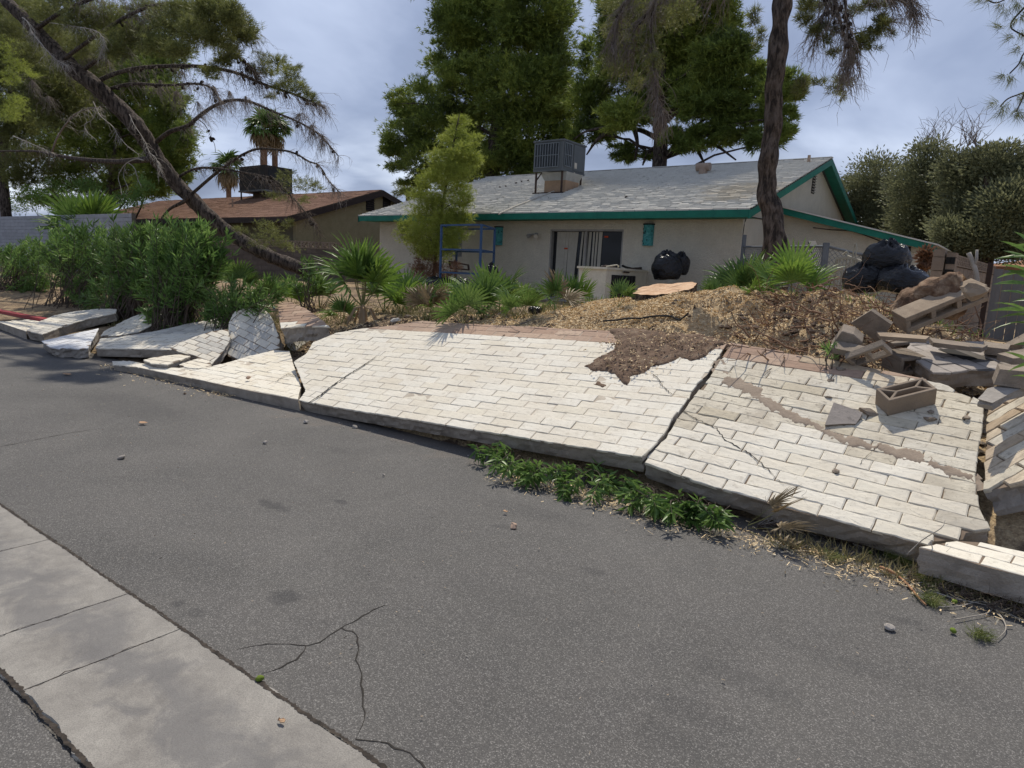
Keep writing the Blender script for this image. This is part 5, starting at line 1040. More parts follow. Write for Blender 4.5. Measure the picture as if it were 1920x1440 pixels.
# ---- leaning pine at the left
lp_ = empty('leaning_pine', terrp(566, 508, 10.8), 'dark pine leaning steeply across the left side with bare arching branches', 'pine tree')
lt = [(600,525,10.9,.17),(566,505,10.6,.165),(520,486,10.35,.165),(478,466,10.1,.165),(430,436,9.8,.165),(395,408,9.5,.165),(362,376,9.2,.17),(330,342,8.9,.175),(300,306,8.6,.185),(280,272,8.4,.195),(252,232,8.1,.205),(215,195,7.8,.19),(180,162,7.5,.18),(140,130,7.2,.17),(90,80,6.9,.15),(30,20,6.5,.13),(-30,-40,6.2,.1)]
P_ = smoothline([at(a, b, y=c) for a, b, c, _ in lt], 5); P_[0].z = min(P_[0].z, terr(P_[0].x, P_[0].y)-.1); R_ = list(np.interp(np.arange(len(P_))/5, range(len(lt)), [q[3] for q in lt])); P_ = smoothline(P_, 2); R_ = list(np.interp(np.linspace(0, 1, len(P_)), np.linspace(0, 1, len(R_)), R_)); mb = MB(); mb.tube(P_, R_, 36)
for i, v_ in enumerate(mb.v): p = Vector(v_); mb.v[i] = tuple(p+Vector((noise.noise(p*4), noise.noise(p*4+Vector((3, 0, 0))), noise.noise(p*4+Vector((0, 3, 0)))))*.035+Vector((noise.noise(p*19), noise.noise(p*19+Vector((3, 0, 0))), noise.noise(p*19+Vector((0, 3, 0)))))*.014)
mb.build('trunk', BARKM, lp_, smooth=True)
LB = [([(285,290),(288,272),(317,248),(350,237),(372,219),(401,199),(434,188),(470,191),(510,208),(558,228),(598,252),(634,292)], 8.5, .062, 150, .45, 12, BARKM),
      ([(350,372),(365,359),(401,328),(430,306),(459,288),(488,279),(543,284),(580,303),(598,310),(616,339),(638,361)], 9.1, .045, 90, .45, 8, BARKM),
      ([(322,345),(335,332),(365,317),(401,315),(459,324),(510,335),(540,361),(569,394),(590,420)], 8.9, .04, 110, .45, 10, BARKM),
      ([(352,368),(343,379),(321,390),(306,405),(300,415)], 9.0, .06, 0, .3, 0, BARKM),
      ([(285,298),(262,300),(219,303),(157,299),(109,292),(73,284),(22,283),(-40,284)], 8.3, .085, 90, .4, 0, BARKM),
      ([(98,284),(109,255),(135,219),(164,204),(195,200)], 8.0, .03, 30, .4, 0, TWIG),
      ([(180,160),(190,149),(226,135),(277,126),(365,124),(438,135),(492,157),(547,175),(573,186),(600,196)], 7.6, .06, 190, .5, 26, BARKM),
      ([(195,180),(204,168),(248,157),(310,160),(365,157),(394,164),(410,185)], 7.7, .05, 110, .45, 14, BARKM),
      ([(150,135),(200,100),(260,60),(330,45),(400,70),(450,110),(480,135)], 7.3, .05, 190, .5, 34, BARKM),
      ([(120,110),(190,60),(260,20),(330,5),(400,20),(440,45),(470,60)], 7.0, .045, 160, .5, 34, BARKM),
      ([(60,60),(120,20),(200,-10),(300,-20),(380,-10),(430,10)], 6.7, .05, 120, .5, 14, BARKM),
      ([(270,301),(255,298),(235,308),(222,330),(226,350),(228,366)], 8.2, .016, 0, .3, 0, BLEACH), ([(240,305),(252,315),(258,335),(264,348)], 8.2, .011, 4, .2, 0, BLEACH), ([(236,306),(232,330),(240,352)], 8.2, .007, 3, .2, 0, BLEACH),
      ([(175,191),(182,206),(190,219),(211,237),(222,255),(240,275),(258,288)], 7.9, .013, 16, .3, 0, BLEACH), ([(182,206),(172,225),(160,232),(162,246),(180,262)], 7.9, .008, 12, .25, 0, BLEACH),
      ([(233,211),(242,214),(251,233),(270,262),(280,285),(292,296),(300,320)], 8.0, .011, 26, .3, 0, BLEACH), ([(7,7),(30,25),(51,40),(60,60),(73,77),(102,109),(125,122)], 6.6, .016, 60, .35, 0, BLEACH), ([(75,40),(130,48),(180,58),(195,78),(190,95)], 6.8, .009, 40, .3, 0, BLEACH), ([(25,255),(60,270),(95,285)], 8.0, .012, 24, .3, 0, BLEACH),
      ([(370,222),(385,235),(392,250),(402,270),(404,285)], 8.4, .010, 0, .2, 4, BARKM), ([(459,324),(500,335),(520,350)], 8.8, .01, 30, .4, 4, BARKM)]
for pts, y, r0, tw, L, cn, bmm in LB: bough(lp_, pts, y, r0, tw, L, mat=(TWIG if random.random() < .75 else TWIGD) if bmm is BARKM else BLEACH, cones=cn, bm_=bmm, rr=.0045, y2=y+(.5 if pts[-1][0] > 300 else -.3), nseg=4)
twigs('twigs', lp_, [(at(585, 235, y=8.9), (.5, -.4, -.2)), (at(560, 215, y=8.9), (.5, -.4, 0)), (at(605, 255, y=8.9), (.4, -.3, -.5))], 170, .5, TWIG, .0035, .9)
twigs('twigs', lp_, [(at(px, py, y=8.2), (.2, 0, -.8)) for px, py in ((330,170),(370,190),(400,160),(430,170),(300,150),(340,130),(460,180))], 260, .5, TWIG, .0035, .7)
twigs('twigs', lp_, [(at(px, py, y=7.6), (.2, 0, -.6)) for px, py in ((60,150),(90,180),(130,130),(200,110),(240,90),(160,90),(180,160),(110,60))], 300, .5, TWIG, .0035, .6)
S = Soup()
for c, r, a in puffs([(455,58,24,26),(430,28,28,24),(395,20,32,24),(350,20,34,22),(410,70,26,18),(370,60,34,24),(320,45,34,26),(275,25,34,24),(430,100,20,14),(300,85,34,22),(250,70,30,24),(205,30,34,26),(150,40,34,28),(340,95,26,14),(205,85,26,22),(415,118,16,9),(395,135,16,10),(150,85,26,20),(100,20,40,26),(50,15,40,26),(90,65,34,24),(20,50,30,30),(60,100,26,20),(130,-10,40,26)], 7.0, dy=.5): P, D = cloud(c, r, max(10, int(a*.9)), 9, .3); S.add(needles(P, D, .085, .010, 7, .6))
for c, r, a in puffs([(492,108,14,10),(520,118,20,14),(540,138,20,14),(500,130,18,12),(560,165,18,12),(575,180,12,8),(592,186,8,6),(530,160,22,12),(510,180,14,6),(560,126,6,6),(478,128,14,8)], 8.0, dy=.2): P, D = cloud(c, r, max(10, int(a*.8)), 9, .3); S.add(needles(P, D, .07, .0075, 7, .6))
for c, r, a in puffs([(560,345,26,14),(540,330,18,10),(520,365,22,10),(590,350,16,12),(500,430,22,16),(520,455,22,14),(480,450,16,14),(545,465,16,10),(545,420,12,10),(450,430,16,10),(575,375,14,8)], 9.2, dy=.2): P, D = cloud(c, r, max(10, int(a*.5)), 9, .32); S.add(needles(P, D, .075, .008, 6, .7))
S.build('crown', PINED, lp_)
# ---- dark trees behind it at the far left
t5 = smoothline([terrp(8, 400, 13), at(10, 380, y=13), at(2, 300, y=13), at(20, 200, y=13), at(40, 60, y=13)], 3)
tree('pine_tree', 'dark dense pine at the far left edge, thick trunk above the pale wall', t5, .30, .1, puffs([(20,100,60,60),(15,170,60,50),(20,225,50,40),(70,60,70,50),(90,150,60,50),(60,300,50,26),(110,200,60,44),(40,330,34,24),(150,110,50,40),(-20,60,60,60),(30,20,80,30),(-10,280,40,50)], 13, dy=.8), PINED, .17, .026, 7, 1.0, cat='pine tree', sig=.26, clump=26)
y6 = 17
t6 = smoothline([terrp(200, 400, y6), at(205, 380, y=y6), at(215, 300, y=y6), at(230, 200, y=y6), at(240, 60, y=y6)], 3)
tree('pine_tree', 'shadowy pine behind the leaning trunk, greener on its right side', t6, .25, .08, puffs([(180,200,60,50),(250,230,60,50),(310,250,48,40),(330,290,34,34),(300,320,46,36),(240,300,55,45),(170,270,60,45),(130,330,50,34),(215,350,60,26),(320,190,34,28),(280,160,60,40),(220,130,60,40),(345,255,20,26),(160,150,55,40),(280,350,36,22),(340,335,20,16),(300,110,50,34),(230,70,60,40),(90,250,60,45),(80,370,44,18)], y6, dy=.9), PINEG, .20, .034, 7, 1.0, cat='pine tree', sig=.25, clump=28)
# bright sprigs at the left edge
S = Soup(); c6 = [(28,200,26,14),(15,215,24,16),(34,185,18,10),(18,80,20,20),(30,110,22,16),(20,140,20,16),(45,125,14,14),(60,140,12,10)]
for c, r, a in puffs(c6, 9, dy=.2): P, D = cloud(c, r, int(a*.9), 14, .3); S.add(needles(P, D, .075, .008, 6, .7))
S.build('bright_needles', PINEY, bpy.data.objects['leaning_pine'])
# shrubs between palm fronds and the pale wall
def bushy(name, label, pl_, y, mat, L, W, per, cat='shrub', base=None, group=None):
    c0 = at(pl_[0][0], pl_[0][1], y=y); root = empty(name, (c0.x, y, terr(c0.x, y)), label, cat, group); S = Soup(); mb = MB()
    for c, r, a in puffs(pl_, y, dy=.25): P, D = cloud(c, r, int(a*per), 16, .3, .35, .3); S.add(leafs(P, D, L, W)); mb.tube(wig((c0.x+random.gauss(0, .1), y, terr(c0.x, y)-.05), c, 0, 5), [.02, .018, .015, .012, .009, .006], 5)
    mb.build('stems', TWIGD, root); S.build('leaves', mat, root); return root
bushy('shrub', 'leafy shrub above the pale wall at the far left', [(75,370,22,16),(50,360,20,14),(95,385,14,12),(35,378,16,12),(60,385,16,10)], 12.5, PALMY, .09, .05, 1.0)
bushy('shrub', 'dark leafy undergrowth filling the space over the pale wall', [(130,380,34,22),(180,385,34,18),(225,380,30,20),(255,372,22,16),(20,390,24,14),(100,350,24,16),(270,350,18,18),(160,350,30,18)], 14.5, OLEAND, .10, .05, 1.5)
bushy('shrub', 'brown dead shrub beside the lean-to wall', [(1735,478,10,12),(1738,492,9,12),(1730,505,8,8)], 15, BRSH, .10, .06, 2.2)
# ---- distant fan palms
def fanpalm_tree(label, px, py, y, crown_r, group, base_r=.28, lean=0, skirt=True):
    top = at(px, py, y=y); base = Vector((top.x-lean, y, .5)); root = empty('fan_palm', base, label, 'palm tree', group); mb = MB(); pts = [base.lerp(top, i/6) for i in range(7)]
    mb.tube(pts, [base_r*(1.25 if i == 0 else 1) for i in range(7)], 9); mb.build('trunk', PTR, root, smooth=True)
    k = 46
    for i in range(k):
        el = rad(random.uniform(-75, 80)); az = random.uniform(0, 2*math.pi); me = FR_FAR[random.randrange(3)] if el > -.35 or not skirt else FR_DRY
        o = bpy.data.objects.new('frond', me); COL.objects.link(o); o.parent = root; o.matrix_parent_inverse = root.matrix_world.inverted()
        o.matrix_world = Matrix.Translation(top+Vector((0, 0, .1+.25*math.sin(el))))@Matrix.Rotation(az, 4, 'Z')@Matrix.Rotation(-el, 4, 'Y')@Matrix.Diagonal([crown_r*random.uniform(.85, 1.1)]*3+[1])
    return root
PTR = M('palm_trunk_bark', (.20, .115, .07), (.12, .07, .045), 5, bmp=.6)
def frond_mesh(name, R=.55, P=.45, nb=22, w=.035, ang=105, droop=.18, cup=.15, mat=None, tips=.12, pet=.012, seed=0, split=.45):
    rnd = random.Random(seed); mb = MB(); F0 = len(mb.f)
    pts = [Vector((P*i/4, 0, -.05*P*math.sin(math.pi*i/4))) for i in range(5)]; mb.tube(pts, [pet*1.3, pet*1.1, pet, pet*.8, pet*.6], 5); npet = len(mb.f)
    for i in range(nb):
        a = rad(-ang+2*ang*(i+.5)/nb+rnd.uniform(-2, 2)); l = R*(1-.28*abs(a/rad(ang))**2)*rnd.uniform(.88, 1.08); cs, sn = math.cos(a), math.sin(a); sd_ = Vector((-sn, cs, 0)); up = cup*rnd.uniform(.6, 1.4)
        dr = droop*rnd.uniform(.5, 1.7); base_ = len(mb.v); prev = None
        for t, ww in ((0, .25), (.3, .9), (.55, 1.), (.78, .7), (1, .04)):
            z = up*l*t*(1-abs(cs)*.3)-dr*l*t**3+((.006 if i % 2 else -.006) if t < .5 else 0); p = Vector((P+cs*l*t, sn*l*t, z)); q = sd_*(w*ww*l/R/2)
            mb.v += [tuple(p-q+Vector((0, 0, .35*q.length))), tuple(p), tuple(p+q+Vector((0, 0, .35*q.length)))]
        for k in range(4):
            b_ = base_+k*3; mb.f += [(b_, b_+1, b_+4, b_+3), (b_+1, b_+2, b_+5, b_+4)]
    me = bpy.data.meshes.new(name); me.from_pydata(mb.v, [], mb.f); me.materials.append(mat or PALMG); me.materials.append(PETI)
    me.polygons.foreach_set('material_index', [1]*npet+[0]*(len(mb.f)-npet)); me.update(); return me
FR_FAR = [frond_mesh('frond', .75, .5, 14, .12, 110, .5, .1, PALMG, seed=s) for s in range(3)]
FR_DRY = frond_mesh('frond', .8, .4, 12, .12, 70, .7, 0, PALMD, seed=9)
FR = {m_.name: [frond_mesh('frond', 1, .85, 19, .098, 112 if s % 2 else 92, .06+.09*s, .16, m_, seed=s+20, pet=.016) for s in range(5)] for m_ in (PALMG, PALMY, PALMD)}
fanpalm_tree('single distant fan palm between the pines and the dark rooftop unit', 428, 318, 46, 1.8, 'distant fan palms', .30)
fanpalm_tree('left one of two close standing tall fan palms behind the brown roof', 494, 243, 50, 2.0, 'distant fan palms', .42)
fanpalm_tree('right one of two close standing tall fan palms behind the brown roof', 515, 248, 52, 2.0, 'distant fan palms', .36)
def seedling(label, base, R, nf, mats, el=(25, 80), az=None, trunk=0, dead=0, group='young fan palms in the yard', cat='young fan palm', minp=.6):
    root = empty('fan_palm_seedling', base, label, cat, group)
    for i in range(nf):
        a = (az[0]+(az[1]-az[0])*random.random()) if az else 2*math.pi*(i*.381+random.uniform(-.05, .05)); e_ = rad(random.uniform(*el)); me = FR[random.choice(mats)][random.randrange(5)]
        o = bpy.data.objects.new('frond', me); COL.objects.link(o); o.parent = root; o.matrix_parent_inverse = root.matrix_world.inverted(); s_ = R*random.uniform(.75, 1.1)
        o.matrix_world = Matrix.Translation(base+Vector((0, 0, trunk)))@Matrix.Rotation(a, 4, 'Z')@Matrix.Rotation(-e_, 4, 'Y')@Matrix.Rotation(random.uniform(-.9, .9), 4, 'X')@Matrix.Diagonal((s_, s_, s_, 1))
    if trunk:
        mb = MB(); mb.tube([base-Vector((0, 0, .1)), base+Vector((0, 0, trunk*.6)), base+Vector((0, 0, trunk+.03))], [.07, .06, .03], 8); mb.build('trunk', TANM, root)
    for i in range(dead):
        a = 2*math.pi*i/dead+random.uniform(-.3, .3); mb = MB(); mb.tube([base+Vector((0, 0, trunk)), base+Vector((math.cos(a)*.12, math.sin(a)*.12, trunk*.9)), base+Vector((math.cos(a)*.27, math.sin(a)*.27, -.02))], [.014, .013, .02], 5); mb.build('dead_petiole', TANM, root)
    return root
G_, Y_, Dr = 'fan_palm_blades', 'bright_fan_palm_blades', 'dry_palm_blades'
def gp(px, py, y): return terrp(px, py, y)
seedling('biggest young fan palm with a skirt of dead stalks, left of centre behind the wall', gp(680, 590, 6.9), .60, 9, [G_, G_, Y_], (24, 86), trunk=.26, dead=8)
PL = [((752,575),.34,9,[Y_,G_],'young fan palm right of the biggest one, leaves upright',7.6), ((600,556),.34,9,[G_],'young fan palm left of the biggest one',8.0), ((548,552),.32,9,[Y_,G_],'low bright fan palm below the leaning trunk',8), ((842,575),.30,9,[Y_],'low bright fan palm in front of the blue rack',7.6), ((905,590),.34,11,[G_,Y_,Dr],'spreading fan palm with dry fronds behind the middle of the big panel',6.9),
      ((938,588),.34,8,[Y_,G_],'yellowing fan palm with a tall frond beside the spreading one',7.4), ((990,575),.32,9,[G_],'dark fan palm left of the sliding door',8.8), ((1078,590),.30,8,[G_,Y_],'fan palm with tall fronds in front of the sliding door',8.2), ((1106,588),.18,6,[G_],'fan palm between the door palm and the beige cabinet',8.8),
      ((1222,556),.20,8,[G_],'fan palm hiding the corner of the beige cabinet',10.5), ((1392,524),.40,10,[G_],'fan palm left of the tall bare trunk',9.6), ((1428,524),.26,8,[G_],'fan palm at the foot of the tall bare trunk',9.6), ((1486,556),.30,9,[Y_],'bright upright fan palm on the chip mound right of the bare trunk',7.8),
      ((1335,545),.16,6,[G_],'tiny fan palm on the mound crest',9.0), ((1412,556),.12,5,[Y_],'smallest fan palm sprout on the wood chips',7.6), ((800,598),.30,8,[G_,Dr],'flattened pale fan palm by the far edge of the big panel',6.7), ((870,600),.26,7,[G_],'low fan palm close behind the far edge of the big panel',6.4), ((450,500),.40,8,[G_],'fan palm under the leaning trunk near the hedge',9.5), ((420,490),.36,7,[Y_],'bright fan palm behind the hedge end',10),
      ((640,575),.24,7,[G_,Dr],'ragged small fan palm near the tipped chunk',6.9), ((1158,588),.16,5,[G_],'small fan palm at the left end of the chip mound',7.0), ((1040,596),.26,8,[G_,Dr],'half dry fan palm before the door palm',6.9), ((720,560),.38,8,[G_],'fan palm with one silvery fallen leaf behind the biggest one',8.0),
      ((965,600),.24,7,[Y_,G_],'small fan palm between the yellowing one and the half dry one',6.6), ((780,560),.34,8,[G_],'fan palm standing between the rack and the biggest one',8.6), ((820,585),.24,7,[Y_,Dr],'small pale fan palm left of the spreading one',7.0), ((505,560),.34,8,[G_],'fan palm beside the slim oleander shoots',8.6)]
for (px, py), R, nf, ms, l, yy in PL: seedling(l, gp(px, py, yy), R*1.22, max(4, int(nf*.72)), ms, (34, 88))
b_ = at(165, 420, y=12.2); seedling('large fan palm fronds standing behind the pale wall at the left', Vector((b_.x, 12.2, 1.75)), 1.35, 15, [Y_, G_], (35, 88), az=None, group=None)
# ---- oleanders: stems with leaves in whorls
def oleander(label, base, tips, mat, stems=40, L=.13, W=.022, per=26, sr=.25, group='oleander bushes', tipfrac=.45, droop=0., name='oleander_bush', r=.007, cat='oleander'):
    root = empty(name, base, label, cat, group); mb = MB(); P, D = [], []
    for i in range(stems):
        t = random.choice(tips); tip = t[0]+Vector([random.gauss(0, t[1]*k_) for k_ in (1, 1, .7)]); b0 = base+Vector((random.gauss(0, sr), random.gauss(0, sr*.6), 0)); b0.z = terr(b0.x, b0.y)-.03 if base.y > 4.8 else .02
        mid = b0.lerp(tip, .5)+Vector((random.gauss(0, .06), random.gauss(0, .06), .08)); C_ = smoothline([b0, mid, tip], 5); mb.tube(C_, [r*(1.3-.9*i_/len(C_)) for i_ in range(len(C_))], 4, False)
        n_ = len(C_)
        for k in range(per):
            f = 1-tipfrac*random.random()**1.4; q = f*(n_-1); i0 = min(n_-2, int(q)); p = C_[i0].lerp(C_[i0+1], q-i0); ax = (C_[i0+1]-C_[i0]).normalized()
            rv = Vector([random.gauss(0, 1) for _ in range(3)]); rv = (rv-ax*rv.dot(ax)).normalized(); d = (rv*(.55+.6*(1-f)/tipfrac)+ax*(.9 if f > .9 else .5)+Vector((0, 0, -droop))).normalized(); P.append(p); D.append(d)
    mb.build('stems', TWIGD, root); S = Soup(); S.add(leafs(np.array(P), np.array(D), L, W, .3)); S.build('leaves', mat, root); return root
def T(px, py, y, s=.15): return (at(px, py, y=y), s)
oleander('dark oleander bush at the far left edge', terrp(30, 560, 7.2), [T(x, y, 7.2, .2) for x, y in ((10,467),(50,462),(75,460),(90,477),(30,508),(80,528),(110,498),(-20,478),(0,538),(60,548))], OLEAND, 175, .18, .027, 30, .5)
oleander('oleander bush in front of the pale wall, second from the left', terrp(150, 560, 6.7), [T(x, y, 6.7, .2) for x, y in ((105,450),(130,442),(160,440),(200,447),(110,478),(150,488),(200,483),(230,472),(120,528),(170,538),(220,518))], OLEAND, 202, .18, .027, 30, .5)
oleander('sunlit oleander bush with bare arching stems showing', terrp(245, 575, 6.3), [T(x, y, 6.3, .16) for x, y in ((225,447),(255,440),(285,440),(210,488),(250,478),(290,487),(200,538),(240,528),(280,528),(160,563),(225,568))], OLEAN, 190, .17, .026, 28, .3)
oleander('tallest dense oleander bush standing in front of the brown roof', terrp(330, 592, 6.0), [T(x, y, 6.0, .15) for x, y in ((300,442),(330,434),(365,438),(395,452),(400,477),(310,477),(350,482),(385,478),(300,508),(340,518),(380,513),(310,558),(350,563),(320,598),(345,608),(290,588))], OLEAND, 256, .18, .027, 30, .3)
oleander('low oleander sprigs spreading over the slabs right of the hedge', terrp(430, 590, 6.0), [T(x, y, 6.0, .1) for x, y in ((370,555),(400,545),(440,540),(480,545),(400,575),(440,565),(520,550),(470,570),(420,590))], OLEAN, 90, .16, .024, 22, .3)
oleander('slim upright oleander shoots left of the biggest fan palm', terrp(580, 560, 7.4), [T(x, y, 7.4, .07) for x, y in ((575,490),(585,500),(570,520),(590,530),(560,540))], OLEAN, 20, .13, .02, 24, .12)
oleander('small oleander sprout between the weathered panel and the block half', Vector((at(1562, 668, y=5.98).x, 5.98, .92)), [T(x, y, 5.98, .015) for x, y in ((1556,655),(1568,660))], OLEAND, 4, .10, .014, 9, .02)
ro = empty('oleander_bush', Vector((at(2080, 760, y=4.9).x, 4.9, .3)), 'oleander leaves reaching in from the right edge', 'oleander', 'oleander bushes'); P, D, LL = [], [], []
for tx, ty, bx, by in ((1880,447,1945,485),(1868,480,1940,484),(1876,492,1950,520),(1873,515,1942,512),(1866,527,1944,536),(1880,540,1950,560),(1868,563,1938,590),(1861,577,1942,588),(1876,590,1950,596),(1864,612,1948,604),(1888,655,1950,690),(1893,690,1955,682),(1900,455,1955,470),(1905,640,1960,655),(1885,465,1950,500),(1898,700,1960,720),(1890,500,1955,540),(1895,600,1960,620),(1905,430,1950,480),(1900,560,1960,570)):
    t_, b__ = at(tx, ty, y=4.75+random.uniform(-.1, .1)), at(bx, by, y=4.8); P.append(b__); D.append((t_-b__).normalized()); LL.append((t_-b__).length/.95)
P, D, LL = np.array(P), np.array(D), np.array(LL)[:, None]; s__ = unit(np.cross(D, RNG.normal(size=D.shape))); u__ = np.cross(s__, D); w__ = .024; V = []; F_ = []
for t, ww, dz in ((0, .15, 0), (.25, .8, .01), (.55, 1, .008), (.8, .6, -.004), (1, .03, -.02)): V.append(np.stack([P+D*LL*t-s__*w__*ww/2+u__*w__*ww*.2+np.array([0, 0, dz]), P+D*LL*t+np.array([0, 0, dz]), P+D*LL*t+s__*w__*ww/2+u__*w__*ww*.2+np.array([0, 0, dz])], 1))
V = np.stack(V, 1).reshape(-1, 3)
for i in range(len(P)):
    for k in range(4): b0_ = i*15+k*3; F_ += [(b0_, b0_+1, b0_+4, b0_+3), (b0_+1, b0_+2, b0_+5, b0_+4)]
npm('leaves', V, F_, OLEAN, ro); mb = MB()
mb.tube([at(2080, 900, y=4.9), at(1990, 700, y=4.85), at(1950, 600, y=4.82), at(1942, 500, y=4.8)], [.012, .01, .008, .005], 6); mb.build('stems', TWIGD, ro)
# leafy shoots pushed out from under the raised edge
for px, py, l in ((935, 855, 'leafy oleander shoots under the panel edge, leftmost tuft on the road'), (985, 872, 'oleander tuft on the road, second from the left under the panel edge'), (1062, 895, 'oleander tuft hanging onto the road below the middle of the panel edge'), (1138, 890, 'oleander tuft half hidden under the panel edge left of the big crack'), (1205, 925, 'oleander tuft on the road right below the big crack'), (1262, 945, 'widest oleander tuft on the road right of the big crack'), (1325, 955, 'last oleander tuft on the road beside the dead frond')):
    b0 = at(px, py, z=.07); b0.y = 4.52; tp = [(at(px+dx_, py+dy_, z=.06+random.uniform(0, .05)), .03) for dx_, dy_ in ((-30, 2), (-12, 18), (8, 26), (24, 20), (36, 26), (0, 0))]
    oleander(l, b0, tp, OLEAN, 9, .105, .024, 20, .08, 'oleander shoots under the fallen wall', .35, .15, 'oleander_shoots', .003)
# near pine sprays hanging in at the top right
ys3 = 7.5
sp = empty('pine_bough', at(2000, -40, y=ys3), 'dark pine bough hanging into the top right corner', 'pine bough')
bough(sp, [(2020,-60),(1960,-20),(1915,20),(1895,50),(1925,70),(1960,100)], ys3, .012, 0); bough(sp, [(1990,60),(1950,70),(1920,100),(1910,120),(1893,138)], ys3, .006, 0); bough(sp, [(1990,120),(1945,160),(1915,175),(1890,185),(1875,200)], ys3, .006, 0); bough(sp, [(1960,-40),(1900,-10),(1870,5),(1850,0)], ys3, .006, 0); bough(sp, [(1925,165),(1915,190),(1905,210)], ys3, .005, 0)
P, D = [], []
for px, py, dx_, dy_ in ((1855,0,-1,.4),(1875,8,-.5,.8),(1890,18,-.3,.8),(1905,8,.1,1),(1875,50,-1,.1),(1893,68,-.8,.4),(1908,92,-.7,.6),(1915,60,.2,.8),(1905,38,-.4,.6),(1880,142,-.9,.4),(1893,145,.2,.9),(1866,197,-.9,.2),(1886,197,-.3,.9),(1905,208,-.3,.9),(1912,215,.4,.8),(1878,210,-.2,.9),(1918,30,.3,.6),(1900,-5,0,.6),(1920,115,.2,.8),(1915,180,.3,.8),(1840,-4,-.8,.2)):
    for _ in range(4): c = at(px+random.uniform(-3, 3), py+random.uniform(-3, 3), y=ys3+random.uniform(-.03, .03)); P.append(c); D.append((CR*dx_-CU*dy_).normalized()+Vector([random.gauss(0, .2) for _ in range(3)]))
S = Soup(); S.add(needles(np.array(P), unit(np.array(D)), .10, .0035, 14, .45)); S.build('needles', PINED, sp)
# ---------------------------------------------------------------- stumps
CUT = M('fresh_cut_wood', (.56, .36, .22), (.46, .28, .16), 9, fine=50, bmp=.5, bd=.006, c3=(.66, .47, .31))
def stump(name, label, c, r, h, nrm, seed=1, rx=1.0):
    nrm = Vector(nrm).normalized(); u = nrm.orthogonal().normalized(); u = (CR-nrm*CR.dot(nrm)).normalized(); v = nrm.cross(u); n = 40; root = empty(name, c-Vector((0, 0, h)), label, 'tree stump')
    def rr(a, s_=1): return r*(1+.2*noise.noise(Vector((math.cos(a)*1.3, math.sin(a)*1.3, seed)))+.09*noise.noise(Vector((math.cos(a)*5, math.sin(a)*5, seed))))*s_
    V = [c]; F_ = []
    for k, s_ in enumerate((.35, .7, .985)):
        V += [c+(u*math.cos(2*math.pi*i/n)*rx+v*math.sin(2*math.pi*i/n))*rr(2*math.pi*i/n, s_)+nrm*random.gauss(0, .004) for i in range(n)]
    F_ += [(0, 1+i, 1+(i+1) % n) for i in range(n)]
    for k in range(2): F_ += [(1+k*n+i, 1+(k+1)*n+i, 1+(k+1)*n+(i+1) % n, 1+k*n+(i+1) % n) for i in range(n)]
    pyd('cut_face', V, F_, CUT, root)
    V, F_ = [], []
    for k in range(7):
        t = k/6; V += [c+(u*math.cos(2*math.pi*i/n)*rx+v*math.sin(2*math.pi*i/n))*(rr(2*math.pi*i/n, 1+.30*t*t)+.025*noise.noise(Vector((i*.9, k*.5, seed*3))))-nrm*(.004 if k == 0 else 0)-Vector((0, 0, h*t)) for i in range(n)]
    for k in range(6): F_ += [(k*n+(i+1) % n, k*n+i, (k+1)*n+i, (k+1)*n+(i+1) % n) for i in range(n)]
    pyd('bark', V, F_, BARKM, root, smooth=True); return root
vd = Vector((-CF.x, -CF.y, 0)).normalized()
sc_ = at(1247, 541, y=7.7); stump('tree_stump', 'wide freshly cut stump on the wood chip mound before the house wall', sc_,   .39, .34, Vector((0, 0, 1))+vd*.11-CR*.19, 2)
sc_ = at(1540, 538, y=8.9); stump('tree_stump', 'small reddish cut stump low in the roots right of the bright palm', sc_, .16, .3, Vector((0, 0, 1))+vd*.1, 5)
# ---------------------------------------------------------------- bags
def bag(label, c, rx, ry, rz, seed, knot=True, group='black rubbish bags'):
    bm_ = bmesh.new(); bmesh.ops.create_icosphere(bm_, subdivisions=5, radius=1)
    for v in bm_.verts:
        p = v.co.copy(); q = p+Vector((seed*3.1, seed, 0)); a = math.atan2(p.y, p.x)
        f = 1.04+.10*noise.noise(q*1.5)-.07*abs(noise.noise(Vector((q.x*3, q.y*3, q.z*8))))-.05*abs(noise.noise(Vector((q.x*7, q.y*7, q.z*14+4))))
        if p.z > .5: t = (p.z-.5)*2; f *= 1-.35*t*t+.13*t*math.sin(a*9+seed); 
        if knot and p.z > .86: p.z += (p.z-.86)*2.6
        if p.z < -.6: p.z = -.6-(p.z+.6)*.2
        v.co = Vector((p.x*f*rx, p.y*f*ry, p.z*f*rz))
    me = bpy.data.meshes.new('rubbish_bag'); bm_.to_mesh(me); bm_.free(); o = link('rubbish_bag', me, BLACKP, smooth=True); o.location = c; o.rotation_euler = (random.uniform(-.12, .12), random.uniform(-.12, .12), seed); tag(o, label, 'rubbish bag', group); return o
def pxr(p, n): return n*depth(p)/FPX
c = at(1620, 526, y=9.6); bag('black bag at the lower left of the stacked bags by the fence', c, pxr(c, 29), .26, pxr(c, 36), 1.3)
c = at(1692, 530, y=9.5); bag('wide shiny black bag at the lower right of the stacked bags', c, pxr(c, 52), .3, pxr(c, 34), 2.1)
c = at(1661, 486, y=9.7); bag('tall black bag with twisted neck on top of the stacked bags', c, pxr(c, 37), .28, pxr(c, 37), 4.4)
c = at(1251, 503, y=15.9); bag('large black bag leaning on the house wall behind the beige cabinet', c, pxr(c, 28), .34, pxr(c, 34), 3.2)
c = at(1275, 498, y=16.2); bag('second black bag with a pointed corner beside the large one at the wall', c, pxr(c, 17), .25, pxr(c, 26), 6.2)
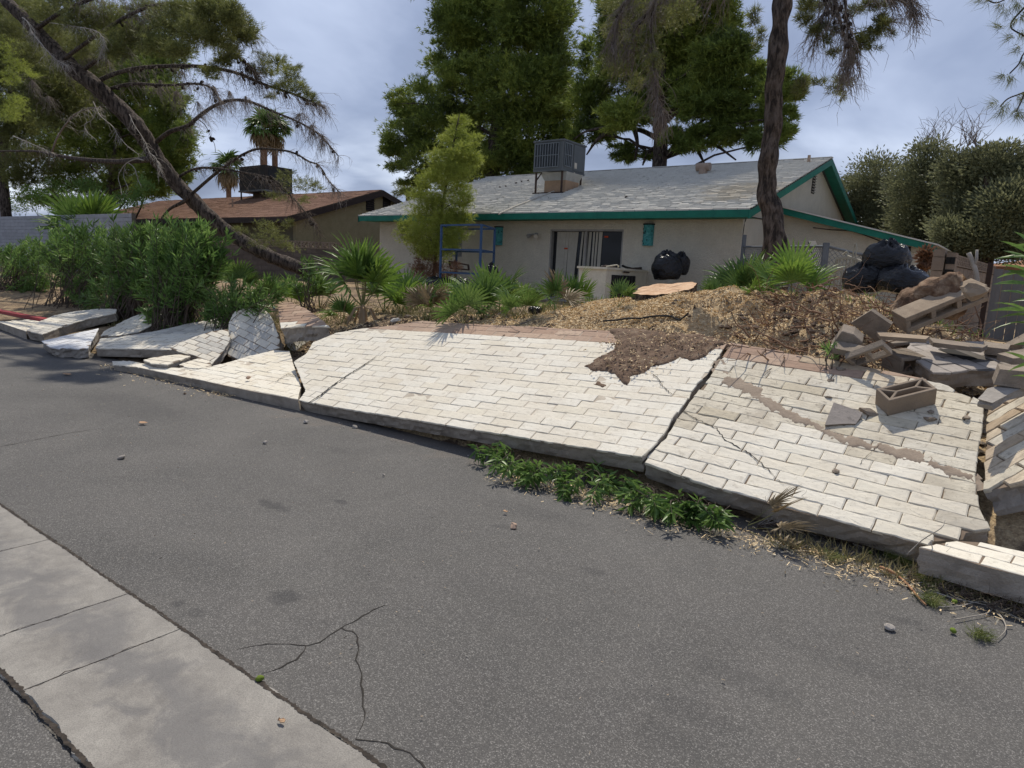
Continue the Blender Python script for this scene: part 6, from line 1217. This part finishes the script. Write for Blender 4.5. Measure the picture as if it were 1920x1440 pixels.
c = at(822, 536, y=14.2); bag('slumped black bag under the left half of the blue rack', c, pxr(c, 34), .4, pxr(c, 20), 5.1, False)
c = at(862, 537, y=14.0); bag('slumped black bag under the middle of the blue rack', c, pxr(c, 20), .3, pxr(c, 18), 7.7, False)
c = at(921, 518, y=14.8); bag('dark bundle standing at the right foot of the blue rack', c, pxr(c, 13), .2, pxr(c, 26), 8.3)
c = gnd(1003, 590) or at(1003, 587, y=7.5); bag('small crumpled black bag on the ground behind the big panel', c+Vector((0, 0, .05)), .09, .08, .07, 9.1, False)
# ---------------------------------------------------------------- blue rack
fl = at(828, 421, y=14.3); fr_ = at(903, 420, z=fl.z); br = at(928, 428, z=fl.z); bl_ = fl+br-fr_
rk = empty('metal_rack', (fl.x, fl.y, terr(fl.x, fl.y)), 'empty blue painted steel rack standing in the yard before the grey house', 'rack')
zt_ = fl.z; lv = [zt_, at(828, 466, y=14.3).z, at(828, 509, y=14.3).z]
for p in (fl, fr_, br, bl_): mb = MB(); mb.bar(Vector((p.x, p.y, terr(p.x, p.y)-.03)), Vector((p.x, p.y, zt_)), .05, up=Vector((0, 1, 0))); mb.build('post', METALB, rk)
for z in lv:
    mb = MB(); Q_ = [Vector((p.x, p.y, z-.02)) for p in (fl, fr_, br, bl_)]
    for i in range(4): mb.bar(Q_[i], Q_[(i+1) % 4], .045)
    mb.build('shelf_frame', METALB, rk)
# beige cabinet with dark opening and clutter on top
BEI = M('beige_enamel', (.70, .66, .53), (.60, .56, .45), 5, rough=.6, fine=30, bmp=.1)
a = at(1137, 505, y=14.2); b = at(1226, 511, z=a.z); ux = (b-a); uy = Vector((0, 0, 1)).cross(ux.normalized()); zb_ = terr(a.x, a.y)
cb_ = empty('cabinet', (a.x, a.y, zb_), 'low beige cooler cabinet with a dark louvred opening before the sliding door', 'cabinet')
H_ = a.z-zb_; P4 = [Vector((q.x, q.y, zb_)) for q in (a, b, b+uy*.7, a+uy*.7)]; mb = MB(); mb.prism(P4, (0, 0, H_)); mb.build('body', BEI, cb_)
mb = MB(); P5 = [Vector((q.x, q.y, a.z+.001)) for q in (a-ux*.02-uy*.03, b+ux*.02-uy*.03, b+ux*.02+uy*.73, a-ux*.02+uy*.73)]; mb.prism(P5, (0, 0, .05)); mb.build('lid', BEI, cb_)
def onf(f0, f1, z0, z1, off, t, name, mat):
    mb = MB(); A_ = P4[0]+ux*f0-uy*(off+t); B_ = P4[0]+ux*f1-uy*(off+t); C_ = B_+uy*t; D_ = A_+uy*t
    mb.prism([q+Vector((0, 0, z0)) for q in (A_, B_, C_, D_)], (0, 0, z1-z0)); return mb.build(name, mat, cb_)
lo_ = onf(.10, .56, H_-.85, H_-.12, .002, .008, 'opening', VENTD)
for i in range(8): f = .12+.43*i/7; onf(f, f+.012, H_-.84, H_-.13, .011, .02, 'louvre', DARKM)
onf(.30, .42, H_-.06, H_-.02, .032, .006, 'latch', RUST)
for k, (f0, f1, dz, m2, l) in enumerate(((.1, .9, .055, RUST, 'brown flattened bundle lying on the beige cabinet'), (.55, 1.15, .10, BLACKP, 'black sheet draped over the beige cabinet lid'), (.15, .5, .10, PALE, 'pale bent hose piece on the beige cabinet'))):
    p = [P4[0]+ux*(f0+(f1-f0)*t)+uy*(.25+.1*math.sin(t*6+k))+Vector((0, 0, H_+dz+.03*math.sin(t*9+k*2))) for t in np.linspace(0, 1, 8)]; mb = MB(); mb.tube(p, [.03 if k < 2 else .015]*8, 7); tag(mb.build('bundle' if k < 2 else 'hose', m2, smooth=True), l, 'bundle' if k < 2 else 'hose')
# low frame behind the rack, thin stake
p = [at(*q, y=15.3) for q in ((842,490),(878,497),(879,506),(845,503))]; mb = MB()
for i in range(4): mb.bar(p[i], p[(i+1) % 4], .04)
tag(mb.build('bed_frame', RUST), 'low grey metal frame leaning behind the blue rack', 'metal frame')
c = at(970, 512, y=12); mb = MB(); mb.bar(Vector((c.x, c.y, .7)), c, .03); tag(mb.build('stake', BLEACH), 'thin wooden stake standing left of the sliding door', 'stake')
# ---------------------------------------------------------------- chain-link fence, gate, boards
GALV = M('galvanised_steel', (.13, .145, .16), (.10, .11, .12), 5, rough=.5, bmp=.05)
fa, fb, fc = at(1394, 463, y=16.4), at(1549, 462, y=12.4), at(1668, 490, y=12.9)
fe = empty('chain_link_fence', (fb.x, fb.y, .8), 'chain link fence between the house corner and the rubbish bags', 'fence')
for p, r_, hh in ((fa, .05, .28), (fb, .055, .06)): mb = MB(); mb.tube([Vector((p.x, p.y, .6)), Vector((p.x, p.y, p.z+hh))], r_, 8); mb.build('post', GALV, fe)
for p, q in ((fa, fb), (fb, fc)):
    mb = MB(); mb.tube([p, q], .025, 6); mb.build('top_rail', GALV, fe); mb = MB(); L_ = (Vector((q.x-p.x, q.y-p.y, 0))).length; hz = 1.25; n_ = int(L_/.085); dr_ = (q-p)
    for i in range(-int(hz/.085), n_):
        for s_ in (1, -1):
            x0, x1 = i*.085, i*.085+hz
            a0, a1 = max(0, x0), min(L_, x1)
            if a1-a0 < .05: continue
            z0, z1 = (a0-x0), (a1-x0)
            if s_ < 0: z0, z1 = hz-z0, hz-z1
            A_ = p+dr_*(a0/L_)-Vector((0, 0, hz-z0)); B_ = p+dr_*(a1/L_)-Vector((0, 0, hz-z1)); mb.bar(A_, B_, .006)
    tag(mb.build('wire_mesh', GALV, fe), kind='stuff')
GATE = M('cream_wrought_iron', (.36, .34, .27), (.25, .22, .16), 9, rough=.6, bmp=.2)
gy = 10.9; ga, gb = at(1561, 552, y=gy), at(1640, 552, y=gy-.5); gt = empty('iron_gate', ga, 'cream iron gate with vertical bars leaning at the fence left of the bags', 'gate')
def gpnt(f, z): return ga.lerp(gb, f)+Vector((0, 0, z))
def gtop(f): return (at(1567, 485, y=gy).z-ga.z)*(1-.30*max(0, f-.35)/.65)
for i in range(13): f = i/12; mb = MB(); mb.bar(gpnt(f, -.4), gpnt(f, gtop(f)), .018 if i % 12 else .035); mb.build('bar', GATE, gt)
mb = MB(); tp = [gpnt(f, gtop(f)) for f in np.linspace(0, 1, 9)]
for i in range(8): mb.bar(tp[i], tp[i+1], .03)
mb.build('top_rail', GATE, gt)
for s_ in (-1, 1): mb = MB(); mb.tube([gpnt(.42+s_*.07*math.sin(t)*(1-t/9), .1+.32*(1-math.cos(t/2.2))) for t in np.linspace(.2, 6, 14)], .012, 5); mb.build('scroll', GATE, gt)
mb = MB(); c = at(1587, 478, y=gy); mb.tube([gpnt(.4, gtop(.4)), c], .012, 5); mb.tube([c-Vector((.05, 0, .0)), c+Vector((0, 0, .05)), c+Vector((.05, 0, -.03))], .018, 5); mb.build('finial', GATE, gt)
for k, (p0_, p1_) in enumerate((((1522,453),(1548,528)), ((1515,470),(1535,520)))): mb = MB(); mb.bar(at(*p0_, y=16.6-k*.2), at(*p1_, y=15.4-k*.2), .16-.06*k, .04); tag(mb.build('leaning_board', DARKM), ('wider' if k == 0 else 'narrower')+' dark board leaning against the lean-to wall', 'board')
mb = MB(); mb.tube(smoothline([at(1834, 560, y=8.3), at(1833, 540, y=8.3), at(1831, 515, y=8.3), at(1825, 495, y=8.3), at(1816, 474, y=8.3)], 3), .022, 6); mb.tube([at(1826, 497, y=8.3), at(1831, 487, y=8.3), at(1832, 468, y=8.3)], [.018, .016, .012], 6); tag(mb.build('forked_stick', BLEACH, smooth=True), 'forked bare stick standing upright behind the block beam', 'stick')
mb = MB(); mb.tube([at(1800, 535, y=8.6), at(1822, 512, y=8.5), at(1845, 497, y=8.4)], [.008, .007, .004], 4); tag(mb.build('twig', TWIG), 'thin twig crossing behind the forked stick', 'twig')
lump('rotten_stump_end', 'pale rotten chunk at the upper end of the block beam', at(1832, 545, y=6.6), .10, BEAM, 4, (1.3, .9, .8))
lump('red_object', 'small red object by the foot of the leaning trunk', (gnd(476, 530) or terrp(476, 530, 9))+Vector((0, 0, .12)), .09, RED, 4, (1.6, .7, .7), cat='red object')
lump('crumpled_cup', 'pale blue crumpled cup wedged between the tall slab and the tipped chunk', at(513, 577, z=.70), .035, M('pale_blue_paper', (.35, .42, .6), bmp=0), 4, cat='litter')
lump('dark_bottle_cap', 'dark round object in the gap at the right edge of the weathered panel', at(1841, 882, z=.25), .03, DGLASS, 4, cat='litter', sharp=False)
# ---------------------------------------------------------------- roots, chips, weeds, litter
ROOT = M('torn_roots', (.20, .115, .07), (.10, .06, .04), 7, fine=40, bmp=.3, c3=(.30, .19, .12))
def rootmass(name, label, n, area_fn, L, r0, r1, mat, rise=.2, curl=.5):
    mb = MB()
    for _ in range(n):
        x, y = area_fn(); z = terr(x, y)+random.uniform(-.03, rise)*random.random(); p = Vector((x, y, z)); d = Vector((random.gauss(0, 1), random.gauss(0, 1), random.gauss(0, .35))).normalized(); l = L*random.uniform(.3, 1.2); r = random.uniform(r0, r1)*random.random()**1.5+r0; pts = [p]
        for i in range(7): d = (d+Vector([random.gauss(0, curl*.5) for _ in range(3)])).normalized(); p = p+d*l/7; p.z = max(p.z, terr(p.x, p.y)-.03); pts.append(p)
        mb.tube(pts, [r*(1-.1*i) for i in range(8)], 4, False)
    o = mb.build(name, mat); tag(o, label, 'roots', kind='stuff'); return o
def box_area(s0, s1, n0, n1): return lambda: (-random.uniform(s0, s1), random.uniform(n0, n1))
rootmass('root_tangle', 'tangle of torn brown roots between the chip mound and the grey blocks', 420, box_area(.6, 2.2, 6.0, 7.4), .45, .003, .012, ROOT, .2)
rootmass('root_tangle', 'fine roots and twigs strewn below the rubbish bags', 300, box_area(.3, 2.2, 7.2, 9), .5, .003, .010, ROOT, .18)
rootmass('brushwood', 'twigs and sticks among the rubble at the right', 140, box_area(-.9, .9, 5.9, 8), .6, .003, .010, TWIG, .12, .3)
rootmass('brushwood', 'twigs scattered over the yard behind the big panel', 260, box_area(3.5, 10.5, 5.9, 8.5), .4, .002, .006, TWIG, .05, .3)
crumbs('dirt_clods', 'brown clods on the torn ground', [(Vector((-1.5, 6.6, 0)), .5), (Vector((-1.0, 6.9, 0)), .5), (Vector((-6, 6.3, 0)), .8), (Vector((-7.5, 6.2, 0)), .6)], 1600, .01, .055, SOIL, cat='dirt')
def chipmat():
    m_, nt, b = newmat('wood_chips', .9, .15); v = coords(nt); f = nz(nt, v, 90, 1, .5); col = ramp(nt, f, [(.32, (.42, .30, .17)), (.45, (.66, .49, .28)), (.58, (.80, .63, .38)), (.7, (.86, .74, .52))]); nt.links.new(col, b.inputs['Base Color']); return m_
CHIP = chipmat()
def flecks(name, label, n, area_fn, L, W, mat, zf=terr, cat='wood chips', lift=.004, tiltz=.35):
    P = np.array([(x, y, zf(x, y)+lift) for x, y in (area_fn() for _ in range(n))]); d = unit(RNG.normal(size=(n, 3))*np.array([1, 1, tiltz])); s_ = unit(np.cross(d, RNG.normal(size=(n, 3))*np.array([.5, .5, 1]))); l = L*(.3+1.1*RNG.random((n, 1)))/2; w = W*(.5+RNG.random((n, 1)))/2
    V = np.stack([P-d*l-s_*w*.6, P+d*l*.9-s_*w, P+d*l+s_*w*.7, P-d*l*.8+s_*w], 1).reshape(-1, 3); V[:, 2] += .004
    o = npm(name, V, np.arange(len(V)).reshape(-1, 4), mat); tag(o, label, cat, kind='stuff'); return o
def mound():
    while True:
        x, y = -random.gauss(3.1, 1.5), random.gauss(7.1, .95)
        if y > 5.95 and noise.noise(Vector((x*1.3, y*1.3, 4)))+random.gauss(0, .25) > -.25: return x, y
def patchy(s0, s1, n0, n1, th=0., sc=1.2, seed=0):
    def f():
        while True:
            x, y = -random.uniform(s0, s1), random.uniform(n0, n1)
            if noise.noise(Vector((x*sc, y*sc, seed)))+random.gauss(0, .12) > th: return x, y
    return f
flecks('wood_chips', 'straw coloured wood chips covering the mound', 48000, mound, .034, .010, CHIP)
flecks('wood_chips', 'wood chips in patches over the yard soil', 16000, patchy(3.5, 13, 5.9, 9.5, .0), .04, .011, CHIP)
def onpan(x, y): return EYE.z*0+(PB[0].z-(PB[1].x*(x-PB[0].x)+PB[1].y*(y-PB[0].y))/PB[1].z)+.045
cs = [at(*q, pl=PB) for q in ((1160,650),(1250,650),(1320,650),(1200,690),(1240,640),(1160,680))]
flecks('wood_chips', 'wood chips sprinkled on the spilled soil', 500, lambda: (lambda c: (c.x+random.gauss(0, .13), c.y+random.gauss(0, .10)))(random.choice(cs)), .03, .008, CHIP, zf=onpan)
flecks('leaf_litter', 'dry chips and needles along the foot of the fallen wall', 2600, lambda: (random.uniform(-3.2, .6), random.gauss(4.2, .12)), .035, .006, CHIP, zf=lambda x, y: .004, cat='litter')
flecks('leaf_litter', 'dry chips beside the slabs at the far end of the road', 1300, lambda: (random.uniform(-10.5, -7.3), random.gauss(4.4, .16)), .04, .007, CHIP, zf=lambda x, y: .004, cat='litter')
flecks('road_litter', 'tiny pale flecks scattered over the road', 520, lambda: (random.uniform(-10, 1.5), random.uniform(1.5, 4.3)), .012, .005, M('pale_litter', (.42, .34, .25), (.22, .17, .12), 40, bmp=0), zf=lambda x, y: .002, cat='litter')
GRASS = leafmat('weed_blades', (.10, .10, .04), (.20, .19, .08), 3, .3, c3=(.32, .26, .14))
def blades(name, label, n, area_fn, L, W, mat, cat='weeds', up=1.2, zf=terr):
    P = np.array([(x, y, zf(x, y)-.01) for x, y in (area_fn() for _ in range(n))]); D = unit(RNG.normal(size=(n, 3))*.6+np.array([0, 0, up])); o_ = leafs(P, D, L, W, .2); o = npm(name, *o_, mat); tag(o, label, cat, kind='stuff'); return o
blades('weeds', 'low weeds and grass among the young fan palms', 3600, patchy(4.6, 11, 6.6, 11, .14, 1.6, 3), .14, .008, GRASS)
blades('weeds', 'green weeds under the oleander hedge', 2600, patchy(8.5, 15, 5.6, 7.2, .0, 1.6, 5), .12, .012, GRASS)
blades('weeds', 'weeds round the chip mound and the bags', 1100, patchy(.4, 5, 7.8, 10.5, .12, 1.9, 8), .12, .010, PALMY)
blades('weeds', 'dry grass at the foot of the right hand panel', 900, lambda: (random.uniform(-1.1, .5), random.gauss(4.28, .07)), .10, .005, leafmat('dry_grass', (.20, .18, .08), (.34, .29, .15), 5, .2), up=.5, zf=lambda x, y: .01)
# dead frond, sprigs and sticks on the road edge by the right hand panel
r = empty('dead_palm_frond', at(1400, 985, z=.03), 'dry brown palm frond lying against the right hand panel edge', 'dead frond')
b0 = at(1402, 985, z=.05); tgt = at(1488, 945, z=.28)
for k, (off, s_) in enumerate((((0, 0, 0), .27), ((.03, .0, -.08), .26), ((.0, .03, .06), .24), ((.10, -.02, -.18), .28), ((.16, -.02, -.24), .25))):
    d = (tgt+Vector(off)*1.5-b0).normalized(); o = bpy.data.objects.new('frond', FR[Dr][k % 5]); COL.objects.link(o); o.parent = r; o.matrix_parent_inverse = r.matrix_world.inverted()
    o.matrix_world = Matrix.Translation(b0+Vector(off)*.2)@d.to_track_quat('X', 'Z').to_matrix().to_4x4()@Matrix.Rotation(.5*k, 4, 'X')@Matrix.Diagonal((s_, s_*.30, s_*.55, 1))
def rdtw(pts, r0, mat, name, label, cat='twig', z=.012, group=None):
    C_ = smoothline([at(*q[:2], z=q[2] if len(q) > 2 else z) for q in pts], 4); mb = MB(); mb.tube(C_, [r0*(1-.5*i/len(C_)) for i in range(len(C_))], 6); tag(mb.build(name, mat, smooth=True), label, cat, group)
TANW = M('peeled_branch_wood', (.40, .22, .12), (.28, .15, .08), 9, fine=50, bmp=.2)
rdtw([(1650,1063,.03),(1672,1072,.03),(1690,1085),(1708,1103),(1722,1120),(1736,1134)], .009, TANW, 'broken_branch', 'orange brown broken branch lying on the road edge at lower right', 'branch')
for k, q in enumerate([[(1752,1110),(1790,1122),(1830,1130),(1870,1140),(1892,1148)], [(1760,1138),(1800,1136),(1840,1128),(1880,1142)], [(1790,1162),(1820,1156),(1850,1150),(1865,1138)], [(1865,1143),(1880,1160),(1886,1180),(1870,1198)], [(1700,1098),(1730,1092),(1752,1088),(1790,1090)], [(1755,1112),(1770,1105),(1778,1118)], [(1850,1138),(1890,1150),(1925,1168)], [(1700,1040,.1),(1730,1012,.2),(1765,990,.3),(1772,975,.34)], [(1745,1015,.25),(1748,1030,.2),(1740,1045,.1)]]):
    rdtw(q, .0035, BLEACH, 'twig', 'thin pale twig '+('under the front face of the lower right wall piece', 'curving left of the lower right wall piece', 'lowest on the road, nearly straight', 'looping down to the lone green sprig', 'left of the others by the orange branch', 'tiny, beside the green nut', 'running off the right edge', 'arching up over the panel corner', 'forking off the arching one')[k], group='pale twigs at lower right')
wst = [(at(px, py, z=.03), (CR*1+Vector((0, 0, .1)))) for px, py in ((1420,985),(1450,985),(1480,990),(1510,990),(1540,1000),(1570,1010),(1600,1020))]
o = twigs('brushwood', None, wst, 120, .25, TWIGD, .0022, .25, kids=2); tag(o, 'dark twigs piled along the foot of the right hand panel', 'twigs', kind='stuff')
o = twigs('brushwood', None, wst, 60, .25, BLEACH, .0018, .2, kids=2); tag(o, 'pale dry twigs along the foot of the right hand panel', 'twigs', kind='stuff')
wst = [(at(px, py, z=.03), (CR*1)) for px, py in ((1700,1080),(1760,1105),(1800,1115),(1850,1135),(1900,1150))]
o = twigs('brushwood', None, wst, 90, .2, TWIGD, .002, .25, kids=2); tag(o, 'dark twigs below the lower right wall piece', 'twigs', kind='stuff')
SPRG = leafmat('fallen_pine_needles', (.06, .085, .02), (.13, .16, .035), 8, .2, c3=(.24, .24, .07))
def sprig(label, px, py, r, n, z=.02, mat=SPRG, dirp=None):
    c = at(px, py, z=z); P = np.array(c)+RNG.normal(size=(n, 3))*np.array([r, r, .012+r*.15]); P[:, 2] = np.maximum(P[:, 2], .006); D = unit(RNG.normal(size=(n, 3))*np.array([1, 1, .4])+(np.array(dirp)*1.5 if dirp is not None else 0))
    root = empty('pine_sprig', c, label, 'pine sprig', 'pine sprigs fallen at the wall foot'); V, F_ = needles(P, D, .055, .0022, 9, .35); npm('needles', V, F_, mat, root); mb = MB(); mb.tube([c-CR*r*1.5, c, c+CR*r*1.6+Vector((0, 0, .01))], .003, 5); mb.build('twig', TWIGD, root)
for q in (('flat green sprig on the road left of the brown needle pile', 1562, 1046, .03, 26), ('thick green pine sprig against the right hand panel corner', 1655, 1022, .05, 90), ('pine sprig at the left end of the lower right piece', 1690, 1050, .045, 90), ('dull pine sprig lying left of the green ones', 1615, 1003, .05, 60), ('pine sprig beside the orange broken branch', 1740, 1085, .045, 60), ('pale dry needle tuft by the end of the broken branch', 1745, 1125, .025, 50), ('green needles under the lower right wall piece', 1800, 1095, .045, 50), ('lone green sprig on the road at lower right', 1840, 1190, .022, 34), ('pine sprig in the gap beside the ochre piece', 1870, 985, .06, 80), ('green needles behind the lower right piece', 1895, 1010, .06, 80)): sprig(*q)
for px, py, l in ((1787, 1182, 'green nut on the road at lower right'), (487, 1272, 'green nut in the gutter seam'), (1632, 1035, 'green nut near the needle pile'), (1790, 1128, 'green nut among the pale twigs')): lump('green_nut', l, at(px, py, z=.014), .014, M('green_husk', (.16, .22, .03), bmp=0), 2, (1.2, .9, .9), 'nut', sharp=False)
LEAFT = M('dry_tan_leaf', (.46, .30, .18), (.34, .2, .12), 20, bmp=0)
for px, py, s_, l in ((268, 793, .05, 'tan leaf scrap on the road left of centre'), (125, 702, .07, 'larger tan scrap on the road below the bluish chunk'), (527, 1354, .018, 'brown leaf scrap on the concrete gutter'), (1075, 815, .02, 'tan scrap under the panel edge'), (948, 960, .02, 'brown scrap beside the reddish pebble')):
    c = at(px, py, z=.012); P_ = [c+Vector((math.cos(a)*s_*random.uniform(.5, 1.2), math.sin(a)*s_*random.uniform(.3, .8), random.uniform(0, .012))) for a in np.linspace(0, 2*math.pi, 9)[:-1]]; mb = MB(); mb.prism(P_, (0, 0, .003)); tag(mb.build('dry_leaf', LEAFT), l, 'dry leaf')
# drip hose snaking over the chips, low edging stones
mb = MB(); mb.tube([Vector((p.x, p.y, terr(p.x, p.y)+.035)) for p in smoothline([gnd(*q) for q in ((1130,612),(1165,607),(1200,606),(1250,604),(1290,598)) if gnd(*q)], 5)], .010, 6); tag(mb.build('drip_hose', CABLE), 'black hose lying on the wood chips behind the spilled soil', 'hose')
for px, py in ((752, 594), (766, 596), (780, 598), (792, 600)): g_ = gnd(px, py); g_ and lump('edging_stone', {752:'leftmost',766:'second',780:'third',792:'rightmost'}[px]+' of the dark edging stones in a row behind the big panel', g_+Vector((0, 0, .02)), .05, CMU, px, (1.1, .6, .6), 'stone', 1, 'row of dark edging stones')
